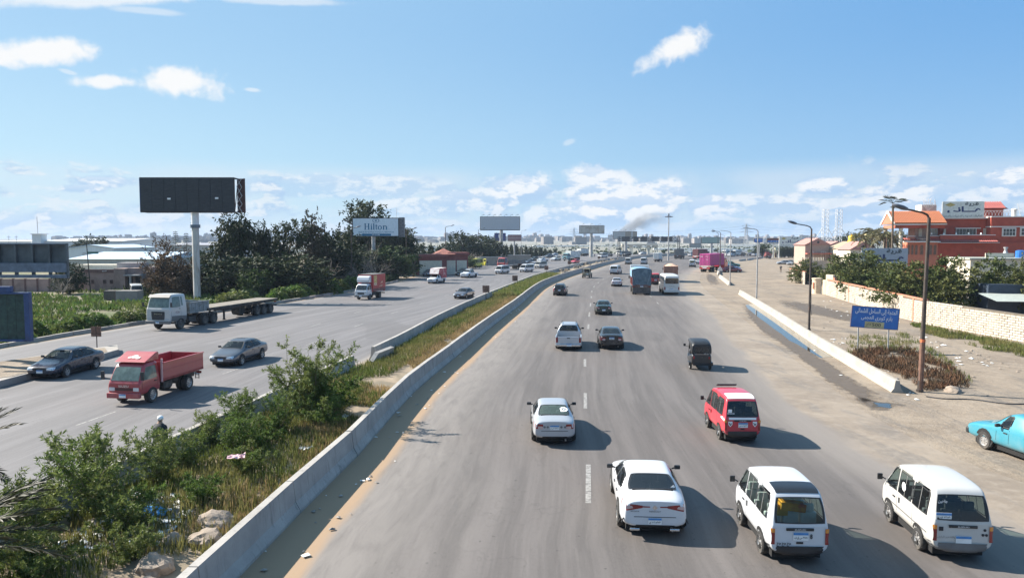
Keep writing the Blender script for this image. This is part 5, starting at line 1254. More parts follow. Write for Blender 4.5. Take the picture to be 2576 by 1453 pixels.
ob('sticker', text_mesh('جاهين', .22, .10, .02, ar=True), WHITE_S, v, (near_x(van_b.bv, .42, 1.50, -1)-.025, .44, 1.50), -PI/2)
ob('sticker', text_mesh('والله خير الرازقين', .45, .06, .0, ar=True), GREYP, v, (near_x(van_b.bv, .36, .60, -1)-.02, .40, .66), -PI/2)
xb=near_x(van_b.bv, .45, 1.2, -1)
b=MB(); b.box(0, 0, 0, .01, .36, .17); i=b.build('number_plate', PLATE, v, (xb-.025, .44, 1.16)); b=MB(); b.box(-.006, 0, .055, .006, .36, .06); b.build('plate_band', PLATE_B, i)
ob('plate_number', text_mesh('٩٥٢٧ ق ج', .30, .07, .02, ar=True), INK, i, (-.008, 0, -.03), -PI/2)
for yy, zz in((-.5, .86), (-.46, .74), (-.54, .74)):
 b=MB(); b.lathe([(.01, 0), (.035, 0), (.035, .004), (.01, .004)], 10, (near_x(van_b.bv, yy, zz, -1)-.012, yy, zz), axis='X'); b.build('sticker', INK, v)
b=MB(); b.box(near_x(van_b.bv, .5, .86, -1)-.01, .50, .86, .008, .10, .10); b.build('sticker', INK, v)
b=MB(); b.lathe([(.01, 0), (.12, 0), (.12, .006), (.01, .006)], 16, (.12, near_y(van_b.bv, .12, 1.30, 1)+.02, 1.30), axis='Y'); b.build('sticker', WHITE_S, v)
v=drive(van_r, (1852, 1104), 'minibus', 'red minibus with a white roof cover and white band under its rear window', 'minibus', RED, 1.5, group=GR)
x_=van_r.f
for nm, c4, d_, n_, m_ in(('white_band', [(-x_, .69, .965), (-x_, -.69, .965), (-x_, -.69, 1.05), (-x_, .69, 1.05)], (1, 0, 0), 8, WHITE_S), ):
 ob(nm, patch(van_r.bv, c4, d_, n_, off=.009, rnd=0), m_, v)
for sg in(1, -1):
 ob('white_band', patch(van_r.bv, [(-x_+.05, sg*.71, .90), (-x_+.5, sg*.71, .95), (-x_+.5, sg*.71, 1.0), (-x_+.05, sg*.71, 1.0)], (0, -sg, 0), 4, off=.009, rnd=0), WHITE_S, v)
 b=MB(); b.prism_y([(-.08, .1), (.08, .1), (.08, -.02), (0, -.11), (-.08, -.02)], -.003, .003); o=b.build('sticker', WHITE_S, v, (near_x(van_r.bv, .45, .78, -1)-.012, sg*.47, .80), PI/2)
 b=MB(); b.bar((-.04, 0, .03), (0, 0, -.05), .025); b.bar((0, 0, -.05), (.05, 0, .05), .025); b.build('sticker_print', INK, o, (0, .006, 0))
ob('roof_lettering', text_mesh('العريس', .5, .16, .02, ar=True), GREYP, v, (-x_+.52, 0, 1.895), -PI/2).rotation_euler=(-PI/2, 0, -PI/2)
b=MB(); b.box(.70, 0, 1.865, .20, .80, .05, ry=.35); b.build('roof_spoiler', BLACK, v, bev=.01)
b=MB()
for k in range(4):b.box(0, .44+k*.07-.1, 0, .006, .05, .03)
b.box(0, .48, .10, .006, .14, .12); b.build('sticker', WHITE_S, v, (near_x(van_r.bv, .44, 1.22, -1)-.03, 0, 1.20))
c=drive(nub, (1392, 1106), 'sedan_car', 'silver sedan with a white cog sticker on its rear window', 'car', SILV_W, 2.0, group=GR)
def on_glass(P, root, y, z, mesh_fn, m, x0=-1.35, name='sticker'):
 d=Vector((1, 0, -1)).normalized(); h=P.bv.ray_cast(Vector((x0, y, z))-d*1.5, d, 4)
 o=ob(name, mesh_fn, m, root, h[0]+h[1]*.016); o.rotation_euler=h[1].to_track_quat('Z', 'Y').to_euler(); return o
def ring_mesh(r0, r1, n=8):
 b=MB(); vs=[]
 for r in(r0, r1):
  for i in range(2*n):
   rr=r*(1+(.13 if(i%2 and r==r1)else 0)); vs.append((rr*math.cos(PI*i/n), rr*math.sin(PI*i/n), 0))
 b.add(vs, [(i, (i+1)%(2*n), 2*n+(i+1)%(2*n), 2*n+i)for i in range(2*n)]); return b.mesh('sticker', fix=False)
on_glass(nub, c, -.40, 1.26, ring_mesh(.08, .15), WHITE_S); on_glass(nub, c, -.40, 1.26, ring_mesh(.005, .04), WHITE_S); on_glass(nub, c, -.32, 1.12, ring_mesh(.03, .06), WHITE_S)
for y in(.38, .26, -.26, -.40):
 b=MB(); b.lathe([(.01, 0), (.045, 0), (.045, .005), (.01, .005)], 8, (near_x(nub.bv, y, .76, -1)-.01, y, .76), axis='X'); b.build('sticker', GREYP, c)
t=drive(tuk, (1761, 928), 'auto_rickshaw', 'black three-wheeled auto rickshaw with a vinyl hood', 'auto rickshaw', BLK, 1.0, group=GR, scale=.98)
p=drive(pick, (1430.5, 876), 'pickup_truck', 'silver double-cab pickup with an open black-lined bed', 'pickup', SILV, 1.0, group=GR)
b=MB(); b.box(0, 0, 0, .02, .20, .26); b.build('mud_flap', WHITE_S, p, (-2.0, .70, .30))
drive(octv, (1537, 875), 'sedan_car', 'black sedan driving beside the silver pickup', 'car', BLK, 1.5, group=GR)
drive(saloon, (1518, 790.5), 'sedan_car', 'dark green sedan alone in its lane beyond the silver pickup', 'car', DGRN, 2, group=GR, scale=(1, .98, 1))
drive(suv, (1408, 743), 'suv_car', 'black hatchback SUV close to the median barrier', 'car', BLK, -2, group=GR)
drive(saloon, (1551, 720), 'sedan_car', 'lilac silver sedan left of the tarped tipper truck', 'car', LAV, 0, group=GR)
drive(jp, (1474.5, 699), 'military_jeep', 'khaki open-backed jeep hugging the median barrier', 'jeep', KHK, -3, group=GR, scale=1.05)
drive(econ, (1546, 689.5), 'passenger_van', 'white van with two rear windows, ahead of the lilac silver sedan', 'van', WHT, -6, group=GR)
drive(tip_tarp, (1612.5, 740), 'tipper_truck', 'tipper truck under a faded blue tarpaulin with brown tail', 'truck', {'paint':TEALC, 'body':RUSTB}, 0, group=GR, scale=(1, 1.05, 1.0))
drive(busP, (1686, 739), 'minibus_coach', 'white coach bus to the right of the tarped truck', 'bus', CREAM, 1, group=GR)
drive(van_r, (1648.5, 715.7), 'minibus', 'dark red minibus between the tarped truck and the white bus', 'minibus', {'paint':CRIM}, 0, group=GR, scale=1.12, skip=('roof_panel', ))
drive(sackt, (1687, 709), 'cargo_truck', 'brown truck piled with sacks in front of the white bus', 'truck', {'paint':DRED, 'body':BROWN}, 0, group=GR, scale=1.04)
drive(mpv, (1579.7, 664.5), 'minivan', 'cream white minivan farther up near the median', 'van', WHT_D, 0, group=GR, scale=1.12)
drive(hiace, (1619, 665), 'minivan', 'white high-roof van ahead of the tarped tipper', 'van', WHT, 0, group=GR, scale=1.15)
drive(lorry, (1653, 658.2), 'box_truck', 'small truck with a square white box body', 'truck', {'paint':WHT, 'box':BOXW}, -10, group=GR, scale=1.02)
drive(tip, (1706, 651), 'tipper_truck', 'dark grey ribbed tipper truck near the road bend', 'truck', {'paint':TIP_GREY, 'body':TIP_GREY}, -4, group=GR, scale=1.12)
drive(cont, (1752, 652), 'container_truck', 'truck with a dark maroon container', 'truck', {'paint':CMAR, 'box':CMAR}, -22, group=GR, scale=1.06)
t=drive(cont, (1777, 684), 'container_truck', 'truck with a bright magenta container on the shoulder', 'truck', {'paint':RED, 'box':MAGE}, -24, group=GR, scale=1.12)
for txt, w_, h_, y, z in(('ONE', .55, .22, .72, 3.45), ('OGHU 245', .7, .1, -.55, 3.5), ('45G1', .3, .09, -.55, 3.3), ('30 480 KG', .5, .08, -.55, 2.9), ('3 900 KG', .5, .08, -.55, 2.7)):
 ob('lettering', text_mesh(txt, w_, h_, .01), WHITE_S, t, (-4.56, y, z), -PI/2)
drive(van, (1741, 671.5), 'minibus', 'small white minibus left of the magenta container', 'minibus', WHT, -6, group=GR, scale=1.22, skip=('roof_panel', ))
drive(saloon, (1757, 663.5), 'sedan_car', 'white sedan half hidden by the magenta container', 'car', WHT, -8, group=GR, scale=1.1)
drive(saloon, (1797, 670), 'sedan_car', 'maroon sedan peeping out right of the magenta container', 'car', MAR, -14, group=GR, scale=1.1)
drive(mpv, (1800, 650.5), 'minivan', 'silver minivan beyond the magenta container', 'van', SILV, -10, group=GR, scale=1.15)
drive(hiace, (1737, 645), 'minivan', 'white van between the grey tipper and maroon container', 'van', WHT, -6, group=GR, scale=1.1)
drive(busP, (1826, 644), 'minibus_coach', 'white bus on the far road, left of a second one', 'bus', CREAM, 0, group=GR, scale=1.05)
drive(hatch, (1836, 645.5), 'hatchback_car', 'white hatchback between the two far white buses', 'car', WHT, 0, group=GR, scale=1.3)
drive(busP, (1850, 643.5), 'minibus_coach', 'white bus on the far road, right of the first one', 'bus', CREAM, 5, group=GR, scale=1.05)
drive(old, (1885, 643.5), 'sedan_car', 'grey estate car far along the bending road', 'car', GREY, 5, group=GR, scale=1.25)
drive(saloon, (1897, 644), 'sedan_car', 'silver car far along the bending road', 'car', SILV, 5, group=GR, scale=1.2)
drive(saloon, (1913, 643), 'sedan_car', 'dark car far along the bending road', 'car', NAVY, 5, group=GR, scale=1.2)
drive(tuk, (1868, 645), 'auto_rickshaw', 'dark three-wheeler on the far road by the white buses', 'auto rickshaw', BLK, 5, group=GR, scale=1.1)
# --- shoulder and dirt lot
fl=G(2462, 1128); fl.x+=.25; a=math.radians(97)
tq=pick1.spawn('pickup_truck', 'turquoise single-cab pickup loaded with rolled sheets at the right edge', 'pickup', fl+Vector((math.sin(a), -math.cos(a), 0))*.76-Vector((math.cos(a), math.sin(a), 0))*1.50+Vector((0, 0, .008)), a, {'paint':TURQ})
b=MB(); b.box(2.42, 0, .50, .16, 1.62, .24); b.build('front_bumper', BLACK, tq, bev=.05)
b=MB(); b.tube((.0, .34, 1.0), (-2.0, .36, 1.62), .30, .30, 14); b.tube((-.2, -.25, .95), (-2.1, -.2, 1.55), .28, .28, 14)
o=b.build('rolled_sheet', M('white_plastic_sheet', (.62, .62, .62), .5, var=.2, c2=(.4, .4, .4)), None, None); o.matrix_world=tq.matrix_basis@Matrix.Translation((-.20, 0, .12))
tag(o, 'pale rolled plastic sheets sticking up from the turquoise pickup bed', 'roll')
b=MB(); b.lathe([(.02, 0), (.28, .03), (.34, .22), (.30, .45), (.12, .56)], 12, (-.75, .45, .62)); o=b.build('sack', M('green_yellow_sack', (.32, .32, .05), .7, var=.3), None, None, smooth=True); o.matrix_world=tq.matrix_basis.copy()
tag(o, 'green and yellow sack in the turquoise pickup bed', 'sack')
b=MB(); b.box(-1.5, .2, .78, 1.2, .8, .40); o=b.build('blue_crate', M('blue_plastic', (.03, .16, .45), .5), None, None, bev=.03); o.matrix_world=tq.matrix_basis.copy(); tag(o, 'blue crate in the turquoise pickup bed', 'crate')
drive(old, (1841, 685), 'hatchback_car', 'maroon hatchback parked nearest on the dirt lot beside the lamp posts', 'car', MAR, hd=-4, end='mid', group=GP, scale=1.08)
drive(saloon, (1838, 679.5), 'sedan_car', 'pale blue sedan parked behind the maroon hatchback', 'car', paint('paint_sky_blue', (.20, .32, .52), .2), hd=-2, end='mid', group=GP, scale=1.08)
drive(pick1, (1835, 673), 'pickup_truck', 'dark green pickup parked behind the pale blue sedan', 'pickup', GRNP, hd=-3, end='mid', group=GP, scale=1.2)
drive(saloon, (1972, 665), 'sedan_car', 'silver white sedan parked first in the row by the hedge', 'car', SILV_W, hd=170, end='mid', group=GP, scale=1.0)
drive(saloon, (1986, 664.5), 'sedan_car', 'navy sedan parked second in the row by the hedge', 'car', NAVY, hd=150, end='mid', group=GP)
drive(saloon, (1998, 667), 'sedan_car', 'pale sedan parked against the hedge, behind the navy one', 'car', SILV_W, hd=150, end='mid', group=GP)
drive(suv, (2085, 660), 'suv_car', 'black SUV parked behind the hedge trees', 'car', BLK, hd=160, end='mid', group=GP)
drive(saloon, (2105, 667), 'sedan_car', 'white sedan glimpsed between the hedge trees', 'car', WHT, hd=165, end='mid', group=GP)
r=drive(tip_low, (1932, 651), 'tipper_truck', 'broken red truck tilted over beside the cream kiosk', 'truck', {'paint':DRED, 'body':RUSTB}, hd=78, group=GP, scale=.86); r.rotation_euler.x=math.radians(5); r.location.z=.15
# --- inbound
drive(isz, (345, 1010), 'dropside_truck', 'red dropside truck with a painted hat on its cab roof', 'truck', {'paint':DRED, 'dark_paint':M('grille_dark_red', (.07, .012, .012), .5)}, 0, 'L', 'front', GL, hd=-98)
drive(saloon, (131, 948), 'sedan_car', 'dark navy sedan nearest the traffic island', 'car', NAVY, 0, 'L', 'front', GL, hd=-93, scale=1.04)
drive(saloon, (576, 918), 'sedan_car', 'dark grey sedan driving behind the red truck', 'car', GREY, 0, 'L', 'front', GL, hd=-98, scale=1.02)
m_=drive(man, (426, 827), 'flatbed_truck', 'white tractor unit pulling a long empty flatbed trailer', 'truck', WHT_D, 0, 'L', 'front', GL, hd=-102.5)
drive(fox, (916, 753), 'box_truck', 'white truck with a tall red printed box body', 'truck', {'paint':WHT, 'box':BOXR}, 0, 'L', 'front', GL, hd=-103)
drive(pbx, (1089, 713), 'pickup_truck', 'white pickup carrying a tall canvas and red cargo box', 'pickup', {'paint':WHT, 'box':PINKB}, 0, 'L', 'front', GL, hd=-109)
drive(saloon, (1159, 751), 'sedan_car', 'dark grey-brown sedan close to the median signboard', 'car', GBRN, 0, 'L', 'front', GL, hd=-108, scale=(.96, .95, .97))
drive(pick, (1171, 698.6), 'pickup_truck', 'white double-cab pickup in front of the dark SUV', 'pickup', WHT, 0, 'L', 'front', GL, hd=-114)
drive(suv, (1157, 694), 'suv_car', 'dark green SUV between the coach and white pickup', 'car', DGRN, 0, 'L', 'front', GL, hd=-110)
drive(coach, (1129, 688), 'coach', 'white coach with a dark windscreen by the red-roofed hut', 'bus', CREAM, 0, 'L', 'front', GL, hd=-112)
drive(saloon, (1074, 694.5), 'sedan_car', 'dark car parked by the verge left of the coach', 'car', NAVY, 0, 'L', 'front', GL, hd=-105)
drive(hiace, (1163, 670), 'minivan', 'white van standing behind the coach', 'van', WHT, 0, 'L', 'front', GL, hd=-118)
A=drive(ambu, (1190, 673), 'ambulance', 'yellow ambulance van standing at the verge with back doors open', 'ambulance', YEL, 0, 'L', 'front', GL, hd=-113)
for sg in(1, -1):
 b=MB(); b.box(0, 0, 0, .06, 1.0, 1.95); o=b.build('rear_door', YEL, A, (-3.0, sg*1.45, 1.5), sg*math.radians(-18), bev=.03)
 b=MB(); b.box(.035, 0, .45, .01, .7, .6); b.build('door_window', GLASS, o)
b=MB(); b.box(1.55, 0, 2.72, .25, 1.2, .12); b.build('light_bar', M('blue_lamp', (.04, .12, .5), .2), A, bev=.03)
ob('lettering', text_mesh('AMBULANCE', .9, .14, .02), M('red_print', (.5, .02, .02), .5), A, (2.62, 0, 1.12), PI/2)
drive(hiace, (1256, 689), 'minivan', 'white minibus in front of the red lorry', 'van', WHT, 0, 'L', 'front', GL, hd=-117)
lor=dump_truck(L=12.0, W=2.5, H=.95, ribs=9, cabH=2.55, z0=1.45)
drive(lor, (1266, 678), 'flatbed_lorry', 'big red lorry towing a low-sided grey bed', 'truck', {'paint':DRED, 'body':TIP_GREY}, 0, 'L', 'front', GL, hd=-118)
drive(hiace, (1317, 684.6), 'minivan', 'white minibus beside the second median signboard', 'van', WHT, 0, 'L', 'front', GL, hd=-120)
drive(hiace, (1354, 674.5), 'minivan', 'cream minibus behind the third median signboard', 'van', WHT_D, 0, 'L', 'front', GL, hd=-122)
drive(saloon, (1336.5, 671), 'sedan_car', 'white sedan squeezed between two minibuses', 'car', WHT, 0, 'L', 'front', GL, hd=-122)
drive(saloon, (1325, 663.5), 'sedan_car', 'dark blue-grey sedan behind the white sedan', 'car', GREY, 0, 'L', 'front', GL, hd=-122)
drive(suv, (1339, 656.5), 'suv_car', 'black car beside the verge barrier on the left', 'car', BLK, 0, 'L', 'front', GL, hd=-124)
drive(pick1, (1359, 658.5), 'pickup_truck', 'white pickup behind the black car on the left carriageway', 'pickup', WHT, 0, 'L', 'front', GL, hd=-125, scale=1.1)
drive(suv, (1375.5, 648.5), 'suv_car', 'dark grey SUV at the hedge end', 'car', GREY, 0, 'L', 'front', GL, hd=-128, scale=1.1)
drive(saloon, (1390, 643.5), 'sedan_car', 'white car farthest along beside the hedge', 'car', WHT, 0, 'L', 'front', GL, hd=-128, scale=1.1)
drive(suv, (1393, 656), 'suv_car', 'white SUV left of the teal tipper truck', 'car', WHT, 0, 'L', 'front', GL, hd=-126, scale=1.15)
drive(tip, (1426, 656), 'tipper_truck', 'tipper with a teal cab and pale body', 'truck', {'paint':TEALC, 'body':TIP_W}, 0, 'L', 'front', GL, hd=-128)
drive(hatch, (1442, 662.5), 'hatchback_car', 'bright red small car in front of the teal tipper', 'car', PC('bright_red', (.62, .03, .04)), 0, 'L', 'front', GL, hd=-124, scale=1.05)
drive(tip_load, (1454, 644), 'tipper_truck', 'pale tipper loaded with dark earth behind the teal one', 'truck', {'paint':TIP_W, 'body':TIP_W}, 0, 'L', 'front', GL, hd=-132)
drive(hiace, (1511, 649), 'minivan', 'white minibus right of the tall billboard mast', 'van', WHT, 0, 'L', 'front', GL, hd=-128, scale=1.2)
drive(pick1, (1526, 645), 'pickup_truck', 'grey pickup tucked behind the white minibus', 'pickup', GREY, 0, 'L', 'front', GL, hd=-130, scale=1.1)
drive(tip_low, (1558, 645), 'tipper_truck', 'white-cab tipper with a dark body before the gantry', 'truck', {'paint':TIP_W, 'body':TIP_GREY}, 0, 'L', 'front', GL, hd=-138)
drive(suv, (1612, 640.5), 'suv_car', 'white car beyond the median near the colonnade', 'car', WHT, 0, 'L', 'front', GL, hd=-140, scale=1.15)
# ------------------------------------------------------------------ street furniture, signs, billboards
POLE=M('rusty_dark_steel', (.050, .038, .032), .7, .1, var=.3, c2=(.12, .065, .04)); GALV=M('galvanised_steel', (.36, .36, .36), .5, .4, var=.15, c2=(.22, .20, .18)); DKST=M('dark_steel', (.05, .052, .058), .6, .2, var=.25)
LAMPH=M('lamp_head_grey', (.10, .11, .13), .5, .2, var=.2); LGREY=M('weathered_white', (.55, .54, .51), .7, var=.14, c2=(.36, .33, .29)); NAVYP=M('navy_print', (.02, .035, .12), .5); RUST=M('rusty_plate', (.16, .09, .065), .8, var=.3, c2=(.28, .19, .15))
def street_lamp(px, label, h=9.3, arm=-1.5, head=True, m=POLE, r=.085, lean=0.0, group='street lamps along the road', two=False, rise=.45):
 p=G(*px); t=thing('street_lamp', label, 'street lamp', p, 0, group)
 b=MB(); hb=h-rise; b.tube((0, 0, 0), (lean*.5, 0, hb*.5), r*1.25, r, 10); b.tube((lean*.5, 0, hb*.5), (lean, 0, hb), r, r*.8, 10); b.tube((0, 0, 0), (0, 0, .12), r*1.8, r*1.8, 10); b.build('pole', m, t)
 for sg in((1, -1)if two else(1, )):
  a=arm*sg; pts=[(lean, 0, hb-.05), (lean+a*.08, 0, hb+rise*.35), (lean+a*.30, 0, hb+rise*.62), (lean+a*.75, 0, hb+rise*.88), (lean+a, 0, hb+rise)]
  b=MB(); b.path(pts, r*.62, 7, r*.45); q=b.build('arm', m, t)
  if head:
   b=MB(); s=1 if a>0 else-1
   b.lathe([(.05, -.08), (.13, 0), (.19, .22), (.17, .55), (.06, .78)], 10, axis='X')
   me=b.mesh('lamp_head', smooth=True); me.transform(Matrix.Scale(.62, 4, (0, 0, 1)));
   if s<0:me.transform(Matrix.Rotation(PI, 4, 'Z'))
   me.transform(Matrix.Rotation(-.32*s, 4, 'Y')); ob('lamp_head', me, LAMPH, q, (lean+a*.93, 0, hb+rise))
 return t
l1=street_lamp((2313.6, 985), 'nearest street lamp, dark post at the end of the barrier row', 9.45, -1.25, r=.10, lean=.16)
b=MB(); b.tube((0.01, 0, 0), (.06, 0, 2.6), .133, .128, 10); b.build('painted_base', M('brown_base', (.15, .08, .055), .8, var=.25), l1)
b=MB(); b.tube((.06, 0, 2.6), (.065, 0, 2.75), .13, .13, 10); b.build('tape_band', M('orange_tape', (.5, .12, .04), .6), l1)
l2=street_lamp((2035, 830), 'street lamp behind the barrier row with a dangling cable', 9.3, -1.45)
b=MB(); b.path([(.1, 0, 3.4), (.16, .05, 2.6), (.13, .02, 1.9), (.22, .04, 1.3)], .018, 5); b.build('loose_cable', DKST, l2)
street_lamp((1903, 757), 'tall headless lamp post right of the muddy lot edge', 9.5, -1.9, False, GALV)
street_lamp((1836, 718), 'headless lamp post at the single cream barrier', 9.6, -1.9, False, GALV)
street_lamp((1811, 694), 'lamp post with a head, beside the warning triangle', 9.9, -1.3, r=.09)
street_lamp((1822, 675), 'thin headless lamp post behind the parked cars', 9.5, -1.6, False, GALV)
street_lamp((1805, 676), 'second lamp post with a head behind the warning triangle', 10.2, -1.3)
for px, h, lb in(((885.6, 724), 10.0, 'dark lamp post in front of the weedy kerb, left of the hotel billboard'), ((1023, 699), 10.3, 'dark lamp post right of the hotel billboard'), ((1121, 683), 11.5, 'lamp post rising behind the white coach'), ((1204, 664), 11.8, 'lamp post above the yellow ambulance'), ((1311, 652), 12.0, 'lamp post by the left hedge, nearest the tiered sign'), ((1349, 645), 12.2, 'lamp post at the far end of the left hedge'), ((1447, 643), 11.5, 'lamp post above the pale tippers'), ((1532, 645), 11.8, 'lamp post right of the white minibus')):
 street_lamp(px, lb, h, .9 if px[0]<1000 else 1.6, True, POLE if px[0]<1210 else GALV, .09)
for x, y in((1552, 636), (1628, 632), (1672, 632), (1694, 633), (1767, 635), (1856, 633), (1925, 636), (1660, 634)):
 street_lamp((x, y), 'slim far lamp post on the plain beyond the gantry', 10.5, 1.4, True, GALV, .09, group='far lamp posts on the plain', two=True)
def board_sign(px, w, h, z0, label, m, rz=0.0, cat='sign', name='signboard', tilt=0.0):
 p=G(*px)if len(px)==2 else Vector(px); t=thing(name, label, cat, p, rz)
 b=MB(); b.tube((0, .04, 0), (0, .04, z0+h*.9), .035, n=6); b.build('post', POLE, t)
 b=MB(); b.box(0, 0, z0+h/2, w, .03, h); o=b.build('board', m, t)
 b=MB(); b.box(0, -.022, z0+h/2, .05, .02, h); b.box(0, -.022, z0+h*.3, w, .02, .05); b.build('frame_bar', POLE, t)
 return t
board_sign((243.6, 881), .72, .72, 1.0, 'rusty square board on the traffic island', RUST)
for y0, z0, lb in((95, 1.05, 'rusty median board right of the grey-brown sedan'), (121, 1.1, 'rusty median board in front of the green weeds'), (164, 1.2, 'rusty median board beside the cream minibus'), (203, 1.2, 'rusty median board ahead of the red car'), (265, 1.2, 'rusty median board by the teal tipper')):
 p=at_y(LMs, y0)[0]+Vector((.25, 0, .1)); board_sign(tuple(p), .9, .9, z0, lb, RUST)
def tri_sign(px, label):
 p=G(*px); t=thing('warning_sign', label, 'road sign', p)
 b=MB(); b.tube((0, .03, 0), (0, .03, 1.9), .035, n=6); b.build('post', GALV, t)
 b=MB(); b.prism_y([(-.6, 1.2), (.6, 1.2), (0, 2.25)], -.015, .015); o=b.build('plate', WHITE_S, t)
 b=MB(); b.prism_y([(-.40, 1.32), (.40, 1.32), (0, 2.02)], -.022, -.016); b.build('plate_face', M('sign_cream', (.66, .62, .52), .6), o)
tri_sign((1811, 694.5), 'triangular warning sign by the parked maroon hatchback'); tri_sign((1318, 656), 'small triangular warning sign at the left hedge')
BLUE=M('sign_blue', (.025, .145, .46), .5, var=.08, c2=(.04, .20, .52), scale=1.2); YPL=M('sign_yellow_plate', (.52, .43, .22), .6, var=.15)
p=G(2196, 885); t=thing('road_sign', 'blue road sign with white Arabic lettering on two posts', 'road sign', p)
b=MB(); b.box(0, 0, 0, 3.38, .05, 1.52); o=b.build('board', BLUE, t, (0.06, 0, 2.43), bev=.01); o.rotation_euler=(0, math.radians(4.2), 0)
b=MB(); b.box(0, -.012, .745, 3.38, .05, .03); b.box(0, -.012, -.745, 3.38, .05, .03); b.box(-1.675, -.012, 0, .03, .05, 1.46); b.box(1.675, -.012, 0, .03, .05, 1.46); b.build('board_rim', RUST, o)
for s, w_, h_, z, x in(('المتجة إلى الساحل الشمالى', 2.95, .46, .40, .05), ('يلزم كوبرى العجمى', 2.2, .42, -.06, .12)):ob('lettering', text_mesh(s, w_, h_, .012, ar=True), WHITE_S, o, (x, -.034, z))
b=MB(); b.box(0, 0, 0, 1.36, .02, .42); q=b.build('distance_plate', YPL, o, (0, -.036, -.50)); ob('lettering', text_mesh('500', .62, .24, .01), INK, q, (.14, -.014, 0)); ob('lettering', text_mesh('متر', .34, .22, .0, ar=True), INK, q, (-.42, -.014, .0))
for x in(-1.06, 1.08):
 b=MB(); b.tube((x, .06, 0), (x, .06, 2.9), .05, n=8); b.build('post', GALV, t)
p=Vector((-31.2, 43.8, 0)); t=thing('advert_board', 'blue framed board seen from behind at the left edge', 'billboard', p, 0)
p2=D(75, 735, 43.8); p3=D(73, 858, 43.8); BF=M('blue_frame', (.014, .045, .14), .5, var=.2); GB=M('dark_green_back', (.018, .045, .038), .7, var=.35, c2=(.03, .07, .05))
x1=p2.x-p.x; zt, zb=p2.z, p3.z
b=MB(); b.box(x1-.14, 0, (zt+zb)/2, .30, .34, zt-zb); b.box(x1-3.0, 0, zt-.05, 5.6, .34, .10); b.box(x1-3.0, 0, zb+.06, 5.6, .34, .12); b.build('frame', BF, t, bev=.02)
for k in range(6):b=MB(); b.box(x1-.62-k*.52, .03, (zt+zb)/2, .50, .06, zt-zb-.2); b.build('back_panel', GB, t)
b=MB(); b.tube((.30-.45, .1, 0), (.30-.45, .1, zb), .14, n=10); b.build('pole', BF, t)
b=MB(); b.box(x1-1.55, 0, zt+.18, 1.0, .3, .36); b.build('light_box', BF, t, bev=.04)
Yb=47.0; pr=D(170, 655, Yb); zt, zb=D(170, 612, Yb).z, D(170, 697, Yb).z
t=thing('billboard', 'big grey billboard seen from behind at the left edge', 'billboard', (pr.x, Yb, 0), 0)
GBK=M('billboard_back_grey', (.085, .10, .105), .7, var=.25, c2=(.05, .06, .06), scale=1.2); GBK2=M('billboard_beam', (.12, .15, .19), .6, var=.2)
for k in range(7):b=MB(); b.box(-.55-k*1.08, .12, (zt+zb)/2+.2, 1.05, .08, zt-zb-.4); b.build('back_panel', GBK, t)
b=MB()
for k in range(8):b.box(-.02-k*1.08, -.02, (zt+zb)/2, .12, .22, zt-zb)
b.build('upright', GBK, t); b=MB(); b.box(-4.0, -.12, zb+.62, 8.0, .22, .58); b.box(-4, -.05, zt-.03, 8.0, .3, .08); b.box(-4, -.05, zb+.06, 8.0, .36, .2); b.build('beam', GBK2, t)
b=MB(); b.tube((-7.4, .3, 0), (-7.4, .3, zb), .30, n=12); b.build('pole', GBK2, t)
def billboard(px, Y, x0, x1, y0, y1, label, face, back=0.0, pole_r=.5, polem=GALV, name='billboard', depth=.8, rz=0.0, frame=DKST, lamps=0, base=None):
 a, c=D(x0, y0, Y), D(x1, y1, Y); w, h=(c.x-a.x), (a.z-c.z); pp=D(px, 640, Y)
 t=thing(name, label, 'billboard', (pp.x, Y, 0), rz); cx=(a.x+c.x)/2-pp.x
 b=MB(); b.tube((0, depth/2, 0), (0, depth/2, c.z+.2), pole_r, pole_r*.95, 16); b.build('mast', polem, t, smooth=False)
 b=MB(); b.box(cx, 0, (a.z+c.z)/2, w-.1, .10, h-.1); f=b.build('panel', face, t)
 b=MB(); zc=(a.z+c.z)/2
 for z in(a.z, c.z):b.box(cx, 0.03, z, w+.1, .20, .14)
 for x in(cx-w/2, cx+w/2):b.box(x, 0.03, zc, .14, .22, h)
 for k in range(7):
  x=cx-w/2+w*k/6; b.bar((x, .15, c.z), (x, depth, c.z), .10); b.bar((x, .15, a.z), (x, depth, a.z), .10); b.bar((x, depth, c.z), (x, depth, a.z), .10); b.bar((x, .15, c.z), (x, depth, a.z), .07)
 b.bar((cx-w/2, depth, c.z), (cx+w/2, depth, c.z), .14); b.bar((cx-w/2, depth, a.z), (cx+w/2, depth, a.z), .14); b.build('frame', frame, t)
 b=MB(); b.bar((cx-w/2, -.7, c.z-.15), (cx+w/2, -.7, c.z-.15), .09)
 for k in range(8):x=cx-w/2+w*k/7; b.bar((x, -.7, c.z-.15), (x, .3, c.z), .06)
 if lamps:b.build('catwalk', frame, t)
 for k in range(lamps):
  x=cx-w/2+w*(k+.3)/lamps; b=MB(); b.path([(x, .2, a.z), (x, 0, a.z+.55), (x+.6, -.9, a.z+.75)], .04, 5); b.box(x+.7, -1.0, a.z+.70, .5, .26, .16); b.build('flood_lamp', DKST, t)
 return t, cx, w, h, a, c
BLKS=M('dead_led_screen', (.018, .021, .027), .55, var=.35, scale=6, c2=(.03, .033, .04), stretch=(.4, 1, 2.5)); CONCP=M('stained_steel_mast', (.46, .45, .43), .7, var=.12, c2=(.25, .21, .17), k2=(.45, .6), stretch=(1, 1, .25), scale=1.5)
Y=96.0; t, cx, w, h, a, c=billboard(487, Y, 352, 590, 447.5, 533, 'huge black switched-off screen on a thick mast', BLKS, pole_r=.46, polem=CONCP, name='screen_billboard', depth=1.5, frame=M('dark_rust_steel', (.035, .025, .025), .8, var=.3))
zc=(a.z+c.z)/2
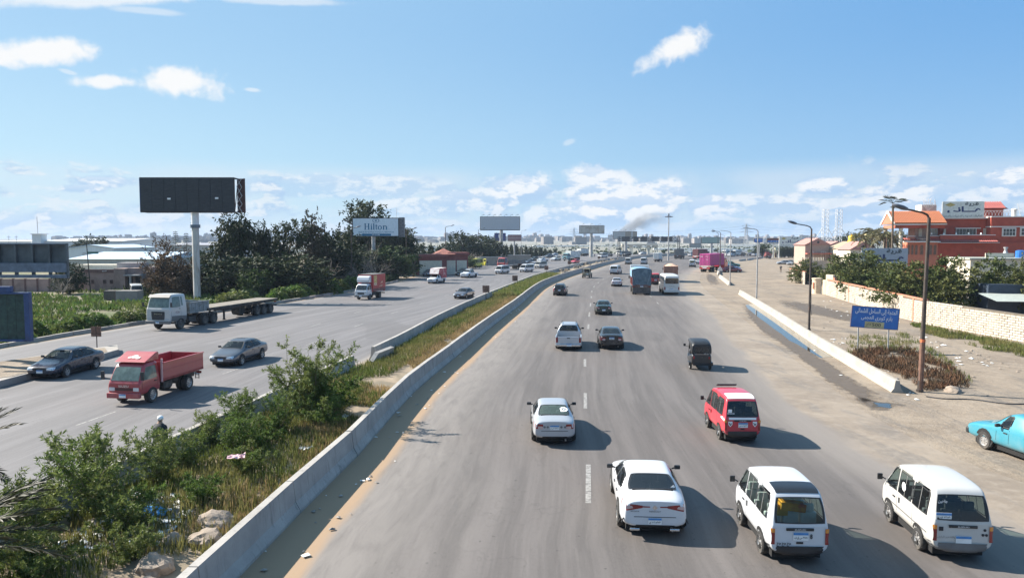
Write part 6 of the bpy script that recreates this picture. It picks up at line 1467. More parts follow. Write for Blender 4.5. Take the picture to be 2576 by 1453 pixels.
for i in range(8):
 for j in range(3):
  b=MB(); b.box(cx-w/2+w*(i+.5)/8, -.07+U(-.012, .012), c.z+h*(j+.5)/3, w/8-.04, .05, h/3-.04); b.build('led_panel', BLKS, t)
for xx, yy in((426, 500), (546, 498.5)):
 q=D(xx, yy, Y); b=MB(); b.box(q.x-t.location.x, -.12, q.z, .42, .04, .22); b.build('missing_tile', WHITE_S, t)
b=MB(); b.box(cx-w/2-.02, .1, zc, .10, .4, h); b.build('edge_trim', BF, t)
s=D(604, 448, Y+1.5); s2=D(606, 530, Y+1.5); b=MB(); b.box(cx+w/2+.30, 1.55, zc, .9, .14, h+.05); b.box(cx+w/2+.82, 1.5, zc, .10, .3, h+.1); b.build('rear_face', M('rust_brown_steel', (.08, .035, .03), .8, var=.3), t)
for k in range(4):b=MB(); z=c.z+h*k/4; b.bar((cx+w/2+.1, .6, z), (cx+w/2+.75, .8, z+h/4), .07); b.bar((cx+w/2+.75, .6, z), (cx+w/2+.1, .8, z+h/4), .07); b.build('brace', GALV, t)
zc2=D(487, 573, Y).z; b=MB(); b.lathe([(.62, 0), (.62, .42), (.62, .43)], 18, (0, .75, zc2)); b.build('mast_collar', GBK2, t)
b=MB(); b.tube((0, .75, zc2), (0, .75, c.z), .475, .475, 16); b.build('upper_mast', M('white_mast_paint', (.66, .67, .69), .6, var=.06), t)
for k in range(26):
 if k*.55+.8<c.z:b=MB(); b.bar((-.45, .75, k*.55+.8), (-.66, .75, k*.55+.8), .035); b.build('rung', DKST, t)
HW=M('billboard_white_print', (.74, .78, .80), .55, var=.05, c2=(.66, .70, .72)); HB=M('hotel_blue_print', (.025, .16, .28), .5)
Y=150.0; t, cx, w, h, a, c=billboard(938, Y, 887, 1003, 548.5, 594, 'white billboard with blue hotel lettering and a left arrow', HW, pole_r=.42, name='hotel_billboard', depth=1.6)
zc=(a.z+c.z)/2
def serif_hilton(sc_):
 b=MB(); x=0
 def st(x, z0, z1, wd=.17):b.box(x, 0, (z0+z1)/2, wd, .01, z1-z0)
 def sf(x, z, wd=.34):b.box(x, 0, z, wd, .01, .05)
 for xx in(.17, .72):st(xx, 0, 1); sf(xx, .025); sf(xx, .975)
 b.box(.445, 0, .52, .5, .01, .07)
 st(1.17, 0, .64); sf(1.17, .025, .3); sf(1.13, .62, .2); b.lathe([(.01, 0), (.09, 0), (.09, .01), (.01, .01)], 10, (1.17, 0, .84), axis='Y')
 st(1.55, 0, 1); sf(1.55, .025, .3); sf(1.51, .975, .2)
 st(1.93, .08, .86, .14); b.box(1.98, 0, .61, .34, .01, .06); b.box(2.03, 0, .05, .2, .01, .08)
 n=20; vs=[]
 for r1, r2 in((.33, .34), (.16, .27)):
  for i in range(n):q=2*PI*i/n; vs.append((2.52+r1*math.cos(q), 0, .32+r2*math.sin(q)))
 b.add(vs, [(i, (i+1)%n, n+(i+1)%n, n+i)for i in range(n)])
 st(3.12, 0, .64); sf(3.12, .025, .3); sf(3.07, .62, .2); st(3.58, 0, .50); sf(3.58, .025, .3); b.box(3.36, 0, .585, .42, .01, .10); b.box(3.55, 0, .52, .16, .01, .12, ry=.6)
 me=b.mesh('lettering', fix=False); me.transform(Matrix.Translation((-1.88*sc_, 0, -.5*sc_))@Matrix.Scale(sc_, 4)); return me
ob('lettering', serif_hilton(1.26), HB, t, (cx+.05, -.075, zc+.12))
ob('lettering', text_mesh("ALEXANDRIA KING'S RANCH", w*.77, .32, .0), HB, t, (cx+.05, -.075, zc-.98))
b=MB(); b.prism_y([(-3.0, 0), (-2.45, .30), (-2.45, .2), (3.1, .2), (3.1, -.2), (-2.45, -.2), (-2.45, -.30)], -.075, -.06); q=b.build('arrow', HB, t, (cx, 0, zc-1.52)); ob('lettering', text_mesh('10.5 KM', 1.5, .24, .01), WHITE_S, q, (.05, -.082, 0))
b=MB(); n=24; vs=[]
for rr in(.62, .52):
 for i in range(n):q_=2*PI*i/n; vs.append((rr*1.1*math.cos(q_), 0, rr*.72*math.sin(q_)))
b.add(vs, [(i, (i+1)%n, n+(i+1)%n, n+i)for i in range(n)]); b.box(-.12, 0, 0, .12, .01, .42); b.box(.12, 0, 0, .12, .01, .42); b.box(0, 0, .02, .3, .01, .08)
b.build('emblem', HB, t, (cx+.05, -.075, zc+1.32), fix=False)
b=MB(); b.tube((cx+w/2-.5, .8, a.z), (cx+w/2-.5, .8, a.z+2.1), .03, n=5); b.build('lightning_rod', GALV, t)
b=MB(); b.box(cx+w/2+.55, .9, zc, 1.0, 1.4, h+.3); b.build('side_casing', M('grey_side_casing', (.16, .15, .15), .7, var=.3), t)
billboard(1261, 262, 1208, 1308, 545, 578, 'blank grey billboard on a tall mast above the red lorry', M('blank_grey_sheet', (.46, .48, .50), .6, var=.05), pole_r=.62, lamps=7, depth=1.6)
t, cx, w, h, a, c=billboard(1487.5, 350, 1458, 1520, 567, 587, 'rust-streaked billboard with faded lettering right of centre', M('rusty_sheet', (.46, .43, .38), .7, var=.12, c2=(.30, .19, .10), scale=.7), pole_r=.75, lamps=3, depth=1.6, polem=CONCP)
ob('lettering', text_mesh('للإعلان والتأجير', w*.55, 1.1, .02, ar=True), M('faded_print', (.26, .20, .14), .8), t, (cx, -.08, (a.z+c.z)/2+.9))
t, cx, w, h, a, c=billboard(1574.5, 372, 1543, 1602, 582, 600.5, 'billboard of bare vertical sheets behind the sign gantry', M('bare_sheet', (.45, .45, .43), .7, var=.1), pole_r=.7, lamps=5, depth=1.6)
for k in range(12):b=MB(); b.box(cx-w/2+w*(k+.5)/12, -.07, (a.z+c.z)/2, w/12*.92, .06, h*.96); b.build('sheet', M('tan_sheet', (.33, .28, .22), .7, var=.1)if k in(6, 7, 8, 10, 11)else M('bare_sheet', (.45, .45, .43)), t)
t, cx, w, h, a, c=billboard(1258, 300, 1244, 1272, 586.5, 605.5, 'deep blue advert board behind the grey billboard mast', M('navy_board', (.025, .045, .17), .5, var=.1), pole_r=.3, depth=.8)
b=MB(); b.box(cx, -.07, (a.z+c.z)/2+.4, 1.3, .03, 1.3); q=b.build('print_square', WHITE_S, t); b=MB(); b.box(cx+.2, -.09, (a.z+c.z)/2+.5, .9, .02, .9); b.build('print_square', M('dark_print', (.1, .03, .06), .5), t)
t, cx, w, h, a, c=billboard(1294, 300, 1278, 1311, 590.5, 606, 'tiered red and white sign above the left hedge', M('tier_cream', (.5, .46, .44), .7), pole_r=.3, depth=.8)
for k in range(4):b=MB(); b.box(cx, -.08, c.z+h*(k+.55)/4, w, .08, h/4*.55); b.build('sign_tier', M('tier_red', (.16, .035, .045), .6, var=.2), t)
billboard(1790, 385, 1765, 1810, 596.5, 611.5, 'pale green netted billboard far beyond the road bend', M('green_net', (.28, .37, .33), .8, var=.15, c2=(.34, .42, .40)), pole_r=.7, lamps=4, depth=1.2)
billboard(1752, 330, 1735.5, 1764, 612.5, 622.5, 'low ribbed grey board behind the tipper', M('ribbed_grey', (.36, .36, .33), .7, var=.1), pole_r=.25, depth=.6)
t, cx, w, h, a, c=billboard(1910, 330, 1897.5, 1918, 600, 609, 'blue road sign with white lettering over the far road', BLUE, pole_r=.25, depth=.4, name='road_sign')
ob('lettering', text_mesh('مرغم اسكندرية', w*.8, .5, .02, ar=True), WHITE_S, t, (cx, -.08, (a.z+c.z)/2+.35)); b=MB(); b.box(cx+w/2+.5, 0, (a.z+c.z)/2, .9, .1, h); b.build('side_board', WHITE_S, t)
t, cx, w, h, a, c=billboard(1946, 330, 1930.5, 1961, 599, 609, 'gantry sign with a brown strip over blue, beside the blue road sign', BLUE, pole_r=.3, depth=.4, name='road_sign')
b=MB(); b.box(cx, -.07, a.z-h*.28, w, .05, h*.52); b.build('brown_strip', M('sign_brown', (.13, .05, .04), .6, var=.2), t)
for k in(-1, 1):
 b=MB(); b.bar((k*w*.22-.2, -.1, c.z+.2), (k*w*.22+.2, -.1, c.z+.6), .12); b.build('arrow', WHITE_S, t)
Y=330; L_, R_=D(1557, 600, Y), D(1707.5, 600, Y); zt, zb=D(1600, 596.5, Y).z, D(1600, 606.5, Y).z
t=thing('sign_gantry', 'dark steel lattice gantry with sign backs across the road', 'gantry', ((L_.x+R_.x)/2, Y, 0)); hw=(R_.x-L_.x)/2
for sg in(-1, 1):
 b=MB()
 for dx in(-.4, .4):b.bar((sg*hw+dx, 0, 0), (sg*hw+dx, 0, zt+.3), .26)
 for k in range(10):b.bar((sg*hw-.4, 0, k), (sg*hw+.4, 0, k+.8), .1)
 b.build('leg', DKST, t)
b=MB(); n=18
for yy in(-.5, .5):
 for z in(zt, zb):b.bar((-hw, yy, z), (hw, yy, z), .20)
for k in range(n):
 x0, x1=-hw+2*hw*k/n, -hw+2*hw*(k+1)/n; b.bar((x0, -.5, zb if k%2 else zt), (x1, -.5, zt if k%2 else zb), .13); b.bar((x0, -.5, zb), (x0, -.5, zt), .11); b.bar((x0, .5, zt if k%2 else zb), (x1, .5, zb if k%2 else zt), .11)
b.build('truss', DKST, t)
for x0, x1 in((-11.9, -8.4), (-6.8, -4.4), (-3.6, -.6), (1.2, 4.6), (5.6, 10.6)):b=MB(); b.box((x0+x1)/2, .75, (zt+zb)/2+.1, x1-x0, .1, zt-zb+.4); b.build('sign_back', M('sign_back_grey', (.13, .135, .14), .6, var=.2), t)
p=G(1681, 655); t=thing('high_mast_light', 'tall mast with a ring of floodlights at its head', 'light mast', p); hm=D(1681, 541, p.y).z
b=MB(); b.tube((0, 0, 0), (0, 0, hm), .32, .16, 12); b.build('mast', GALV, t)
b=MB(); b.lathe([(.3, 0), (1.0, .0), (1.05, .22), (.3, .25)], 14, (0, 0, hm-.6)); b.lathe([(.25, 0), (.25, .9)], 8, (0, 0, hm-.3)); b.build('head_ring', DKST, t)
for k in range(8):b=MB(); q=2*PI*k/8; b.box(1.25*math.cos(q), 1.25*math.sin(q), hm-.65, .5, .5, .3, rz=q); b.build('floodlight', LAMPH, t, bev=.04)
Y=425; a, c=D(1564, 614, Y), D(1654, 614, Y); zt=a.z; t=thing('colonnade', 'cream stone colonnade under one long beam beyond the gantry', 'monument', (a.x, Y, 0)); CRM=M('cream_stone', (.62, .57, .47), .8, var=.1)
b=MB(); b.box((c.x-a.x)/2, 0, zt-.4, c.x-a.x, 2.4, .8); b.box((c.x-a.x)/2, 0, zt+.06, c.x-a.x+.5, 2.8, .2); b.build('beam', CRM, t, bev=.06)
for zx in(1237, 1268, 1370, 1400, 1510, 1545, 1668, 1692, 1785, 1830):
 x=D((2200+zx/4.273)/1.59, 630, Y).x-a.x; b=MB(); b.lathe([(.55, 0), (.55, .3), (.36, .4), (.33, zt-2.0), (.45, zt-1.7), (.75, zt-.95), (.75, zt-.8)], 12, (x, 0, 0)); b.build('column', CRM, t)
def lattice(p, w0, w1, h, label, cat, name, n=12, arms=0, m=GALV, group=None):
 t=thing(name, label, cat, p, 0, group); b=MB()
 def cor(k):s=(w0+(w1-w0)*k/n)/2; z=h*k/n; return[Vector((x*s, y*s, z))for x, y in((-1, -1), (1, -1), (1, 1), (-1, 1))]
 for k in range(n):
  a_, b_=cor(k), cor(k+1)
  for i in range(4):
   b.bar(a_[i], b_[i], w0*.07); b.bar(a_[i], b_[(i+1)%4], w0*.045); b.bar(b_[i], b_[(i+1)%4], w0*.045)
 b.build('lattice', m, t)
 for k in range(arms):
  z=h*(.62+.15*k); b=MB(); L=w0*(1.5-.25*k); b.bar((-L, 0, z), (L, 0, z), w0*.06); b.bar((-L, 0, z), (0, 0, z+w0*.5), w0*.04); b.bar((L, 0, z), (0, 0, z+w0*.5), w0*.04); b.build('cross_arm', m, t)
 return t
WHM=M('white_lattice', (.62, .62, .62), .5, var=.1)
for x, lb in((2075, 'left of two white lattice masts behind the village'), (2109, 'right of two white lattice masts behind the village')):
 q=D(x, 600, 240); lattice((q.x, 240, 0), 1.55, 1.5, D(x, 527, 240).z, lb, 'mast', 'lattice_mast', 14, 0, WHM)
 b=MB(); b.bar((-.8, 0, 12.0), (-4.2, 0, 6.5), .16); b.bar((.8, 0, 12.0), (4.2, 0, 6.5), .16); b.build('stay', WHM, bpy.data.objects['lattice_mast' if x<2100 else 'lattice_mast.001'])
py=[]
for x, y0, Y, lb in((1444, 574, 1500, 'far power pylon left of the rusty billboard'), (1877, 564, 1300, 'far power pylon above the right hand plain'), (2420, 580, 1700, 'farthest power pylon, behind the red building')):
 q=D(x, 600, Y); h=D(x, y0, Y).z; lattice((q.x, Y, 0), 7.5, 1.4, h, lb, 'pylon', 'power_pylon', 9, 3, GALV, 'power pylons'); py.append((q.x, Y, h))
def wire_run(a, c, where, sag=8.0):
 b=MB()
 for z in(.66, .80, .93):
  pts=[]
  for i in range(13):k=i/12; pts.append((a[0]+(c[0]-a[0])*k, a[1]+(c[1]-a[1])*k, (a[2]+(c[2]-a[2])*k)*z-sag*4*k*(1-k)))
  b.path(pts, .10, 3)
 tag(b.build('power_lines', DKST, None, fix=False), 'thin power lines '+where, 'power line', 'power lines')
wire_run(py[0], (-250, 1900, py[0][2]), 'running off to the left of the far left pylon'); wire_run(py[0], py[1], 'crossing the sky between the two left pylons'); wire_run(py[1], py[2], 'running from the right hand pylon behind the restaurant')
p=G(994, 690); t=thing('utility_cabinet', 'pale blue utility cabinet on a concrete plinth by the kerb', 'cabinet', p); b=MB(); b.box(0, 0, .15, 2.2, 1.2, .3); b.build('plinth', CONC_K, t, bev=.03)
b=MB(); b.box(0, 0, 1.35, 1.5, .8, 2.1); q=b.build('body', M('cabinet_blue_grey', (.44, .52, .58), .5, var=.08), t, bev=.03); b=MB(); b.box(-.36, -.41, 1.35, .66, .03, 1.9); b.build('door', M('cabinet_blue_grey', (.44, .52, .58)), t, bev=.01); b=MB(); b.box(.36, -.41, 1.35, .66, .03, 1.9); b.build('door', M('cabinet_blue_grey', (.44, .52, .58)), t, bev=.01)
for x, y, lb in((159.4, 730, 'thin rusty pole rising before the pink building'), ):
 p=G(228, 736); t=thing('utility_pole', lb, 'pole', p); b=MB(); b.tube((0, 0, 0), (-.35, 0, 7.6), .09, .06, 8); b.build('pole', POLE, t); b=MB(); b.box(.6, 0, 6.0, 1.6, .05, .32); b.build('small_sign', M('green_tag', (.04, .15, .13), .6), t)
# ------------------------------------------------------------------ buildings
TERRA=M('terracotta_render', (.37, .066, .036), .8, var=.12, scale=1.2, c2=(.30, .058, .035)); TERRA_L=M('salmon_render', (.50, .17, .10), .8, var=.1); TRIMW=M('white_trim', (.66, .63, .58), .7, var=.06); TILE=M('clay_tile', (.44, .15, .065), .75, var=.22, scale=1.5); TILE2=M('red_roof_sheet', (.36, .10, .085), .7, var=.14); PANE=M('window_pane', (.06, .06, .055), .2, var=.4, scale=2); WOODD=M('brown_door_wood', (.16, .10, .07), .7, var=.25); CREAMW=M('cream_render', (.55, .50, .40), .8, var=.1); ROOFG=M('roof_felt', (.30, .31, .27), .85, var=.15, scale=.6)
def bldg(name, label, p, rz=0.0, cat='building', group=None):return thing(name, label, cat, p, rz, group)
def wbox(root, name, m, x0, x1, y0, y1, z0, z1, bev=0.0, par=None):
 b=MB(); b.box((x0+x1)/2, (y0+y1)/2, (z0+z1)/2, x1-x0, y1-y0, z1-z0); return b.build(name, m, par or root, bev=bev)
def window(root, x, z, w, h, y=0.0, frame=TRIMW, nx=2, nz=1, pane=PANE, face='-y', name='window'):
 """frame, mullions and glass standing in a wall that faces -y (or -x)"""
 b=MB(); d=.10
 for sx in(-1, 1):b.box(sx*(w/2-.04), 0, 0, .09, d, h)
 for sz in(-1, 1):b.box(0, 0, sz*(h/2-.04), w-.1, d, .09)
 for i in range(1, nx):b.box(-w/2+w*i/nx, 0.01, 0, .05, d*.7, h-.1)
 for i in range(1, nz):b.box(0, .01, -h/2+h*i/nz, w-.1, d*.7, .05)
 loc, rz=((x, y-.03, z), 0.0)if face=='-y' else((y-.03, x, z), -PI/2)
 o=b.build(name, frame, root, loc, rz); q=MB(); q.box(0, .045, 0, w-.12, .02, h-.12); q.build('pane', pane, o); return o
def gable_tiles(root, x0, x1, y0, z0, y1, z1, m, rows, cols, name='roof_tile'):
 """pan tiles laid in courses from the eave (y0, z0) to the ridge (y1, z1)"""
 d=Vector((0, y1-y0, z1-z0)); L=d.length; ang=math.atan2(z1-z0, y1-y0); w=(x1-x0)/cols; l=L/rows
 t=MB(); vs=[]
 for yy, lift in((0, .05), (l*1.12, .01)):
  for i in range(5):q=PI*i/4; vs.append((-math.cos(q)*w*.5, yy, math.sin(q)*w*.38+lift))
 t.add(vs, [(i, i+1, 6+i, 5+i)for i in range(4)]); me=t.mesh('roof_tile', fix=False); me.materials.append(m)
 for r in range(rows):
  for c in range(cols):
   o=bpy.data.objects.new(name, me); C.objects.link(o); o.parent=root; k=r/rows; o.location=(x0+w*(c+.5), y0+(y1-y0)*k, z0+(z1-z0)*k+U(-.01, .01)); o.rotation_euler=(ang, 0, U(-.03, .03))
def arch_pts(w, h, n=7, point=1.15):
 pts=[(-w/2, 0), (w/2, 0)]
 for i in range(n+1):q=PI*i/n; pts.append((w/2*math.cos(q), h-w/2*point+w/2*point*math.sin(q)))
 return pts
def arch_door(root, x, z, w, h, y, m=WOODD, frame=TERRA_L, name='arched_door'):
 b=MB(); b.prism_y(arch_pts(w, h), -.06, 0); o=b.build(name, frame, root, (x, y, z)); b=MB(); b.prism_y(arch_pts(w*.74, h*.90), -.09, -.05); b.build('door_leaf', m, o); return o
def hany_sign(root, w, h, loc, rz=0.0, big=(.86, .44), bottom=True, print_m=None, board=None, name='sign_board', cx=.0):
 b=MB(); b.box(0, .03, 0, w, .12, h); o=b.build(name, board or M('sign_white', (.62, .63, .58), .6, var=.07, c2=(.52, .53, .48)), root, loc, rz, bev=.02); pm=print_m or NAVYP
 ob('lettering', text_mesh('هـــانى', w*.80, h*.44, .04, ar=True), pm, o, (.02*w, -.045, -.02*h)); ob('lettering', text_mesh('قرية', w*.33, h*.27, .03, ar=True), M('sign_dark_print', (.03, .045, .05), .6), o, (w*.20, -.045, h*.33))
 if bottom:ob('lettering', text_mesh('للمأكولات البدوية و المشويات والمندى', w*.92, h*.16, .012, ar=True), M('sign_dark_print', (.03, .045, .05), .6), o, (0, -.045, -h*.38))
 b=MB(); b.prism_y([(-w*.13, 0), (0, h*.13), (w*.13, 0), (0, -h*.13)], -.050, -.04); e=b.build('emblem', M('emblem_gold', (.42, .33, .10), .5, c2=(.55, .50, .36)), o, (-w*.31, 0, h*.30)); return o
# --- red restaurant
Y0=127.0; P0=D(2358.7, 640, Y0); rr_=bldg('restaurant_building', 'two storey terracotta red restaurant with tiled portico and rooftop signboard', (P0.x, Y0, 0), math.radians(-11))
Q=lambda zx:(zx-1070)*.0102
H_=lambda zy:7.85+(859.6-zy)*.0100
wbox(rr_, 'wall', TERRA, 0, 7.4, 0, 9, 0, H_(490)); wbox(rr_, 'wall', TERRA, 7.4, 14.9, -1.8, 9, 0, H_(475)); wbox(rr_, 'pilaster', TERRA, -.0, 1.15, -.55, 0, 6.2, H_(490))
wbox(rr_, 'parapet_trim', TRIMW, -.1, 7.35, -.65, .2, H_(492), H_(475)); wbox(rr_, 'parapet_trim', TRIMW, 7.35, 15.0, -1.92, .2, H_(475), H_(458)); wbox(rr_, 'string_course', TRIMW, 7.3, 15.0, -1.95, -1.7, H_(640), H_(624)); wbox(rr_, 'string_course', TRIMW, 7.28, 7.42, -1.9, 0, H_(640), H_(624))
for a_, b_, z0, z1 in((1940, 2150, 795, 650), (2205, 2440, 790, 645)):
 wbox(rr_, 'window_recess', TRIMW, Q(a_)+.2, Q(b_)+.2, -1.86, -1.78, H_(z0), H_(z1)); window(rr_, (Q(a_)+Q(b_))/2+.2, (H_(z0)+H_(z1))/2, Q(b_)-Q(a_)-.2, H_(z1)-H_(z0)-.2, -1.9, TRIMW, 4, 2)
window(rr_, Q(1490), H_(712), 3.2, 1.15, -.04, TRIMW, 6, 1); wbox(rr_, 'window_canopy', TRIMW, Q(1310), Q(1690), -.7, 0, H_(660), H_(648)); window(rr_, Q(1790), H_(715), .8, 1.2, -.04, CREAMW, 1, 1, CREAMW); window(rr_, Q(950)+.2, H_(715), 1.5, 1.05, -.30, TRIMW, 3, 1, CREAMW)
wbox(rr_, 'wall', TERRA, -2.3, 0, -.25, 6, 0, H_(590)); wbox(rr_, 'string_course', TRIMW, -2.3, 0, -.45, -.2, H_(665), H_(655)); wbox(rr_, 'terrace_column', CREAMW, .45, .75, -1.2, -.9, H_(775), H_(665)); wbox(rr_, 'porch_roof', TILE2, -.3, 1.0, -1.4, 0, H_(665), H_(652))
wbox(rr_, 'balcony_wall', TERRA, -.65, 7.7, -2.8, -2.55, H_(850), H_(775)); wbox(rr_, 'balcony_coping', TRIMW, -.72, 7.75, -2.88, -2.47, H_(775), H_(764)); wbox(rr_, 'balcony_floor', TRIMW, -.65, 7.7, -2.55, 0, H_(855), H_(838)); wbox(rr_, 'balcony_wall', TERRA, -2.3, -.65, -2.4, -2.15, H_(850), H_(790)); wbox(rr_, 'balcony_coping', TRIMW, -2.35, -.6, -2.48, -2.07, H_(790), H_(780))
wbox(rr_, 'wall', TERRA, -.9, 14.9, -2.3, .0, 0, H_(895)); b=MB(); b.prism([(-1.0, -3.9), (8.0, -3.9), (8.0, -2.3), (-1.0, -2.3)], H_(900), H_(893)); b.build('awning_board', TRIMW, rr_)
gable_tiles(rr_, -.9, 7.9, -3.8, H_(890), -2.4, H_(848), TILE2, 2, 28)
wbox(rr_, 'wall', TERRA_L, -5.6, -.9, -2.6, 0, 0, H_(880)); b=MB(); b.prism([(-6.3, -3.6), (-.8, -3.6), (-.8, -2.4), (-6.3, -2.4)], H_(892), H_(872)); b.build('awning_board', TRIMW, rr_)
gable_tiles(rr_, -6.2, -.85, -3.5, H_(870), -2.0, H_(830), TILE2, 2, 16)
for zx, w_ in((535, .45), (592, .45), (652, .50), (735, .62), (872, .55), (937, .55)):arch_door(rr_, Q(zx), H_(1100), w_, H_(915)-H_(1100), -2.62)
wbox(rr_, 'terrace_wall', TERRA_L, -5.6, -4.6, -2.7, -2.5, H_(850), H_(795)); wbox(rr_, 'balcony_coping', TRIMW, -5.7, -4.5, -2.78, -2.42, H_(795), H_(784)); b=MB(); b.lathe([(.5, 0), (.85, .55), (.85, .62)], 14, (-3.6, -2.7, H_(885))); b.build('round_balcony', M('grey_render', (.34, .30, .28), .8), rr_)
wbox(rr_, 'wall', M('warm_grey_render', (.36, .24, .19), .8), -4.2, -2.3, -1.6, 2, H_(880), H_(645)); arch_door(rr_, -3.4, H_(795), .5, 1.4, -1.62, CREAMW, CREAMW, 'niche')
wbox(rr_, 'beam', TERRA, -7.9, -.2, -3.4, -2.8, H_(655), H_(600)); wbox(rr_, 'beam', TERRA_L, -7.9, -7.2, -3.4, 3.2, H_(655), H_(600)); wbox(rr_, 'eave_board', TRIMW, -8.1, -.0, -3.75, -3.45, H_(598), H_(575))
for x, y in((-6.9, -3.1), (-7.6, 3.0)):b=MB(); b.lathe([(.40, 0), (.40, .3), (.30, .4), (.28, H_(690)), (.36, H_(662)), (.36, H_(655))], 12, (x, y, 0)); b.build('column', CREAMW, rr_)
b=MB(); b.add([(-8.2, -3.9, H_(580)), (-8.2, 3.7, H_(580)), (-8.2, -.1, H_(372)), (-7.9, -3.9, H_(580)), (-7.9, 3.7, H_(580)), (-7.9, -.1, H_(372))], [(0, 1, 2), (3, 5, 4), (0, 2, 5, 3), (2, 1, 4, 5), (1, 0, 3, 4)]); b.build('gable', TERRA_L, rr_)
for sg in(-1, 1):b=MB(); b.bar((-8.24, -.1+sg*3.9, H_(590)), (-8.24, -.1, H_(362)), .16, .34); b.build('barge_board', TRIMW, rr_)
b=MB(); b.add([(-8.1, -3.85, H_(580)), (.0, -3.85, H_(580)), (.0, -.1, H_(373)), (-8.1, -.1, H_(373)), (.0, 3.65, H_(580)), (-8.1, 3.65, H_(580))], [(0, 1, 2, 3), (3, 2, 4, 5)]); b.build('roof', TILE, rr_)
gable_tiles(rr_, -8.1, .0, -3.8, H_(572), -.1, H_(368), TILE, 9, 30)
hany_sign(rr_, 6.5, 2.75, (3.45, -.7, H_(340))); wbox(rr_, 'wall', M('unfinished_render', (.42, .40, .38), .9, var=.15), -1.9, .3, 2.2, 5, H_(560), H_(240)); wbox(rr_, 'wall', TRIMW, -2.2, -1.9, 2.0, 5, H_(500), H_(240))
b=MB()
for k in range(14):b.bar((-1.8+k*.15, 2.1, H_(250)), (-1.8+k*.16+U(-.25, .25), 2.0, H_(170)+U(-.5, .5)), .04)
for k in range(6):b.bar((-1.2, 1.9, H_(350)), (-1.8+k*.35, 1.9, H_(255)), .06)
b.build('reinforcing_bar', TRIMW, rr_)
wbox(rr_, 'wall', TERRA, 6.9, 10.6, 1.6, 5.5, H_(470), H_(318)); b=MB(); b.add([(6.5, 1.2, H_(325)), (11.2, 1.2, H_(325)), (10.5, 3.5, H_(200)), (6.5, 3.5, H_(205)), (6.5, 6, H_(325)), (11.2, 6, H_(325))], [(0, 1, 2, 3), (3, 2, 5, 4), (1, 5, 2)]); b.build('roof', TILE2, rr_)
gable_tiles(rr_, 6.5, 10.9, 1.2, H_(322), 3.4, H_(205), TILE2, 4, 12)
b=MB(); zr=H_(470)
for k in range(9):x=6.9+k*.5; b.bar((x, 1.0, zr), (x+.45, 1.0, zr+1.1), .05); b.bar((x+.45, 1.0, zr), (x, 1.0, zr+1.1), .05)
b.bar((6.8, 1.0, zr+1.15), (11.6, 1.0, zr+1.15), .07)
for k in range(8):b.bar((11.4+k*.5, -1.6, zr), (11.4+k*.5, -1.6, zr+1.3), .035)
b.bar((11.4, -1.6, zr+1.3), (14.9, -1.6, zr+1.3), .04); b.bar((11.4, -1.6, zr+.7), (14.9, -1.6, zr+.7), .03); b.bar((12.6, 0, zr), (12.0, 0, zr+2.3), .05); b.bar((13.4, 0, zr), (13.5, 0, zr+2.7), .04); b.build('railing', TRIMW, rr_)
b=MB(); b.lathe([(.35, 0), (.35, 1.1), (.45, 1.15), (.45, 1.25), (.25, 1.4)], 12, (11.0, -1.3, zr)); b.build('roof_vent', TRIMW, rr_)
for k in range(5):b=MB(); b.lathe([(.04, 0), (.13, .1), (.15, .2), (.08, .33)], 8, (-2.0+k*1.9, -2.7, H_(766))); b.build('globe_lamp', WHITE_S, rr_)
lo=bldg('flat_roof_building', 'low flat-roofed annex with pale parapet before the red restaurant', (P0.x, Y0-18, 0), math.radians(-11))
wbox(lo, 'wall', CREAMW, -5.0, 13.5, 0, 9, 0, 5.0); wbox(lo, 'roof', ROOFG, -5.2, 13.8, -.3, 9.2, 5.0, 5.22); wbox(lo, 'parapet', CREAMW, -1.0, 3.0, 5.0, 5.2, 5.22, 5.9); wbox(lo, 'wall', CREAMW, -.4, .2, -.1, 0, 0, 5.0)
for x in(2.2, 5.2):b=MB(); b.lathe([(.5, 0), (.45, .5), (.22, 1.0), (.22, 1.35), (.32, 1.4), (.32, 1.6)], 10, (x, 6.0, 5.22)); b.build('chimney_cowl', GALV, lo)
b=MB(); b.lathe([(.62, 0), (.66, .15), (.60, .2), (.66, .45), (.60, .5), (.66, .75), (.60, .8), (.64, 1.05), (.3, 1.15)], 14, (3.2, 3.6, 5.22)); tk=b.build('water_tank', M('blue_tank', (.025, .15, .46), .45), None); tk.matrix_world=lo.matrix_basis.copy(); tag(tk, 'blue ribbed water tank on the low annex roof', 'water tank')
aw=bldg('awning', 'beige sloping canvas awning right of the blue water tank', (P0.x, Y0-12, 0), math.radians(-11), 'awning'); BEI=M('beige_canvas', (.60, .54, .42), .85, var=.06)
b=MB(); b.add([(6.3, -3.2, 6.3), (10.0, -4.6, 6.2), (14.6, -2.0, 7.5), (9.6, -.4, 7.55), (6.3, -3.2, 6.24), (10, -4.6, 6.14), (14.6, -2, 7.44), (9.6, -.4, 7.49)], [(0, 1, 2, 3), (7, 6, 5, 4), (0, 4, 5, 1), (1, 5, 6, 2), (2, 6, 7, 3), (3, 7, 4, 0)]); b.build('canvas', BEI, aw)
b=MB()
for x, y, h in((6.6, -3.1, 6.2), (8.2, -3.8, 6.2), (9.9, -4.4, 6.1), (12.2, -3.1, 6.8), (14.3, -2.0, 7.3)):b.bar((x, y, 0), (x, y, h), .12)
b.build('post', TRIMW, aw); wbox(aw, 'wall', CREAMW, 6.8, 14.5, -.5, -.3, 0, 5.8)
sh=bldg('shed', 'low shed with dark blue sheet wall and pale roof behind the brick wall', (47, 70, 0), math.radians(-8), 'shed'); wbox(sh, 'wall', M('dark_blue_sheet', (.03, .045, .07), .6, var=.2, scale=2), -1, 16, 1.2, 5, 0, 3.6)
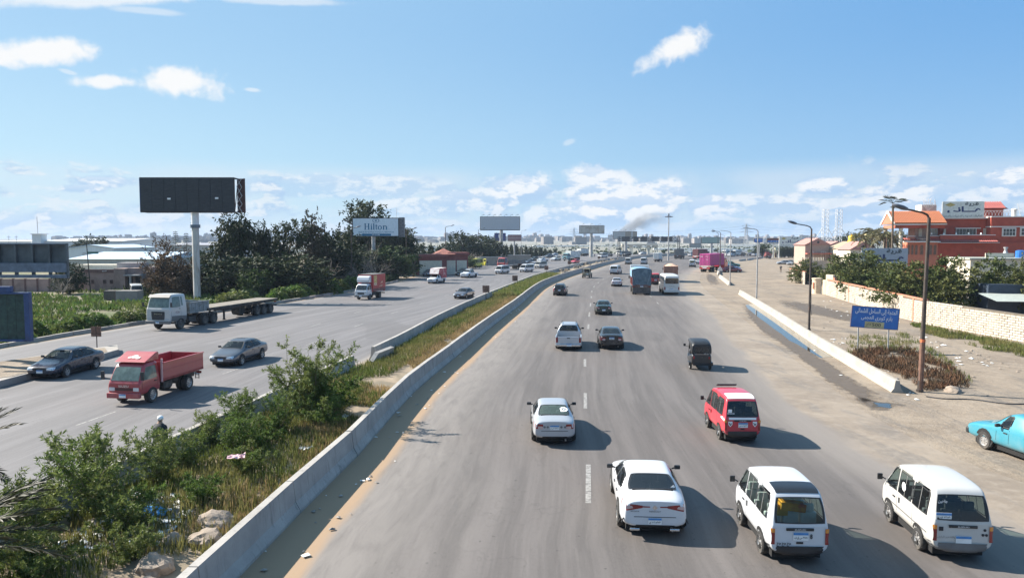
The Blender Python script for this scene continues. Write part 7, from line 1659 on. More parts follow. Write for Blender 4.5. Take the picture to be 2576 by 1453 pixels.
b=MB(); b.add([(-2, -2.6, 2.25), (16, -2.6, 2.25), (16, 1.15, 2.75), (-2, 1.15, 2.75)], [(0, 1, 2, 3)]); b.build('roof', M('pale_green_sheet', (.34, .37, .34), .6, var=.1), sh)
t=thing('sign_board_frame', 'white board with big navy Arabic letters behind the hedge trees', 'billboard', D(2225, 643, 99).to_2d().to_3d()); a_, c_=D(2167, 624, 99), D(2283, 663, 99)
hany_sign(t, c_.x-a_.x, a_.z-c_.z+.6, (0, 0, (a_.z+c_.z)/2-.3), bottom=False, board=M('sign_lilac_white', (.40, .41, .44), .6, var=.08))
for x in(-2.8, 2.8):wbox(t, 'post', DKST, x-.08, x+.08, .15, .3, 0, c_.z)
Y=328; a_, c_=D(1961.5, 595, Y), D(2015.5, 619, Y); t=thing('roadside_billboard', 'white board with Arabic restaurant name on tall posts over the dirt lot', 'billboard', ((a_.x+c_.x)/2, Y, 0)); w_=c_.x-a_.x
hany_sign(t, w_, a_.z-c_.z, (0, 0, (a_.z+c_.z)/2))
for x in(-w_/2-.1, w_/2+.1):wbox(t, 'post', TRIMW, x-.12, x+.12, 0, .3, 0, a_.z+.1)
p=G(1949, 647.5); t=bldg('kiosk', 'little cream sentry kiosk with a domed cap', p, 0, 'kiosk'); KC=M('kiosk_cream', (.62, .54, .36), .8, var=.08)
b=MB(); b.lathe([(1.0, 0), (1.0, 3.0), (1.2, 3.1), (1.2, 3.3), (1.0, 3.6), (.6, 4.1), (.15, 4.35), (.08, 4.8)], 12); b.build('shell', KC, t); arch_door(t, 0, .15, 1.0, 2.4, -.97, M('kiosk_dark', (.16, .07, .05), .8), KC, 'doorway')
p=G(2054, 738); t=bldg('gate_drum', 'round cream gate drum with a flat cap beside the wall gap', p, 0, 'gate post'); b=MB(); b.lathe([(.68, 0), (.64, .08), (.64, 2.1), (.72, 2.14), (.72, 2.26), (.66, 2.3)], 18); b.build('drum', M('gate_cream', (.58, .47, .34), .85, var=.1, c2=(.48, .38, .27)), t); b=MB(); b.box(-.6, -.2, 1.2, .12, .3, .9); b.build('red_panel', TERRA_L, t)
# --- white brick wall along the lot
BRICK=M('white_brick', (.46, .405, .33), .9, var=.18, scale=2.2, c2=(.36, .31, .25), glob=True); MORTAR=M('grey_mortar', (.13, .11, .085), .95, var=.15); COPING=M('red_coping', (.46, .19, .12), .85, var=.15)
def brick_wall(a, c, h0, h1, label, coping=None, piers=(), nmax=9999, rows=11, bl=.60):
 d=(c-a); L=d.length; t=thing('brick_wall', label, 'wall', a, math.atan2(d.y, d.x), 'white brick walls of the dirt lot')
 b=MB(); b.add([(0, -.09, 0), (L, -.09, 0), (L, .09, 0), (0, .09, 0), (0, -.09, h0), (L, -.09, h1), (L, .09, h1), (0, .09, h0)], [(3, 2, 1, 0), (4, 5, 6, 7), (0, 1, 5, 4), (1, 2, 6, 5), (2, 3, 7, 6), (3, 0, 4, 7)]); b.build('core', MORTAR, t)
 rh=max(h0, h1)/rows; protos=[]
 for k in range(5):q=MB(); q.box(0, 0, 0, bl-.05, .06, rh-.045); protos.append(q.mesh('brick')); protos[-1].materials.append(BRICK)
 cells=[(r, i)for r in range(rows)for i in range(int(L/bl)+1)]; cells=[(r, i)for r, i in cells if(i+.5*(r%2))*bl+bl*.5<L and(r+1)*rh<h0+(h1-h0)*min(1, (i+.5)*bl/L)+.02]
 cells.sort(key=lambda q:-q[1]); rest=MB()
 for n_, (r, i)in enumerate(cells):
  x, z=(i+.5*(r%2))*bl+bl*.25, rh*(r+.5); y=-.10+U(-.012, .008)
  if n_<nmax:o=bpy.data.objects.new('brick', protos[RNG.randrange(5)]); C.objects.link(o); o.parent=t; o.location=(x, y, z); o.rotation_euler=(U(-.02, .02), U(-.012, .012), U(-.02, .02))
  else:rest.box(x, y, z, bl-.05, .06, rh-.045)
 if rest.v:tag(rest.build('brick_courses', BRICK, t), kind='stuff')
 if coping:b=MB(); b.bar((0, -.005, h0+.05), (L, -.005, h1+.05), .30, .14); b.build('coping', coping, t)
 for x in piers:wbox(t, 'pier', COPING, x-.14, x+.14, -.155, .1, 0, h0+(h1-h0)*x/L)
 return t
wa=[G(2082, 742), G(2172, 768), G(2262, 798), G(2330, 815), G(2434, 832.5), G(2590, 863)]
w5=brick_wall(wa[3], wa[5], 2.2, 2.15, 'white brick wall nearest the camera, right of the tall lamp post', None, (), 300); w3=brick_wall(wa[2], wa[3]+(wa[2]-wa[3]).normalized()*.02, 2.3, 2.2, 'short white brick wall with a red pier by the lamp post', COPING, (3.5, ), 300); brick_wall(wa[0], wa[2]+(wa[1]-wa[2]).normalized()*.02, 2.2, 2.3, 'white brick wall with red coping under the overhanging trees', COPING, (6.0, 12.0), 300)
brick_wall(G(1988, 703), G(2026, 715.5), 2.2, 2.2, 'far white wall with orange coping beyond the gate drum', COPING, (.2, ), 300)
p=G(2092, 741.5); t=thing('gate_post', 'cream plastered gate post stepped at the wall end', 'gate post', p, math.radians(-70)); wbox(t, 'shaft', M('gate_cream', (.58, .47, .34)), -1.0, .4, -.2, .2, 0, 2.9, .03); wbox(t, 'buttress', M('gate_cream', (.58, .47, .34)), -1.6, -1.0, -.2, .2, 0, 2.1, .03); wbox(t, 'painted_edge', COPING, .4, .75, -.22, .22, 0, 2.5, .02)
# --- village behind the hedge
def hut(px, Y, w, d, h, rh, label, wm, rm, rz=0.0, wins=2, name='house', porch=False):
 p=D(px, 640, Y); t=bldg(name, label, (p.x, Y, 0), rz, 'house'); wbox(t, 'wall', wm, -w/2, w/2, 0, d, 0, h)
 b=MB(); b.prism_y([(-w/2-.4, h), (w/2+.4, h), (0, h+rh)], -.4, d+.3); b.build('roof', rm, t)
 for k in range(wins):window(t, -w/2+w*(k+.5)/wins, h*.55, w/wins*.4, h*.35, 0, TRIMW, 2)
 b=MB(); b.lathe([(.35, -.02), (.35, .02)], 10, (0, -.45, h+rh*.4), axis='Y'); b.build('gable_vent', BLACK, t)
 if porch:
  wbox(t, 'awning', M('orange_awning', (.42, .12, .08), .7), -w/2, w/2, -1.6, -.05, h*.62, h*.66); wbox(t, 'wall', M('porch_wall', (.40, .33, .27), .85), -w/2-2, w/2, -3, -2.8, 0, h*.35)
  for k in range(14):wbox(t, 'baluster', CREAMW, -w/2-2+k*.45, -w/2-1.85+k*.45, -3, -2.85, h*.35, h*.35+.9)
 return t
PINKW=M('pink_render', (.36, .27, .225), .85, var=.1); PINKR=M('pink_roof', (.36, .19, .16), .8, var=.12)
hut(2056, 205, 6.8, 8, 6.6, 1.9, 'pink gabled house with an orange awning beyond the parked cars', PINKW, PINKR, 0, 2, 'house', True)
for x, Y, w_, lb in((2107, 215, 9, 'low pink roofed pavilion right of the gabled house'), (2150, 200, 9, 'long tan tent-like roof among the palms'), (2170, 180, 6, 'small pink roof behind the palm cluster')):hut(x, Y, w_, 7, 5.6, 2.0, lb, CREAMW, PINKR if x!=2150 else M('tan_roof', (.33, .25, .17), .85), 0, 3)
for x, Y, m, lb in((2141, 190, M('yellow_paint', (.62, .40, .03), .5), 'yellow round-headed amusement figure above the hedge'), (2178, 195, M('yellow_white_paint', (.60, .48, .20), .5, c2=(.7, .7, .65)), 'white and yellow pointed tent finial among the palms'), (2160, 192, M('teal_paint', (.02, .25, .20), .5), 'teal rounded playground shelter')):
 p=D(x, 640, Y); t=thing('playground_ornament', lb, 'ornament', (p.x, Y, 0)); zz={2141:6.2, 2178:6.0, 2160:3.2}[x]; b=MB(); b.tube((0, 0, 0), (0, 0, zz), .12, n=8); b.build('post', GALV, t); b=MB(); b.lathe([(.1, 0), (.9, .4), (1.0, 1.3), (.7, 2.0), (.85, 2.6), (.1, 3.3 if x!=2178 else 4.3)], 12, (0, 0, zz)); b.build('ornament_head', m, t, smooth=True)
# --- left: pink workshop, yard wall, sheds
PK=M('dusty_pink_render', (.30, .205, .175), .9, var=.16, scale=.8, c2=(.22, .15, .13)); PKD=M('dark_red_fascia', (.13, .07, .06), .85, var=.2); SHW=M('white_cladding', (.58, .62, .64), .7, var=.06, stretch=(6, 6, .3), scale=1.5); SHB=M('pale_blue_roof', (.40, .50, .60), .6, var=.08); SHG=M('shed_grey', (.42, .42, .40), .8, var=.1)
p=D(188, 700, 115); t=bldg('workshop_building', 'dusty pink single storey workshop with small windows', (p.x, 115, 0)); k_=.01073
Wx=lambda z:(z-1090)*k_
Wz=lambda z:7.85-((860+z/3.633)/1.59-604.5)*115/1855
wbox(t, 'wall', PK, 0, Wx(1680), 0, 6, 0, Wz(835)); wbox(t, 'fascia', PKD, -.1, Wx(1680), -.12, .1, Wz(835), Wz(785)); wbox(t, 'roof', SHG, -.2, Wx(1680), .1, 6, Wz(835), Wz(800)); wbox(t, 'wall', PK, Wx(1680), Wx(1840), -.4, 6, 0, Wz(775)); wbox(t, 'wall', PK, Wx(1840), Wx(2040), .5, 6, 0, Wz(770)); wbox(t, 'canopy', M('grey_concrete', (.34, .31, .30), .9), Wx(1840), Wx(2060), -.9, .5, Wz(880), Wz(862)); wbox(t, 'post', M('grey_concrete', (.34, .31, .30)), Wx(1922), Wx(1945), -.85, -.6, 0, Wz(880))
for zx, w_ in((1210, .75), (1350, .42), (1525, .48), (1625, .48)):window(t, Wx(zx), Wz(968), w_, .62, -.02, PKD, 2, 1)
for zx in(1875, 1985):wbox(t, 'door', UNDER, Wx(zx)-.35, Wx(zx)+.35, .42, .5, 0, Wz(900))
ob('lettering', text_mesh('للبيع', .7, .22, .02, ar=True), WHITE_S, t, (Wx(1530), -.14, Wz(810))); wbox(t, 'roof_block', M('grey_concrete', (.34, .31, .30)), Wx(1560), Wx(1900), 3, 6, Wz(790), Wz(700)); wbox(t, 'roof_block', CREAMW, Wx(1000)-2, Wx(1560), 5, 9, Wz(800), Wz(735)); wbox(t, 'wall', PK, Wx(2040), Wx(2040)+6, 2, 6, 0, 2.6)
p=D(-60, 700, 113); t=bldg('yard_wall', 'long dusty pink yard wall with darker piers, below the grey billboard', (p.x, 113, 0), 0, 'wall'); L_=D(186, 700, 113).x-p.x; wbox(t, 'wall', PK, 0, L_, 0, .25, 0, Wz(905)-.1)
for k in range(9):wbox(t, 'pier', PKD, k*L_/8-.14, k*L_/8+.14, -.06, .3, 0, Wz(905)-.05)
def shed(x0, x1, Y, y_top, y_eave, depth, label, wm, rm, ridge='x', wins=()):
 a_, c_=D(x0, 640, Y), D(x1, 640, Y); w=c_.x-a_.x; ze, zt_=D(x0, y_eave, Y).z, D(x0, y_top, Y).z; t=bldg('warehouse_building', label, (a_.x, Y, 0), 0, 'warehouse')
 if ridge=='y':b=MB(); b.prism_y([(0, 0), (w, 0), (w, ze), (w/2, zt_), (0, ze)], 0, depth); b.build('wall', wm, t); b=MB(); b.prism_y([(-.3, ze), (-.3, ze+.15), (w/2, zt_+.15), (w+.3, ze+.15), (w+.3, ze), (w/2, zt_+.01)], -.3, depth); b.build('roof', rm, t)
 else:
  wbox(t, 'wall', wm, 0, w, 0, depth, 0, ze); b=MB(); b.add([(-.4, -.4, ze), (w+.4, -.4, ze), (w+.4, depth/2, zt_), (-.4, depth/2, zt_), (w+.4, depth+.4, ze), (-.4, depth+.4, ze)], [(0, 1, 2, 3), (3, 2, 4, 5), (0, 3, 5), (1, 4, 2)]); b.build('roof', rm, t)
 for u, v, ww, hh in wins:window(t, w*u, ze*v, ww, hh, 0, SHG, 2)
 return t
shed(173, 286, 172, 616.5, 625, 20, 'white gabled warehouse with a green stripe', SHW, SHB, 'y', ((.35, .78, .7, .7), (.7, .78, .7, .7))); shed(173, 396, 142, 635.5, 651.5, 26, 'long low shed with a pale blue sheet roof', SHG, SHB, 'x', ((.1, .8, .5, .6), (.3, .8, .5, .6), (.55, .8, .5, .6))); shed(106, 308, 250, 599, 606, 40, 'big white warehouse far behind the dark treetop', SHW, M('white_sheet_roof', (.60, .62, .62), .6), 'x', ((.93, .80, 2.4, 1.2), )); shed(-60, 80, 250, 604.5, 607, 40, 'long white warehouse at the far left edge', SHW, M('white_sheet_roof', (.60, .62, .62)), 'x'); shed(310, 420, 300, 612, 617, 40, 'low tan warehouse roof far behind the thin pines', SHG, M('tan_sheet_roof', (.42, .40, .36), .7), 'x'); shed(430, 560, 260, 611, 616, 30, 'grey shed roof behind the black screen mast', SHG, M('slate_roof', (.25, .26, .30), .7), 'x'); shed(282, 330, 190, 624, 630, 15, 'small tan shed right of the gabled warehouse', M('tan_wall', (.40, .34, .28), .85), SHG, 'x')
Y=248; a_, c_=D(80, 589.5, Y), D(104, 620, Y); t=bldg('stair_tower', 'white square roof tower with an antenna mast', (a_.x, Y, 0), 0, 'tower'); wbox(t, 'wall', SHW, 0, c_.x-a_.x, 0, 3.2, 0, a_.z); wbox(t, 'roof', TRIMW, -.3, c_.x-a_.x+.5, -.3, 3.5, a_.z, a_.z+.25); b=MB(); b.bar((1.4, 1, a_.z), (1.3, 1, D(90, 545, Y).z), .12); b.bar((1.1, 1, a_.z+4), (2.6, 1, a_.z+4), .07); b.build('antenna_mast', GALV, t)
for x, lb in((22, 'left of two small roof masts'), (41, 'right of two small roof masts')):p=D(x, 600, 246); t=thing('rooftop_mast', lb+' on the far left warehouse', 'mast', (p.x, 246, 0)); b=MB(); b.tube((0, 0, 0), (0, 0, D(x, 592, 246).z), .07, n=5); b.box(0, 0, D(x, 596, 246).z, 1.2, .1, .1); b.build('mast', GALV, t)
GCON=concrete_mat('raw_concrete', (.22, .205, .19), .5)
for(x0, x1, y0, y1, Y, lb)in((260, 289, 731, 757, 96.5, 'dark square concrete block in the weeds'), (290, 346, 731, 760, 95, 'cracked grey concrete wall stub in front of a white van')):
 a_, c_=D(x0, y0, Y), D(x1, y1, Y); t=thing('concrete_block', lb, 'block', (a_.x, Y, 0)); wbox(t, 'slab', GCON if x0>270 else M('dark_concrete', (.09, .08, .07), .9), 0, c_.x-a_.x, 0, 1.6, 0, a_.z, .05)
drive(hiace, (343, 749), 'minivan', 'white van parked behind the grey concrete stub', 'van', WHT_D, hd=-60, end='mid', side='L', scale=.95)
p=D(1052, 690, 166); t=bldg('gatehouse', 'brick red gatehouse with cream panels and a small tiled roof', (p.x, 166, 0), math.radians(14), 'gatehouse'); GR_=M('gatehouse_red', (.20, .062, .055), .8, var=.15)
wbox(t, 'wall', GR_, 0, 6.4, 0, 5, 0, 4.1); wbox(t, 'wall', GR_, 6.4, 11.5, .5, 5, 0, 4.5); wbox(t, 'fascia', GR_, -.4, 6.8, -.5, 5, 4.1, 4.7); wbox(t, 'fascia', GR_, 6.8, 11.8, .2, 5, 4.5, 5.1)
for x0, x1 in((.3, 5.4), (6.6, 8.6), (8.9, 11.2)):wbox(t, 'cream_panel', CREAMW, x0, x1, -.06 if x0<6 else .44, .1 if x0<6 else .6, .1, 3.3)
b=MB(); b.add([(3.6, -.3, 4.7), (8.6, -.3, 4.7), (8.6, 4.5, 4.7), (3.6, 4.5, 4.7), (6.1, 2, 6.0)], [(0, 1, 4), (1, 2, 4), (2, 3, 4), (3, 0, 4)]); b.build('roof', M('gatehouse_tile', (.36, .14, .10), .8, var=.2), t)
for x, Y, w_, h_, lb in((1230, 232, 9, 2.6, 'tan plastered yard wall left of the red lorry'), (1290, 262, 14, 2.6, 'tan plastered wall behind the red lorry')):p=D(x, 660, Y); t=bldg('plaster_wall', lb, (p.x, Y, 0), math.radians(24), 'wall'); wbox(t, 'wall', M('tan_plaster', (.33, .27, .21), .9, var=.15), -w_/2, w_/2, 0, .3, 0, h_); wbox(t, 'coping', TRIMW, -w_/2, w_/2, -.08, .38, h_, h_+.12)
# ------------------------------------------------------------------ plants
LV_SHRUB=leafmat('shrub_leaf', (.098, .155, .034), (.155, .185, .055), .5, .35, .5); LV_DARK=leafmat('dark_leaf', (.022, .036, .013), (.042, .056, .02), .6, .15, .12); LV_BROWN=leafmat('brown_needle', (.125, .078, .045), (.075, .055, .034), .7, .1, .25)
LV_HEDGE=leafmat('hedge_leaf', (.062, .086, .026), (.115, .12, .038), .55, .2, .3); LV_BRIGHT=leafmat('castor_leaf', (.080, .145, .030), (.135, .155, .045), .5, .3, .2); LV_GREEN=leafmat('fresh_leaf', (.060, .095, .022), (.035, .060, .018), .55, .25, .15)
LV_PALM=leafmat('palm_leaf', (.11, .115, .055), (.17, .15, .085), .55, .15, .8); LV_DRY=leafmat('dry_blade', (.40, .29, .15), (.28, .21, .10), .8, .25, .4); LV_WEED=leafmat('weed_blade', (.115, .145, .036), (.215, .195, .075), .65, .3, .35); LV_DEAD=leafmat('dead_leaf', (.16, .085, .05), (.10, .07, .045), .85, .1, .8); LV_PINE=leafmat('far_pine', (.06, .085, .06), (.08, .10, .07), .7, .1)
BARK=M('bark', (.11, .085, .06), .9, var=.3, scale=4); BARK_G=M('grey_twig', (.21, .185, .155), .9, var=.25, scale=3); STEMG=M('green_stem', (.13, .12, .06), .8, var=.2)
def leaf(b, p, d, L, w, fold=.15):
 d=d.normalized(); s=d.cross(Vector((U(-1, 1), U(-1, 1), U(-1, 1))))
 if s.length<1e-4:s=d.orthogonal()
 s.normalize(); n=s.cross(d)*(w*fold); m=p+d*L*.48
 k=len(b.v); b.v+=[tuple(p), tuple(m+s*w*.5+n), tuple(p+d*L), tuple(m-s*w*.5+n)]; b.f.append((k, k+1, k+2, k+3))
def rv(z0=-1.0):return Vector((RNG.gauss(0, 1), RNG.gauss(0, 1), RNG.gauss(0, 1)+z0*0)).normalized()
def crown(blobs, n, L, w, droop=0.0, shell=.55, up=.2, heart=True):
 """leaf clumps through the volume of several lobes; clumps gather into sprays with gaps between"""
 b=MB(); tot=sum(q[3]*q[4]*q[5]for q in blobs)
 for(cx, cy, cz, rx, ry, rz)in blobs:
  sprays=max(6, int(n*(rx*ry*rz/tot)/16))
  for _ in range(sprays):
   v=rv()*(U(shell, 1.0)**.6)*U(.86, 1.08); c=Vector((cx+v.x*rx, cy+v.y*ry, cz+v.z*rz)); ax=(v+Vector((0, 0, up-droop*1.6))+rv()*.5).normalized(); sl=L*U(1.4, 2.8)
   for i in range(16):
    t=U(0, 1); p=c+ax*sl*t+rv()*L*.55; d=(ax*(.6+droop)+rv()*.9+Vector((0, 0, up-droop*1.4))); leaf(b, p, d, L*U(.6, 1.25), w*U(.7, 1.3))
 if heart:
  for(cx, cy, cz, rx, ry, rz)in blobs:
   for _ in range(150):
    v=rv()*U(.2, .66); leaf(b, Vector((cx+v.x*rx, cy+v.y*ry, cz+v.z*rz)), rv(), L*1.6, L*1.0)
 return b.mesh('crown', fix=False)
def limb(b, p, d, L, r, depth, bend=.35, split=3, leaves=None):
 pts=[p]; q=p.copy(); dd=d.normalized(); n=4
 for i in range(n):dd=(dd+rv()*bend*.35).normalized(); q=q+dd*L/n; pts.append(q.copy())
 b.path(pts, r, 5 if depth>1 else 3, r*.55)
 if depth<=0:return
 for k in range(split):
  i=RNG.randrange(1, n+1); limb(b, pts[i], (dd+rv()*.85+Vector((0, 0, .15))), L*U(.5, .75), r*.5, depth-1, bend, split)
def trunk_mesh(h, r, n=4, spread=.5):
 b=MB(); top=Vector((U(-.2, .2), U(-.2, .2), h)); b.path([Vector((0, 0, -.1)), Vector((U(-.1, .1), U(-.1, .1), h*.5)), top], r, 7, r*.6)
 for k in range(n):a=2*PI*k/n+U(-.4, .4); limb(b, Vector((0, 0, h*U(.45, .95))), Vector((math.cos(a)*spread, math.sin(a)*spread, .9)), h*U(.5, .8), r*.45, 1)
 return b.mesh('trunk', fix=False)
TRK=[trunk_mesh(2.2, .22), trunk_mesh(3.0, .28, 5)]
_tm={}
def tree(name, label, p, H, W, kind, group=None, rz=None, sq=1.0, cat='tree'):
 """H high, W wide; crown meshes are built once per kind for a 6 m tree and stretched"""
 if kind not in _tm:
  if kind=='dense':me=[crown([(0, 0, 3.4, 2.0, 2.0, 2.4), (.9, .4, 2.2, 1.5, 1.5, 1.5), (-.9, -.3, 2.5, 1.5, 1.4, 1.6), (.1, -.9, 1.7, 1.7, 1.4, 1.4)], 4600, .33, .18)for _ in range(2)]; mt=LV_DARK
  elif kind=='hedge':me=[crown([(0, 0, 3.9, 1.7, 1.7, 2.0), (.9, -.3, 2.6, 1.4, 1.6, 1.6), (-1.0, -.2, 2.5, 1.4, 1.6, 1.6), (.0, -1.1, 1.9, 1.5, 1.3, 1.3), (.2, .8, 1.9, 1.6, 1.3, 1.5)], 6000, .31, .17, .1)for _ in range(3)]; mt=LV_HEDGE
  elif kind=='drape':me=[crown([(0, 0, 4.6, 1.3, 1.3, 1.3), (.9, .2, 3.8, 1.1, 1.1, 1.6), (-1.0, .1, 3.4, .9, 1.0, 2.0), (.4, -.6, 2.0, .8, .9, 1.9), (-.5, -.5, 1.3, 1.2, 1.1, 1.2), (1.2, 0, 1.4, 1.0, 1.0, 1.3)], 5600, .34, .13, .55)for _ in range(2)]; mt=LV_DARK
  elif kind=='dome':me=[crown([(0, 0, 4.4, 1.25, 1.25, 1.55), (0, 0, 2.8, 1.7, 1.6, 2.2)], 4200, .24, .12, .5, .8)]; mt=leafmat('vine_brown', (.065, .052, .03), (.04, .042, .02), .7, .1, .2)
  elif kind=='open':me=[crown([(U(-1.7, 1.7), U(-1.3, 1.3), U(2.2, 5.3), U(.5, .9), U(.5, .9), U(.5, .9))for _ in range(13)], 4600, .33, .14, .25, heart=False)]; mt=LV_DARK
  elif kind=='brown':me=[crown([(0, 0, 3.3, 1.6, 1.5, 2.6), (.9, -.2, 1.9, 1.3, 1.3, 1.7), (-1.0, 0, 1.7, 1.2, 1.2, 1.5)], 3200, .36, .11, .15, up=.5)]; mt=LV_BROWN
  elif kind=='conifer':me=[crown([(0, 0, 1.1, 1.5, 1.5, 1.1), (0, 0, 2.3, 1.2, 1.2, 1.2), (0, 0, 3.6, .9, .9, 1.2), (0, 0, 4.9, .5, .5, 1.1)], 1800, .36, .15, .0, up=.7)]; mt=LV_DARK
  elif kind=='green':me=[crown([(0, 0, 3.2, 2.0, 2.0, 2.0), (.8, -.6, 2.0, 1.6, 1.6, 1.4), (-.9, -.4, 1.8, 1.6, 1.5, 1.4)], 3200, .30, .16)]; mt=LV_GREEN
  for m_ in me:m_.materials.append(mt)
  _tm[kind]=me
 t=thing(name, label, cat, p, U(0, 6.28)if rz is None else rz, group)
 o=ob('trunk', TRK[RNG.randrange(2)], BARK, t); o.scale=(W/4, W/4, H/6)
 c=ob('crown', RNG.choice(_tm[kind]), None, t); c.scale=(W/4, W/4*sq, H/6); return t
def treepx(name, label, x, Y, top, wpx, kind, group=None, kx=1.0):
 q=D(x, top, Y); tree(name, label, (q.x, Y, 0), q.z, wpx*Y/FPX*kx, kind, group)
GT='dark trees along the left verge'
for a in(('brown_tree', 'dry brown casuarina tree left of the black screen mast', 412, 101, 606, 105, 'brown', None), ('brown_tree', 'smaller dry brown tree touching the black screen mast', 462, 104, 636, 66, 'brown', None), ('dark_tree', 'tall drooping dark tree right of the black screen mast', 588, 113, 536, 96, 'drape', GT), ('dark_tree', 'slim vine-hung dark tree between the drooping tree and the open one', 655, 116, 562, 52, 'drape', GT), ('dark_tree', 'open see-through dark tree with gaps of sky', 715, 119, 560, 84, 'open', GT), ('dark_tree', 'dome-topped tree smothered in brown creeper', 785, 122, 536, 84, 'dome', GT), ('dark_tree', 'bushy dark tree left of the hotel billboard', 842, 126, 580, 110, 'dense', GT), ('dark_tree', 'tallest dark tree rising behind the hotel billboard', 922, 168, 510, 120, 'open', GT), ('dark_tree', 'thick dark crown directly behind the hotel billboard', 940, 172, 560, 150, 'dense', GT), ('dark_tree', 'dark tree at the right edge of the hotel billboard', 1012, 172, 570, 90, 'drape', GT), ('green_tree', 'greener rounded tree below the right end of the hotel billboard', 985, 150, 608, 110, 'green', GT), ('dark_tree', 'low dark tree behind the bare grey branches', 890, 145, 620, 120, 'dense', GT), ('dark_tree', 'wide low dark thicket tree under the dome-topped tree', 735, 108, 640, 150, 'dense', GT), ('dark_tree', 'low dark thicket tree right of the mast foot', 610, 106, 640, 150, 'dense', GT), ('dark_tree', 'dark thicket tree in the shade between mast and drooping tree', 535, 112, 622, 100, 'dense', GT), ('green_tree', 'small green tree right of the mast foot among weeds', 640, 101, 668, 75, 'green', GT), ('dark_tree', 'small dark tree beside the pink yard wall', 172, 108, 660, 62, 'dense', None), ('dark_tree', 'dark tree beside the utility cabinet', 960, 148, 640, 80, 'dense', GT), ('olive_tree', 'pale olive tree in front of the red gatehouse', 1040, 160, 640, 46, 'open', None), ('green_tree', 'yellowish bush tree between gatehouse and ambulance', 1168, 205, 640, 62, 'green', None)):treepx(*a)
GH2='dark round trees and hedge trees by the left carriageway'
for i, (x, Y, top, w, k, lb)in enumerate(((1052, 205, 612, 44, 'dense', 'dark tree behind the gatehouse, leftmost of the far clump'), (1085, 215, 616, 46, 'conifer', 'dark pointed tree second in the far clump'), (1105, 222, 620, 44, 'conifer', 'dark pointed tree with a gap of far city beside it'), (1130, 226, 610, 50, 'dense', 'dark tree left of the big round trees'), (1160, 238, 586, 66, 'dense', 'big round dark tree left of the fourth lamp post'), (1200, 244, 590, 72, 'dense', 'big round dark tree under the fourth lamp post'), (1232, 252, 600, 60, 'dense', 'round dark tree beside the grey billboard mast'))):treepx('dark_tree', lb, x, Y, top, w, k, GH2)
for i in range(13):
 x=1250+i*12.2; Y=272+i*10; q=D(x, 613+i*1.2, Y); tree('hedge_tree', 'dark pointed tree in the hedge row behind the left barrier', (q.x, Y, 0), q.z+U(-.3, .5), 4.2, 'conifer', 'hedge row of dark pointed trees')
for x, Y, top, w, k, lb in((238, 235, 597, 70, 'dense', 'dark treetop in front of the big white warehouse'), (205, 228, 606, 50, 'drape', 'dark sprawling bush tree left of the warehouse treetop'), (352, 195, 617, 56, 'dense', 'dark tree between the warehouses and the brown tree'), (330, 200, 622, 30, 'dense', 'small dark tree by the tan shed'), (2240, 240, 590, 30, 'conifer', 'dark conifer seen through the restaurant portico'), (2275, 236, 588, 30, 'conifer', 'second dark conifer seen through the restaurant portico'), (2300, 232, 590, 30, 'conifer', 'third dark conifer behind the restaurant portico'), (2170, 260, 586, 50, 'dense', 'dark treeline tree behind the tent-like roofs'), (2135, 262, 588, 40, 'dense', 'dark tree under the white lattice masts'), (2110, 255, 596, 36, 'open', 'loose tree beside the pink pavilion'), (1918, 345, 614, 40, 'open', 'grey green tree above the broken red truck')):treepx('dark_tree', lb, x, Y, top, w, k)
for i in range(6):p=D(1966+i*9.5, 620, 334); tree('dark_hedge_tree', 'dark hedge tree under the white restaurant billboard', (p.x, 334, 0), p.z+U(-.2, .4), 2.6, 'dense', 'dark hedge under the roadside billboard')
GW='leafy trees overhanging the white brick walls'
for x, y, off, top, w, lb in((2010, 712, 1.2, 655, 62, 'low leafy tree over the far coping wall, leftmost'), (2062, 728, 4, 641, 92, 'rounded leafy tree behind the gate drum'), (2130, 756, 2.4, 634, 92, 'leafy tree just right of the gate post'), (2190, 772, 2.2, 662, 100, 'leafy tree in front of the white navy-lettered board'), (2245, 792, 1.6, 660, 120, 'biggest leafy tree spilling down over the wall'), (2305, 800, 3, 648, 90, 'leafy tree left of the nearest lamp post'), (2365, 800, 5, 650, 86, 'slim leafy tree right of the nearest lamp post'), (2420, 806, 6, 652, 84, 'leafy tree above the dark blue shed wall, left part'), (2478, 812, 7, 648, 90, 'leafy tree above the dark blue shed wall, middle'), (2540, 816, 7, 640, 110, 'leafy tree at the right edge of the picture'), (2600, 820, 7, 642, 110, 'leafy tree cut by the right picture edge')):
 p=G(x, y)+Vector((off, 0, 0)); q=D(x, top, p.y); tree('leafy_tree', lb, p, q.z, w*p.y/FPX*1.08, 'hedge', GW)
def bare(p, H, label, seed, n=9, lean=0.5):
 t=thing('bare_tree', label, 'tree', p); b=MB(); b.path([Vector((0, 0, 0)), Vector((.1, 0, H*.25))], .11, 6, .08)
 for k in range(n):a=2*PI*k/n+U(-.3, .3); limb(b, Vector((.1, 0, H*U(.12, .28))), Vector((math.cos(a)*U(.6, 1.2), math.sin(a)*.7-.3, U(.4, 1.1))), H*U(.45, .62), .05, 2, .7, 4)
 b.build('branches', BARK_G, t, fix=False)
for x, Y, top, lb, sd in((800, 112, 655, 'bare grey branching tree at the edge of the dark thicket', 1), (905, 124, 640, 'bare grey tree with tangled branches below the hotel billboard', 2), (945, 140, 632, 'upright bare twigs around the hotel billboard mast', 3), (155, 104, 700, 'leafless shrub by the pink yard wall', 4), (1185, 222, 632, 'bare pale shrub behind the ambulance', 5)):q=D(x, top, Y); bare((q.x, Y, 0), q.z*1.05, lb, sd)
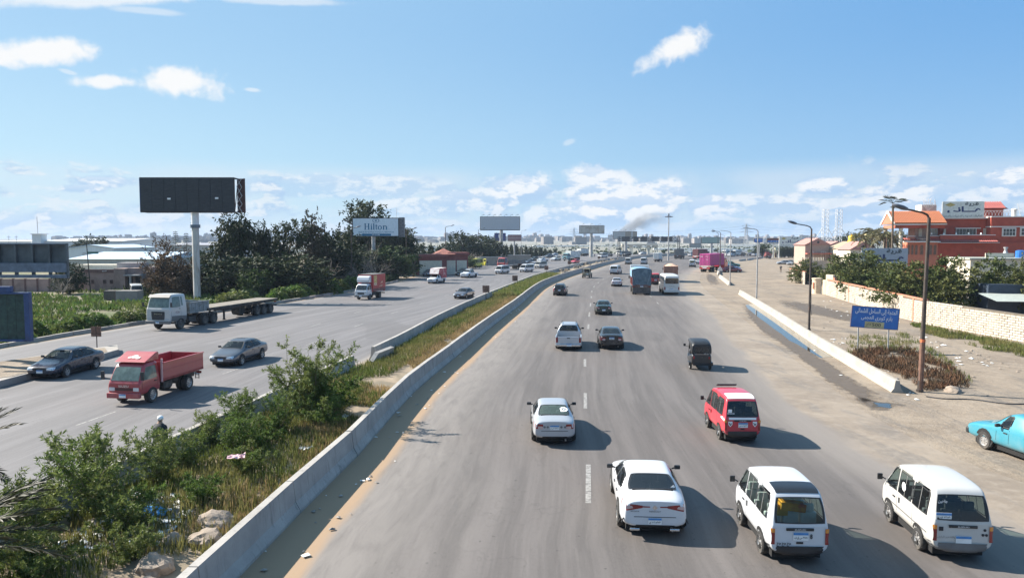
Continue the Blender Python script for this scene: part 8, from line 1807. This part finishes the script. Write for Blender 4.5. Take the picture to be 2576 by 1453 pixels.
for x, top, lb in((441, 580, 'left of two thin tiered pines on the skyline'), (468, 584, 'right of two thin tiered pines beside the mast')):
 q=D(x, top, 205); t=thing('tiered_pine', lb, 'tree', (q.x, 205, 0)); H=q.z; b=MB(); b.tube((0, 0, 0), (0, 0, H), .18, .03, 6); b.build('trunk', BARK, t); b=MB()
 for k in range(13):
  z=H*(.35+.05*k); r=2.0*(1-k/14)
  for i in range(8):
   a=2*PI*i/8+k*.5; d=Vector((math.cos(a), math.sin(a), .28))
   for j in range(5):leaf(b, Vector((0, 0, z))+d*r*(j+.6)/5, d+rv()*.4, .42, .13)
 b.build('crown', LV_PINE, t, fix=False)
def palm(p, H, nf, fl, label, trunk_r=.2, fan=False, droop=1.0, m=LV_PALM, az=None, lf=(.42, .05), wind=Vector((0, 0, 0)), nl=18):
 t=thing('palm_tree', label, 'palm tree', p); b=MB(); b.path([Vector((0, 0, 0)), Vector((.1, 0, H*.5)), Vector((.0, 0, H))], trunk_r*1.15, 9, trunk_r*.85); b.build('trunk', BARK, t)
 for k in range(nf):
  a=2*PI*k/nf+U(-.2, .2)if az is None else az[k%len(az)]+U(-.15, .15); e=U(-.25, 1.1); b=MB(); d=Vector((math.cos(a), math.sin(a), math.sin(e)*1.2+.25)).normalized(); q=Vector((0, 0, H)); pts=[q.copy()]
  for i in range(6):d=(d+Vector((0, 0, -.16*droop))+wind*.1).normalized(); q=q+d*fl/6; pts.append(q.copy())
  b.path(pts, .028, 3, .008)
  if fan:
   for i in range(22):s=(i/21-.5)*2.6; side=d.cross(Vector((0, 0, 1))).normalized(); leaf(b, pts[4], d*math.cos(s)+side*math.sin(s)+Vector((0, 0, -.15))+wind, fl*.50, .09)
  else:
   for i in range(nl*2):
    u=.12+.88*(i//2)/nl; f=min(5.999, u*6); pp=pts[int(f)].lerp(pts[int(f)+1], f-int(f)); dd=(pts[int(f)+1]-pts[int(f)]).normalized(); side=dd.cross(Vector((0, 0, 1))).normalized()*(1 if i%2 else-1)
    leaf(b, pp, side*(1.0-.4*u)+dd*(.75+.4*u)+Vector((0, 0, U(-.25, .25)))+wind*.6, lf[0]*(1.1-.5*u)*U(.85, 1.1), lf[1], .1)
  b.build('frond', m, t, fix=False)
 return t
q=D(2250, 512, 108); palm((q.x-.2, 108, 0), q.z, 15, 1.9, 'tall fan palm bent by the wind before the restaurant', .16, True, .9, leafmat('fan_palm_leaf', (.04, .05, .03), (.07, .075, .04), .6, .1), wind=Vector((.55, 0, .1)))
for x, Y, top, lb in((2195, 128, 575, 'date palm left of the tall fan palm'), (2226, 120, 582, 'date palm behind the tall fan palm trunk'), (2178, 140, 590, 'lower date palm at the left of the palm cluster'), (2240, 132, 592, 'date palm by the portico column')):q=D(x, top, Y); palm((q.x, Y, 0), q.z-.8, 26, 2.9, lb, .2, False, 1.3, LV_PALM, None, (.75, .12))
LV_PALM2=leafmat('dusky_palm_leaf', (.035, .036, .020), (.075, .068, .040), .5, .1, .8)
palm((-10.3, 12.6, 0), 2.3, 34, 2.2, 'young date palm at the bottom left corner', .22, False, .8, LV_PALM2, None, (.42, .034), nl=34)
q=G(-22, 1150, 3.2); palm((-12.75, 16.6, 0), 3.0, 14, 1.45, 'palm tips poking in at the left picture edge', .16, False, .7, LV_PALM2, None, (.38, .03), nl=24)
def shrub_mesh(h, sp, ns, nt, nl, L, w, seed, upr=.9):
 st=MB(); lv=MB()
 for s in range(ns):
  a=2*PI*s/ns+U(-.5, .5); d=Vector((math.cos(a)*sp/h*U(.3, 1.0), math.sin(a)*sp/h*U(.3, 1.0), upr)).normalized(); q=Vector((U(-.12, .12), U(-.12, .12), 0)); pts=[q.copy()]; Ls=h*U(.7, 1.12)
  for i in range(6):d=(d+rv()*.22+Vector((0, 0, .05))).normalized(); q=q+d*Ls/6; pts.append(q.copy())
  st.path(pts, .022*h/2, 4, .006)
  for k in range(nt):
   f=U(.8, 6)if k<nt-2 else 5.99; f=min(5.99, f); o=pts[int(f)].lerp(pts[int(f)+1], f-int(f)); td=(rv()*1.0+d*.5+Vector((0, 0, .35))).normalized(); tl=h*U(.16, .36)*(1.15-f/11); e=o+td*tl; st.path([o, e], .006, 3, .003)
   for j in range(nl):u=U(.1, 1.0); leaf(lv, o.lerp(e, u), td*.7+rv()*.9, L*U(.7, 1.2), w*U(.8, 1.2))
 return st.mesh('branches', fix=False), lv.mesh('leaves', fix=False)
SHM=[shrub_mesh(2.5, 1.7, 12, 17, 26, .145, .038, 1), shrub_mesh(2.5, 1.5, 10, 17, 24, .15, .038, 2, 1.1), shrub_mesh(1.6, 1.7, 14, 14, 28, .14, .040, 3, .6), shrub_mesh(3.0, 1.6, 13, 19, 28, .145, .038, 4)]
def shrub(x, y, s, k, label, group='leafy shrubs in the median', m=LV_SHRUB, name='shrub'):
 t=thing(name, label, 'shrub', (x, y, med_h(x, y)), U(0, 6.28), group); t.scale=(s*1.0, s*1.0, s*.92); ob('branches', SHM[k][0], STEMG, t); ob('leaves', SHM[k][1], m, t); return t
for x, y, s, k, lb in((-12.3, 21.2, 1.0, 1, 'tall thin shrub at the far left of the median with the road behind it'), (-11.0, 24.4, .6, 0, 'leafy shrub next to the dark-robed person'), (-11.0, 22.4, .78, 0, 'leafy shrub in the middle of the near clump'), (-9.7, 25.6, .72, 0, 'dense shrub right of the dark-robed person'), (-9.0, 28.2, .62, 3, 'dense shrub before the tallest median bush'), (-10.0, 18.6, .78, 2, 'low spreading shrub beside the litter'), (-11.9, 17.4, .88, 1, 'open shrub above the palm fronds'), (-8.5, 23.4, .62, 2, 'low shrub near the barrier with dry grass round it'), (-10.6, 15.9, .75, 2, 'low shrub at the bottom left beside the palm'), (-8.3, 31.0, 1.08, 3, 'largest bush of the median, against the barrier'), (-8.9, 30.7, 1.05, 0, 'dense left half of the largest median bush'), (-8.0, 32.0, 1.15, 2, 'rounded back of the largest median bush'), (-7.7, 29.3, .8, 2, 'rounded lower part of the largest median bush'), (-8.9, 20.6, .55, 2, 'small shrub by the pale rocks'), (-11.2, 27.2, .6, 1, 'thin sapling standing before the red truck'), (-10.6, 28.6, .8, 1, 'thin tall sapling beside the left barrier'), (-11.2, 19.6, .95, 0, 'leafy shrub left of the scattered litter'), (-9.0, 17.0, .55, 2, 'low bush above the bottom rocks'), (-12.6, 19.2, .8, 2, 'bush leaning on the left barrier'), (-9.2, 26.6, .7, 2, 'low bush right of the near clump'), (-11.6, 15.0, .8, 0, 'shrub behind the palm fronds at the left edge')):shrub(x, y, s, k, lb)
def blades(name, label, n, sampler, m, hmin, hmax, wk=.10, lean=.35):
 b=MB()
 for _ in range(n):
  r=sampler()
  if r is None:continue
  x, y, z, s=r
  for k in range(3):
   h=U(hmin, hmax)*s; a=U(0, 6.28); d=Vector((math.cos(a)*U(0, lean), math.sin(a)*U(0, lean), 1)); leaf(b, Vector((x+U(-.08, .08), y+U(-.08, .08), z)), d, h, max(h*wk, y*.0006), .3)
 return tag(b.build(name, m, None, fix=False), label, kind='stuff')
def med_s(y0, y1, t0, t1, pw=1.0, nz=.0, ns=.25):
 def f():
  y=y0+(y1-y0)*U(0, 1)**pw; a, c=at_y(LMs, y)[0].x+.3, at_y(RMs, y)[0].x-.25; t=U(t0, t1); x=a+(c-a)*t
  if mnoise.noise(Vector((x*ns, y*ns, 3.3)))<nz:return None
  return(x, y, med_h(x, y)-.02, U(.6, 1.25))
 return f
blades('weeds', 'green weeds along the far side of the median', 12000, med_s(31, 112, .02, .66, 1.6, -.45), LV_WEED, .18, .42)
blades('weeds', 'tall bright green weeds filling the narrowing median', 7000, med_s(98, 160, .05, .95, 1.0, -.3), leafmat('bright_weed', (.15, .19, .045), (.22, .21, .08), .65, .35, .25), .4, .95)
blades('dry_grass', 'straw-coloured dry grass along the near median barrier', 9500, med_s(28, 108, .55, 1.0, 1.5, -.25), LV_DRY, .16, .36)
blades('weeds', 'mixed low weeds under the median shrubs', 11000, med_s(13, 36, .03, .93, 1.0, -.28), LV_WEED, .15, .40)
blades('dry_grass', 'patches of dry grass beside the near barrier', 1500, med_s(15, 30, .7, .98, 1.0, .0), LV_DRY, .15, .38)
def clump_mesh(n, R, h, L, w):
 b=MB()
 for _ in range(n):a, r=U(0, 6.28), R*math.sqrt(U(0, 1)); z=h*(1-(r/R)**2)*U(.45, 1.05); leaf(b, Vector((r*math.cos(a), r*math.sin(a), z)), Vector((math.cos(a), math.sin(a), U(-.5, .6)))+rv()*.5, L*U(.7, 1.3), w*U(.7, 1.3), .25)
 return b.mesh('leaves', fix=False)
CL=[clump_mesh(620, 1.6, 1.7, .42, .30)for _ in range(3)]
for i in range(44):
 y=62+i*1.75 if i<36 else 40+(i-36)*2.8; e, d=at_y(LKs, y); n=Vector((-d.y, d.x, 0)); p=e+n*U(1.4, 3.8); s=U(.65, 1.15)if y>85 else U(.5, .85)
 if 90<y<94:continue
 t=thing('leafy_weed', 'broad-leaved green weed clump behind the left kerb', 'weed', (p.x, p.y, 0), U(0, 6.28), 'broad-leaved weeds along the left kerb'); t.scale=(s*1.2, s, s); ob('leaves', CL[i%3], LV_BRIGHT, t)
def verge_s():
 y=U(38, 112); e, d=at_y(LKs, y); x=e.x-U(.6, 42)
 if mnoise.noise(Vector((x*.12, y*.12, 7)))<-.12 or mnoise.noise(Vector((x*.5, y*.5, 1)))<-.25:return None
 return(x, y, 0, U(.7, 1.5))
blades('undergrowth', 'tangled green undergrowth of the left verge', 16000, verge_s, LV_BRIGHT, .25, .6, .30, .9)
def verge2():y=U(104, 150); e, d=at_y(LKs, y); return(e.x-U(1, 30), y, 0, U(.8, 1.6))
blades('undergrowth', 'dark scrub beneath the left trees', 9000, verge2, LV_DARK, .5, 1.2, .25, .9)
def poly_s(px, nz=-.1, ns=.5):
 P=gpts(px); x0, x1, y0, y1=min(p.x for p in P), max(p.x for p in P), min(p.y for p in P), max(p.y for p in P)
 def inside(x, y):
  c=False
  for i in range(len(P)):
   a, d=P[i], P[i-1]
   if(a.y>y)!=(d.y>y)and x<(d.x-a.x)*(y-a.y)/(d.y-a.y)+a.x:c=not c
  return c
 def f():
  x, y=U(x0, x1), U(y0, y1)
  return(x, y, .0, U(.6, 1.3))if inside(x, y)and mnoise.noise(Vector((x*ns, y*ns, 5)))>nz else None
 return f
blades('dead_weeds', 'brown dead weeds behind the blue road sign', 6500, poly_s([(2130, 905), (2160, 880), (2290, 880), (2400, 930), (2440, 975), (2330, 985), (2250, 940)], -.2, .6), LV_DEAD, .15, .45, .14, .8)
blades('weeds', 'green weeds round the dead patch by the blue road sign', 5200, poly_s([(2130, 900), (2130, 850), (2280, 840), (2380, 900), (2460, 975), (2400, 960), (2290, 890), (2190, 880)], -.05, .6), LV_WEED, .12, .38)
blades('weeds', 'green weed strip at the foot of the white brick wall', 6000, poly_s([(2280, 812), (2330, 822), (2580, 872), (2580, 900), (2480, 880), (2330, 840)], -.15, .5), LV_WEED, .12, .42)
# ------------------------------------------------------------------ far plain and city
def hill_h(x, y):
 k=max(0, min(1, (y-900)/1700)); k=k*k*(3-2*k); return k*(11+7*mnoise.noise(Vector((x*.0011, y*.0006, 2)))+4*mnoise.noise(Vector((x*.005, y*.003, 9))))+(4*max(0, min(1, (x-300)/900))*k)
nx, ny=90, 26; vs=[]
for j in range(ny+1):
 for i in range(nx+1):x=-3200+7400*i/nx; y=900+2600*j/ny; vs.append((x, y, hill_h(x, y)+.05 if j else-.4))
b=MB(); b.add(vs, [(j*(nx+1)+i, j*(nx+1)+i+1, (j+1)*(nx+1)+i+1, (j+1)*(nx+1)+i)for j in range(ny)for i in range(nx)])
tag(b.build('hills', M('far_hill_soil', (.22, .20, .17), .95, var=.3, scale=.01, c2=(.12, .13, .09), k2=(.45, .6), glob=True), None, smooth=True), 'low city ridge along the horizon', kind='structure')
def city_mat():
 m, nt, bs, pos=pos_mat('far_city_render'); rnd=nt.nodes.new('ShaderNodeNewGeometry').outputs['Random Per Island']
 col=nmix(nt, rnd, (.15, .135, .125), (.30, .275, .255)); bk=nt.nodes.new('ShaderNodeTexBrick'); nt.links.new(nmap(nt, pos, (1, 1, 1)), bk.inputs[0]); sep=nt.nodes.new('ShaderNodeSeparateXYZ'); nt.links.new(pos, sep.inputs[0])
 f=nmath(nt, 'MULTIPLY', nrange(nt, nmath(nt, 'SINE', nmath(nt, 'MULTIPLY', sep.outputs[0], 1.8)), .1, .5), nrange(nt, nmath(nt, 'SINE', nmath(nt, 'MULTIPLY', sep.outputs[2], 2.1)), .0, .4)); nt.links.new(nmix(nt, nmath(nt, 'MULTIPLY', f, .6), col, (.10, .10, .11)), bs.inputs['Base Color']); bs.inputs['Roughness'].default_value=.9; return m
CITY=city_mat(); bm_=[]
for(w, d, h)in((16, 12, 12), (12, 12, 17), (22, 14, 9), (10, 10, 22)):
 q=MB(); q.box(0, 0, h/2-2, w, d, h+4); q.box(w*.2, 0, h+1.2, w*.3, d*.4, 2.4); q.box(-w*.3, d*.2, h+.6, w*.12, d*.2, 1.2); me=q.mesh('far_block'); me.materials.append(CITY); bm_.append(me)
rest=MB()
for i in range(1700):
 y=1150+1650*U(0, 1)**.7; x=U(-.62, .76)*y*(1 if RNG.random()<.8 else .8); s=U(.55, 1.0)+(.45 if RNG.random()<.07 else 0)
 if y<1650 and mnoise.noise(Vector((x*.004, y*.004, 4)))<.10:continue
 z=hill_h(x, y)
 if i<240 and y>1500:
  o=ob('far_building', RNG.choice(bm_), None, None, (x, y, z), U(-.5, .5)); o.scale=(s, s, s*U(.6, 1.05)); tag(o, 'pale block of flats in the hazy city on the horizon', 'building', 'buildings of the far city')
 else:w, d, h=U(8, 20), U(8, 14), U(4, 13)*s; rest.box(x, y, z+h/2-1, w, d, h+2, rz=U(-.6, .6))
tag(rest.build('far_city', CITY, None, fix=False), 'dense mass of small far houses on the ridge', kind='stuff')
b=MB()
for i in range(36):y=U(520, 1200); x=U(-.45, .72)*y; b.box(x, y, .5, U(30, 120), U(6, 16), U(.5, 1.1), rz=U(-.12, .12))
tag(b.build('greenhouses', M('greenhouse_sheet', (.55, .57, .58), .6, var=.12), None, fix=False), 'long white plastic greenhouses across the far plain', kind='stuff')
b=MB()
for i in range(1700):y=400+1300*U(0, 1)**1.3; x=U(-.5, .76)*y; h=U(.8, 2.4); [leaf(b, Vector((x+U(-2, 2), y, 0)), Vector((U(-.6, .6), U(-.6, .6), 1)), h*U(.7, 1.2), h*1.3)for _ in range(3)]
tag(b.build('scrub', LV_DARK, None, fix=False), 'dark scrub and far trees dotting the plain', kind='stuff')
# ------------------------------------------------------------------ people
SKIN=M('skin', (.32, .19, .13), .6)
def person(p, rz, h, label, top, legs, hair, robe=None, pose='stand'):
 t=thing('person', label, 'person', p, rz); k=h/1.75
 J=[(0, 0, .95), (0, 0, 1.18), (0, .01, 1.42), (0, .0, 1.52), (0, -.02, 1.60), (0, -.02, 1.72)]; R_=[.15, .14, .15, .06, .095, .085]; E=[(0, 1), (1, 2), (2, 3), (3, 4), (4, 5)]
 def ch(root, pts, rs):
  i0=root
  for q, r in zip(pts, rs):J.append(q); R_.append(r); E.append((i0, len(J)-1)); i0=len(J)-1
 s=.06 if pose=='walk' else 0.0
 for sg in(-1, 1):
  ch(0, [(sg*.10, 0, .88), (sg*.11, -.02-sg*s*2, .48), (sg*.11, .03-sg*s*4, .08), (sg*.11, -.12-sg*s*4, .04)], [.10, .07, .05, .045])
  if pose=='phone':ch(2, [(sg*.20, 0, 1.40), (sg*.27, .02, 1.12), (sg*.12, -.22, 1.16), (sg*.08, -.27, 1.2)], [.075, .055, .04, .04])
  else:ch(2, [(sg*.20, 0, 1.40), (sg*.25, .03+sg*s, 1.12), (sg*.25, -.06+sg*s*2, .86), (sg*.24, -.08, .77)], [.075, .055, .04, .045])
 me=bpy.data.meshes.new('body'); me.from_pydata([Vector(q)*k for q in J], E, []); o=bpy.data.objects.new('body', me); C.objects.link(o); md=o.modifiers.new('s', 'SKIN'); sv=me.skin_vertices[0].data
 for i, r in enumerate(R_):sv[i].radius=(r*k, r*k*.85)
 sv[0].use_root=True; o.modifiers.new('b', 'SUBSURF').levels=1; dg=bpy.context.evaluated_depsgraph_get(); dg.update(); m2=bpy.data.meshes.new_from_object(o.evaluated_get(dg), depsgraph=dg); bpy.data.objects.remove(o)
 m2.materials.clear(); [m2.materials.append(m_)for m_ in(SKIN, top, legs, INK, hair)]
 for f in m2.polygons:
  f.use_smooth=True; z=f.center.z/k; f.material_index=3 if z<.10 else 2 if z<.93 and abs(f.center.x)<.21*k else 0 if(z<.84)else 1 if z<1.50 else 4 if(z>1.685 or(f.center.y>.03*k and z>1.56))else 0
 ob('body', m2, None, t)
 if robe:
  b=MB(); b.lathe([(.30*k, .05), (.26*k, .7*k), (.27*k, 1.1*k), (.25*k, 1.35*k), (.10*k, 1.49*k)], 14); me=b.mesh('robe', smooth=True); me.transform(Matrix.Scale(.8, 4, (0, 1, 0))); ob('robe', me, robe, t)
  b=MB(); b.lathe([(.105*k, 1.62*k), (.10*k, 1.70*k), (.06*k, 1.745*k), (.01, 1.755*k)], 12, (0, -.02*k, 0)); b.build('cap', WHITE_S, t, smooth=True)
 return t
DKC=M('dark_cloth', (.025, .027, .032), .85, var=.2); BRN=M('brown_cloth', (.12, .075, .04), .85); BLC=M('blue_cloth', (.05, .07, .13), .85); PNK=M('pink_cloth', (.42, .25, .24), .85)
person(G(1964, 685.5), 2.6, 1.85, 'man in dark jacket and brown trousers standing on the dirt lot', DKC, BRN, INK, pose='phone')
person(G(1225.5, 669), .4, 1.8, 'person in dark clothes standing by the ambulance', DKC, BLC, INK); person(G(1495.8, 647.5), .2, 1.85, 'person walking on the inbound road in dark blue', BLC, DKC, INK, pose='walk'); person(G(1923, 650), 1.0, 1.8, 'person in a pink shirt beside the broken red truck', PNK, PNK, INK)
person(Vector((-12.15, 25.1, med_h(-12.1, 25.1))), 2.9, 1.72, 'person in a dark robe and white cap standing behind the median shrub', DKC, DKC, INK, robe=DKC)
# ------------------------------------------------------------------ stones and litter
ROCKM=M('pale_rock', (.26, .21, .165), .92, var=.18, scale=2.5, c2=(.18, .145, .115), bump=.6); DKROCK=M('dark_debris', (.10, .085, .07), .95, var=.35, scale=1.5, c2=(.22, .18, .14))
def rock_mesh(seed, n=2):
 bm=bmesh.new(); bmesh.ops.create_icosphere(bm, subdivisions=n+1, radius=1.0)
 for v in bm.verts:d=v.co.normalized(); v.co=d*(1+.34*mnoise.noise(d*1.3+Vector((seed, 0, 0)))+.16*mnoise.noise(d*3.3+Vector((0, seed, 0)))); v.co.z*=.7
 me=bpy.data.meshes.new('rock'); bm.to_mesh(me); bm.free(); return me
RK=[rock_mesh(s*3.7)for s in range(5)]
def rock(p, s, label, m=ROCKM, k=0, group=None, sq=(1, 1, 1)):
 o=ob('rock', RK[k%5], m, None, p, U(0, 6.28)); o.scale=(s*sq[0], s*sq[1], s*sq[2]); return tag(o, label, 'rock', group)
for x, y, s, k, lb in((-7.75, 18.3, .42, 0, 'broken pale rock face leaning toward the barrier'), (-7.9, 19.2, .50, 1, 'largest pale rock by the near barrier'), (-8.5, 18.1, .30, 2, 'small rock left of the largest pale rock'), (-8.3, 16.6, .42, 3, 'pale rock at the bottom beside the barrier'), (-7.95, 15.6, .34, 4, 'lowest rock at the picture bottom')):rock((x, y, med_h(x, y)+s*.1), s, lb, k=k)
rock(G(2398, 985), .42, 'single pale boulder near the lamp post foot', k=1); rock(G(2338, 966), .2, 'small stone right of the lamp post foot', k=2)
for i in range(46):
 y=152+i*3.4; a, c=at_y(LMs, y)[0].x+.6, at_y(RMs, y)[0].x-.6; s=U(.35, .85); rock((a+(c-a)*U(.1, .9), y, .3), s, 'dark rubble lump in the narrowing median', DKROCK, i, 'rubble lumps in the far median', (1, 1, U(.6, 1.3)))
def litter(name, label, n, sampler, mats, smin, smax):
 for m in mats:
  b=MB()
  for _ in range(n):
   r=sampler()
   if r is None:continue
   x, y, z, s=r; s=U(smin, smax)*U(.5, 1.2); a=U(0, 6.28); c, sn=math.cos(a), math.sin(a); k=len(b.v); q=U(.5, 1.0)
   for u, v, w in((-1, -q, U(0, .2)), (1, -q, U(.0, .4)), (1, q, U(0, .3)), (-1, q, U(.0, .4)), (0, 0, U(.3, .8))):b.v.append((x+(u*c-v*sn)*s, y+(u*sn+v*c)*s, z+.02+w*s))
   b.f+=[(k, k+1, k+4), (k+1, k+2, k+4), (k+2, k+3, k+4), (k+3, k, k+4)]
  tag(b.build(name, m, None, fix=False), label, kind='stuff')
LW, LB_, LG=M('litter_white', (.66, .66, .64), .6, var=.2), M('litter_blue', (.06, .30, .58), .5, var=.2), M('litter_grey', (.22, .20, .18), .8, var=.4)
litter('litter', 'scraps of plastic and paper beside the blue road sign', 150, poly_s([(2050, 835), (2140, 850), (2250, 940), (2300, 990), (2420, 985), (2440, 1005), (2300, 1010), (2180, 930), (2080, 880)], -.1, .6), (LW, LG), .04, .13)
litter('litter', 'pale rubble and scraps before the white wall', 520, poly_s([(2050, 745), (2130, 765), (2230, 795), (2350, 850), (2576, 925), (2576, 960), (2380, 930), (2240, 830), (2090, 790)], -.05, .3), (LW, ROCKM), .05, .16)
litter('litter', 'scattered debris over the dirt shoulder', 800, poly_s([(1900, 700), (2100, 800), (2576, 1000), (2576, 1040), (2280, 1010), (2000, 850), (1840, 730)], -.1, .3), (LG, ROCKM), .03, .10)
litter('litter', 'scraps floating along the puddle edge', 60, poly_s([(1880, 765), (1950, 806), (2050, 880), (2150, 945), (2190, 985), (2160, 985), (2060, 905), (1950, 820)], -.3, .8), (LW, LG), .03, .09)
litter('litter', 'plastic litter among the median shrubs', 150, (lambda:(lambda y:(U(-11.2, -8.8), y, med_h(-10, y)+.02, 1))(U(17.5, 21.5))), (LW, LG), .05, .15)
litter('litter', 'scraps lying along the foot of the median barrier', 45, (lambda:(lambda y:(at_y(RMs, y)[0].x+U(.35, 1.9), y, .01, 1))(14+80*U(0, 1)**1.5)), (LG, LW), .03, .10)
for x, y, m, s, lb in((-9.75, 19.6, LB_, .38, 'crumpled bright blue plastic sheet in the median'), (-10.0, 18.9, M('litter_yellow', (.62, .36, .02), .5), .22, 'orange yellow plastic scrap under the blue sheet'), (-8.6, 22.6, M('litter_pink', (.60, .38, .40), .7), .24, 'pale pink cloth caught in a median shrub'), (-7.4, 26.0, LW, .2, 'white plastic bag in the dry grass by the barrier'), (-7.1, 31.0, LW, .2, 'white bag beside the largest median bush')):
 b=MB(); n=5; vs=[(s*(i/n-.5)*2.2, s*(j/n-.5)*1.6, s*.5*(mnoise.noise(Vector((i*.9, j*.9, s*9)))+.4))for j in range(n+1)for i in range(n+1)]; b.add(vs, [(j*6+i, j*6+i+1, j*6+i+7, j*6+i+6)for j in range(n)for i in range(n)])
 o=b.build('plastic_scrap', m, None, (x, y, med_h(x, y)+(.12 if 'cloth' not in lb else .75)), U(0, 3), fix=False); tag(o, lb, 'litter')
b=MB(); pts=[G(2330+i*20, 998+i*1.6+2*math.sin(i*.8))+Vector((0, 0, .03))for i in range(14)]; b.path(pts, .03, 5); tag(b.build('hose', DKST, None), 'black hose lying across the dirt at the right', 'hose')
# ------------------------------------------------------------------ air
def vol(name, density, col, anis=0.2, noise_fn=None):
 m=bpy.data.materials.new(name); m.use_nodes=True; nt=m.node_tree; nt.nodes.remove(nt.nodes['Principled BSDF']); v=nt.nodes.new('ShaderNodeVolumePrincipled'); v.inputs['Color'].default_value=col+(1, ); v.inputs['Density'].default_value=density; v.inputs['Anisotropy'].default_value=anis
 if noise_fn:nt.links.new(noise_fn(nt), v.inputs['Density'])
 nt.links.new(v.outputs[0], nt.nodes['Material Output'].inputs['Volume']); return m
b=MB(); b.box(0, 3450, 24.5, 14400, 8600, 51); tag(b.build('haze', vol('haze_air', .00015, (.62, .76, .97), .0), None), 'thin blue haze over the whole plain', kind='stuff')
def smoke_density(nt):
 pos=nt.nodes.new('ShaderNodeNewGeometry').outputs['Position']; n=nnoise(nt, pos, .09, 6, .62, .8); sep=nt.nodes.new('ShaderNodeSeparateXYZ'); nt.links.new(pos, sep.inputs[0])
 fc=nt.nodes.new('ShaderNodeFloatCurve'); nt.links.new(nrange(nt, sep.outputs[0], SX0, SX1, 0, 1, False), fc.inputs['Value']); cv=fc.mapping.curves[0]; k=len(SP)-1
 for i, (p, r)in enumerate(SP):
  u, v=(p.x-SX0)/(SX1-SX0), p.z/30
  if i in(0, k):cv.points[0 if i==0 else-1].location=(u, v)
  else:cv.points.new(u, v)
 fc.mapping.update(); dz=nmath(nt, 'SUBTRACT', sep.outputs[2], nmath(nt, 'MULTIPLY', fc.outputs[0], 30.0)); dy=nmath(nt, 'SUBTRACT', sep.outputs[1], 440.0)
 rr=nrange(nt, sep.outputs[0], SX0, SX1, 2.0, 7.5, False); q=nmath(nt, 'DIVIDE', nmath(nt, 'SQRT', nmath(nt, 'ADD', nmath(nt, 'MULTIPLY', dz, dz), nmath(nt, 'MULTIPLY', dy, dy))), rr)
 body=nrange(nt, nmath(nt, 'ADD', q, nmath(nt, 'MULTIPLY', nmath(nt, 'SUBTRACT', n, .5), 2.2)), 1.0, .25)
 body=nmath(nt, 'MULTIPLY', body, nrange(nt, sep.outputs[0], SX1+2, SX1-14)); return nmath(nt, 'MULTIPLY', body, nrange(nt, sep.outputs[0], SX0, SX1, .34, .075))
Y=440; SP=[(D(x, y, Y), r)for x, y, r in((1524, 640, 9), (1536, 618, 11), (1552, 596, 14), (1580, 572, 17), (1625, 556, 20), (1690, 548, 22))]; SX0, SX1=SP[0][0].x, SP[-1][0].x
b=MB(); b.box((SX0+SX1)/2, Y, 14.2, SX1-SX0+8, 20, 28)
tag(b.build('smoke', vol('smoke_plume', .05, (.42, .44, .47), .0, smoke_density), None), 'grey smoke drifting up from a fire beyond the gantry', kind='stuff')
sc.cycles.volume_step_rate=.5
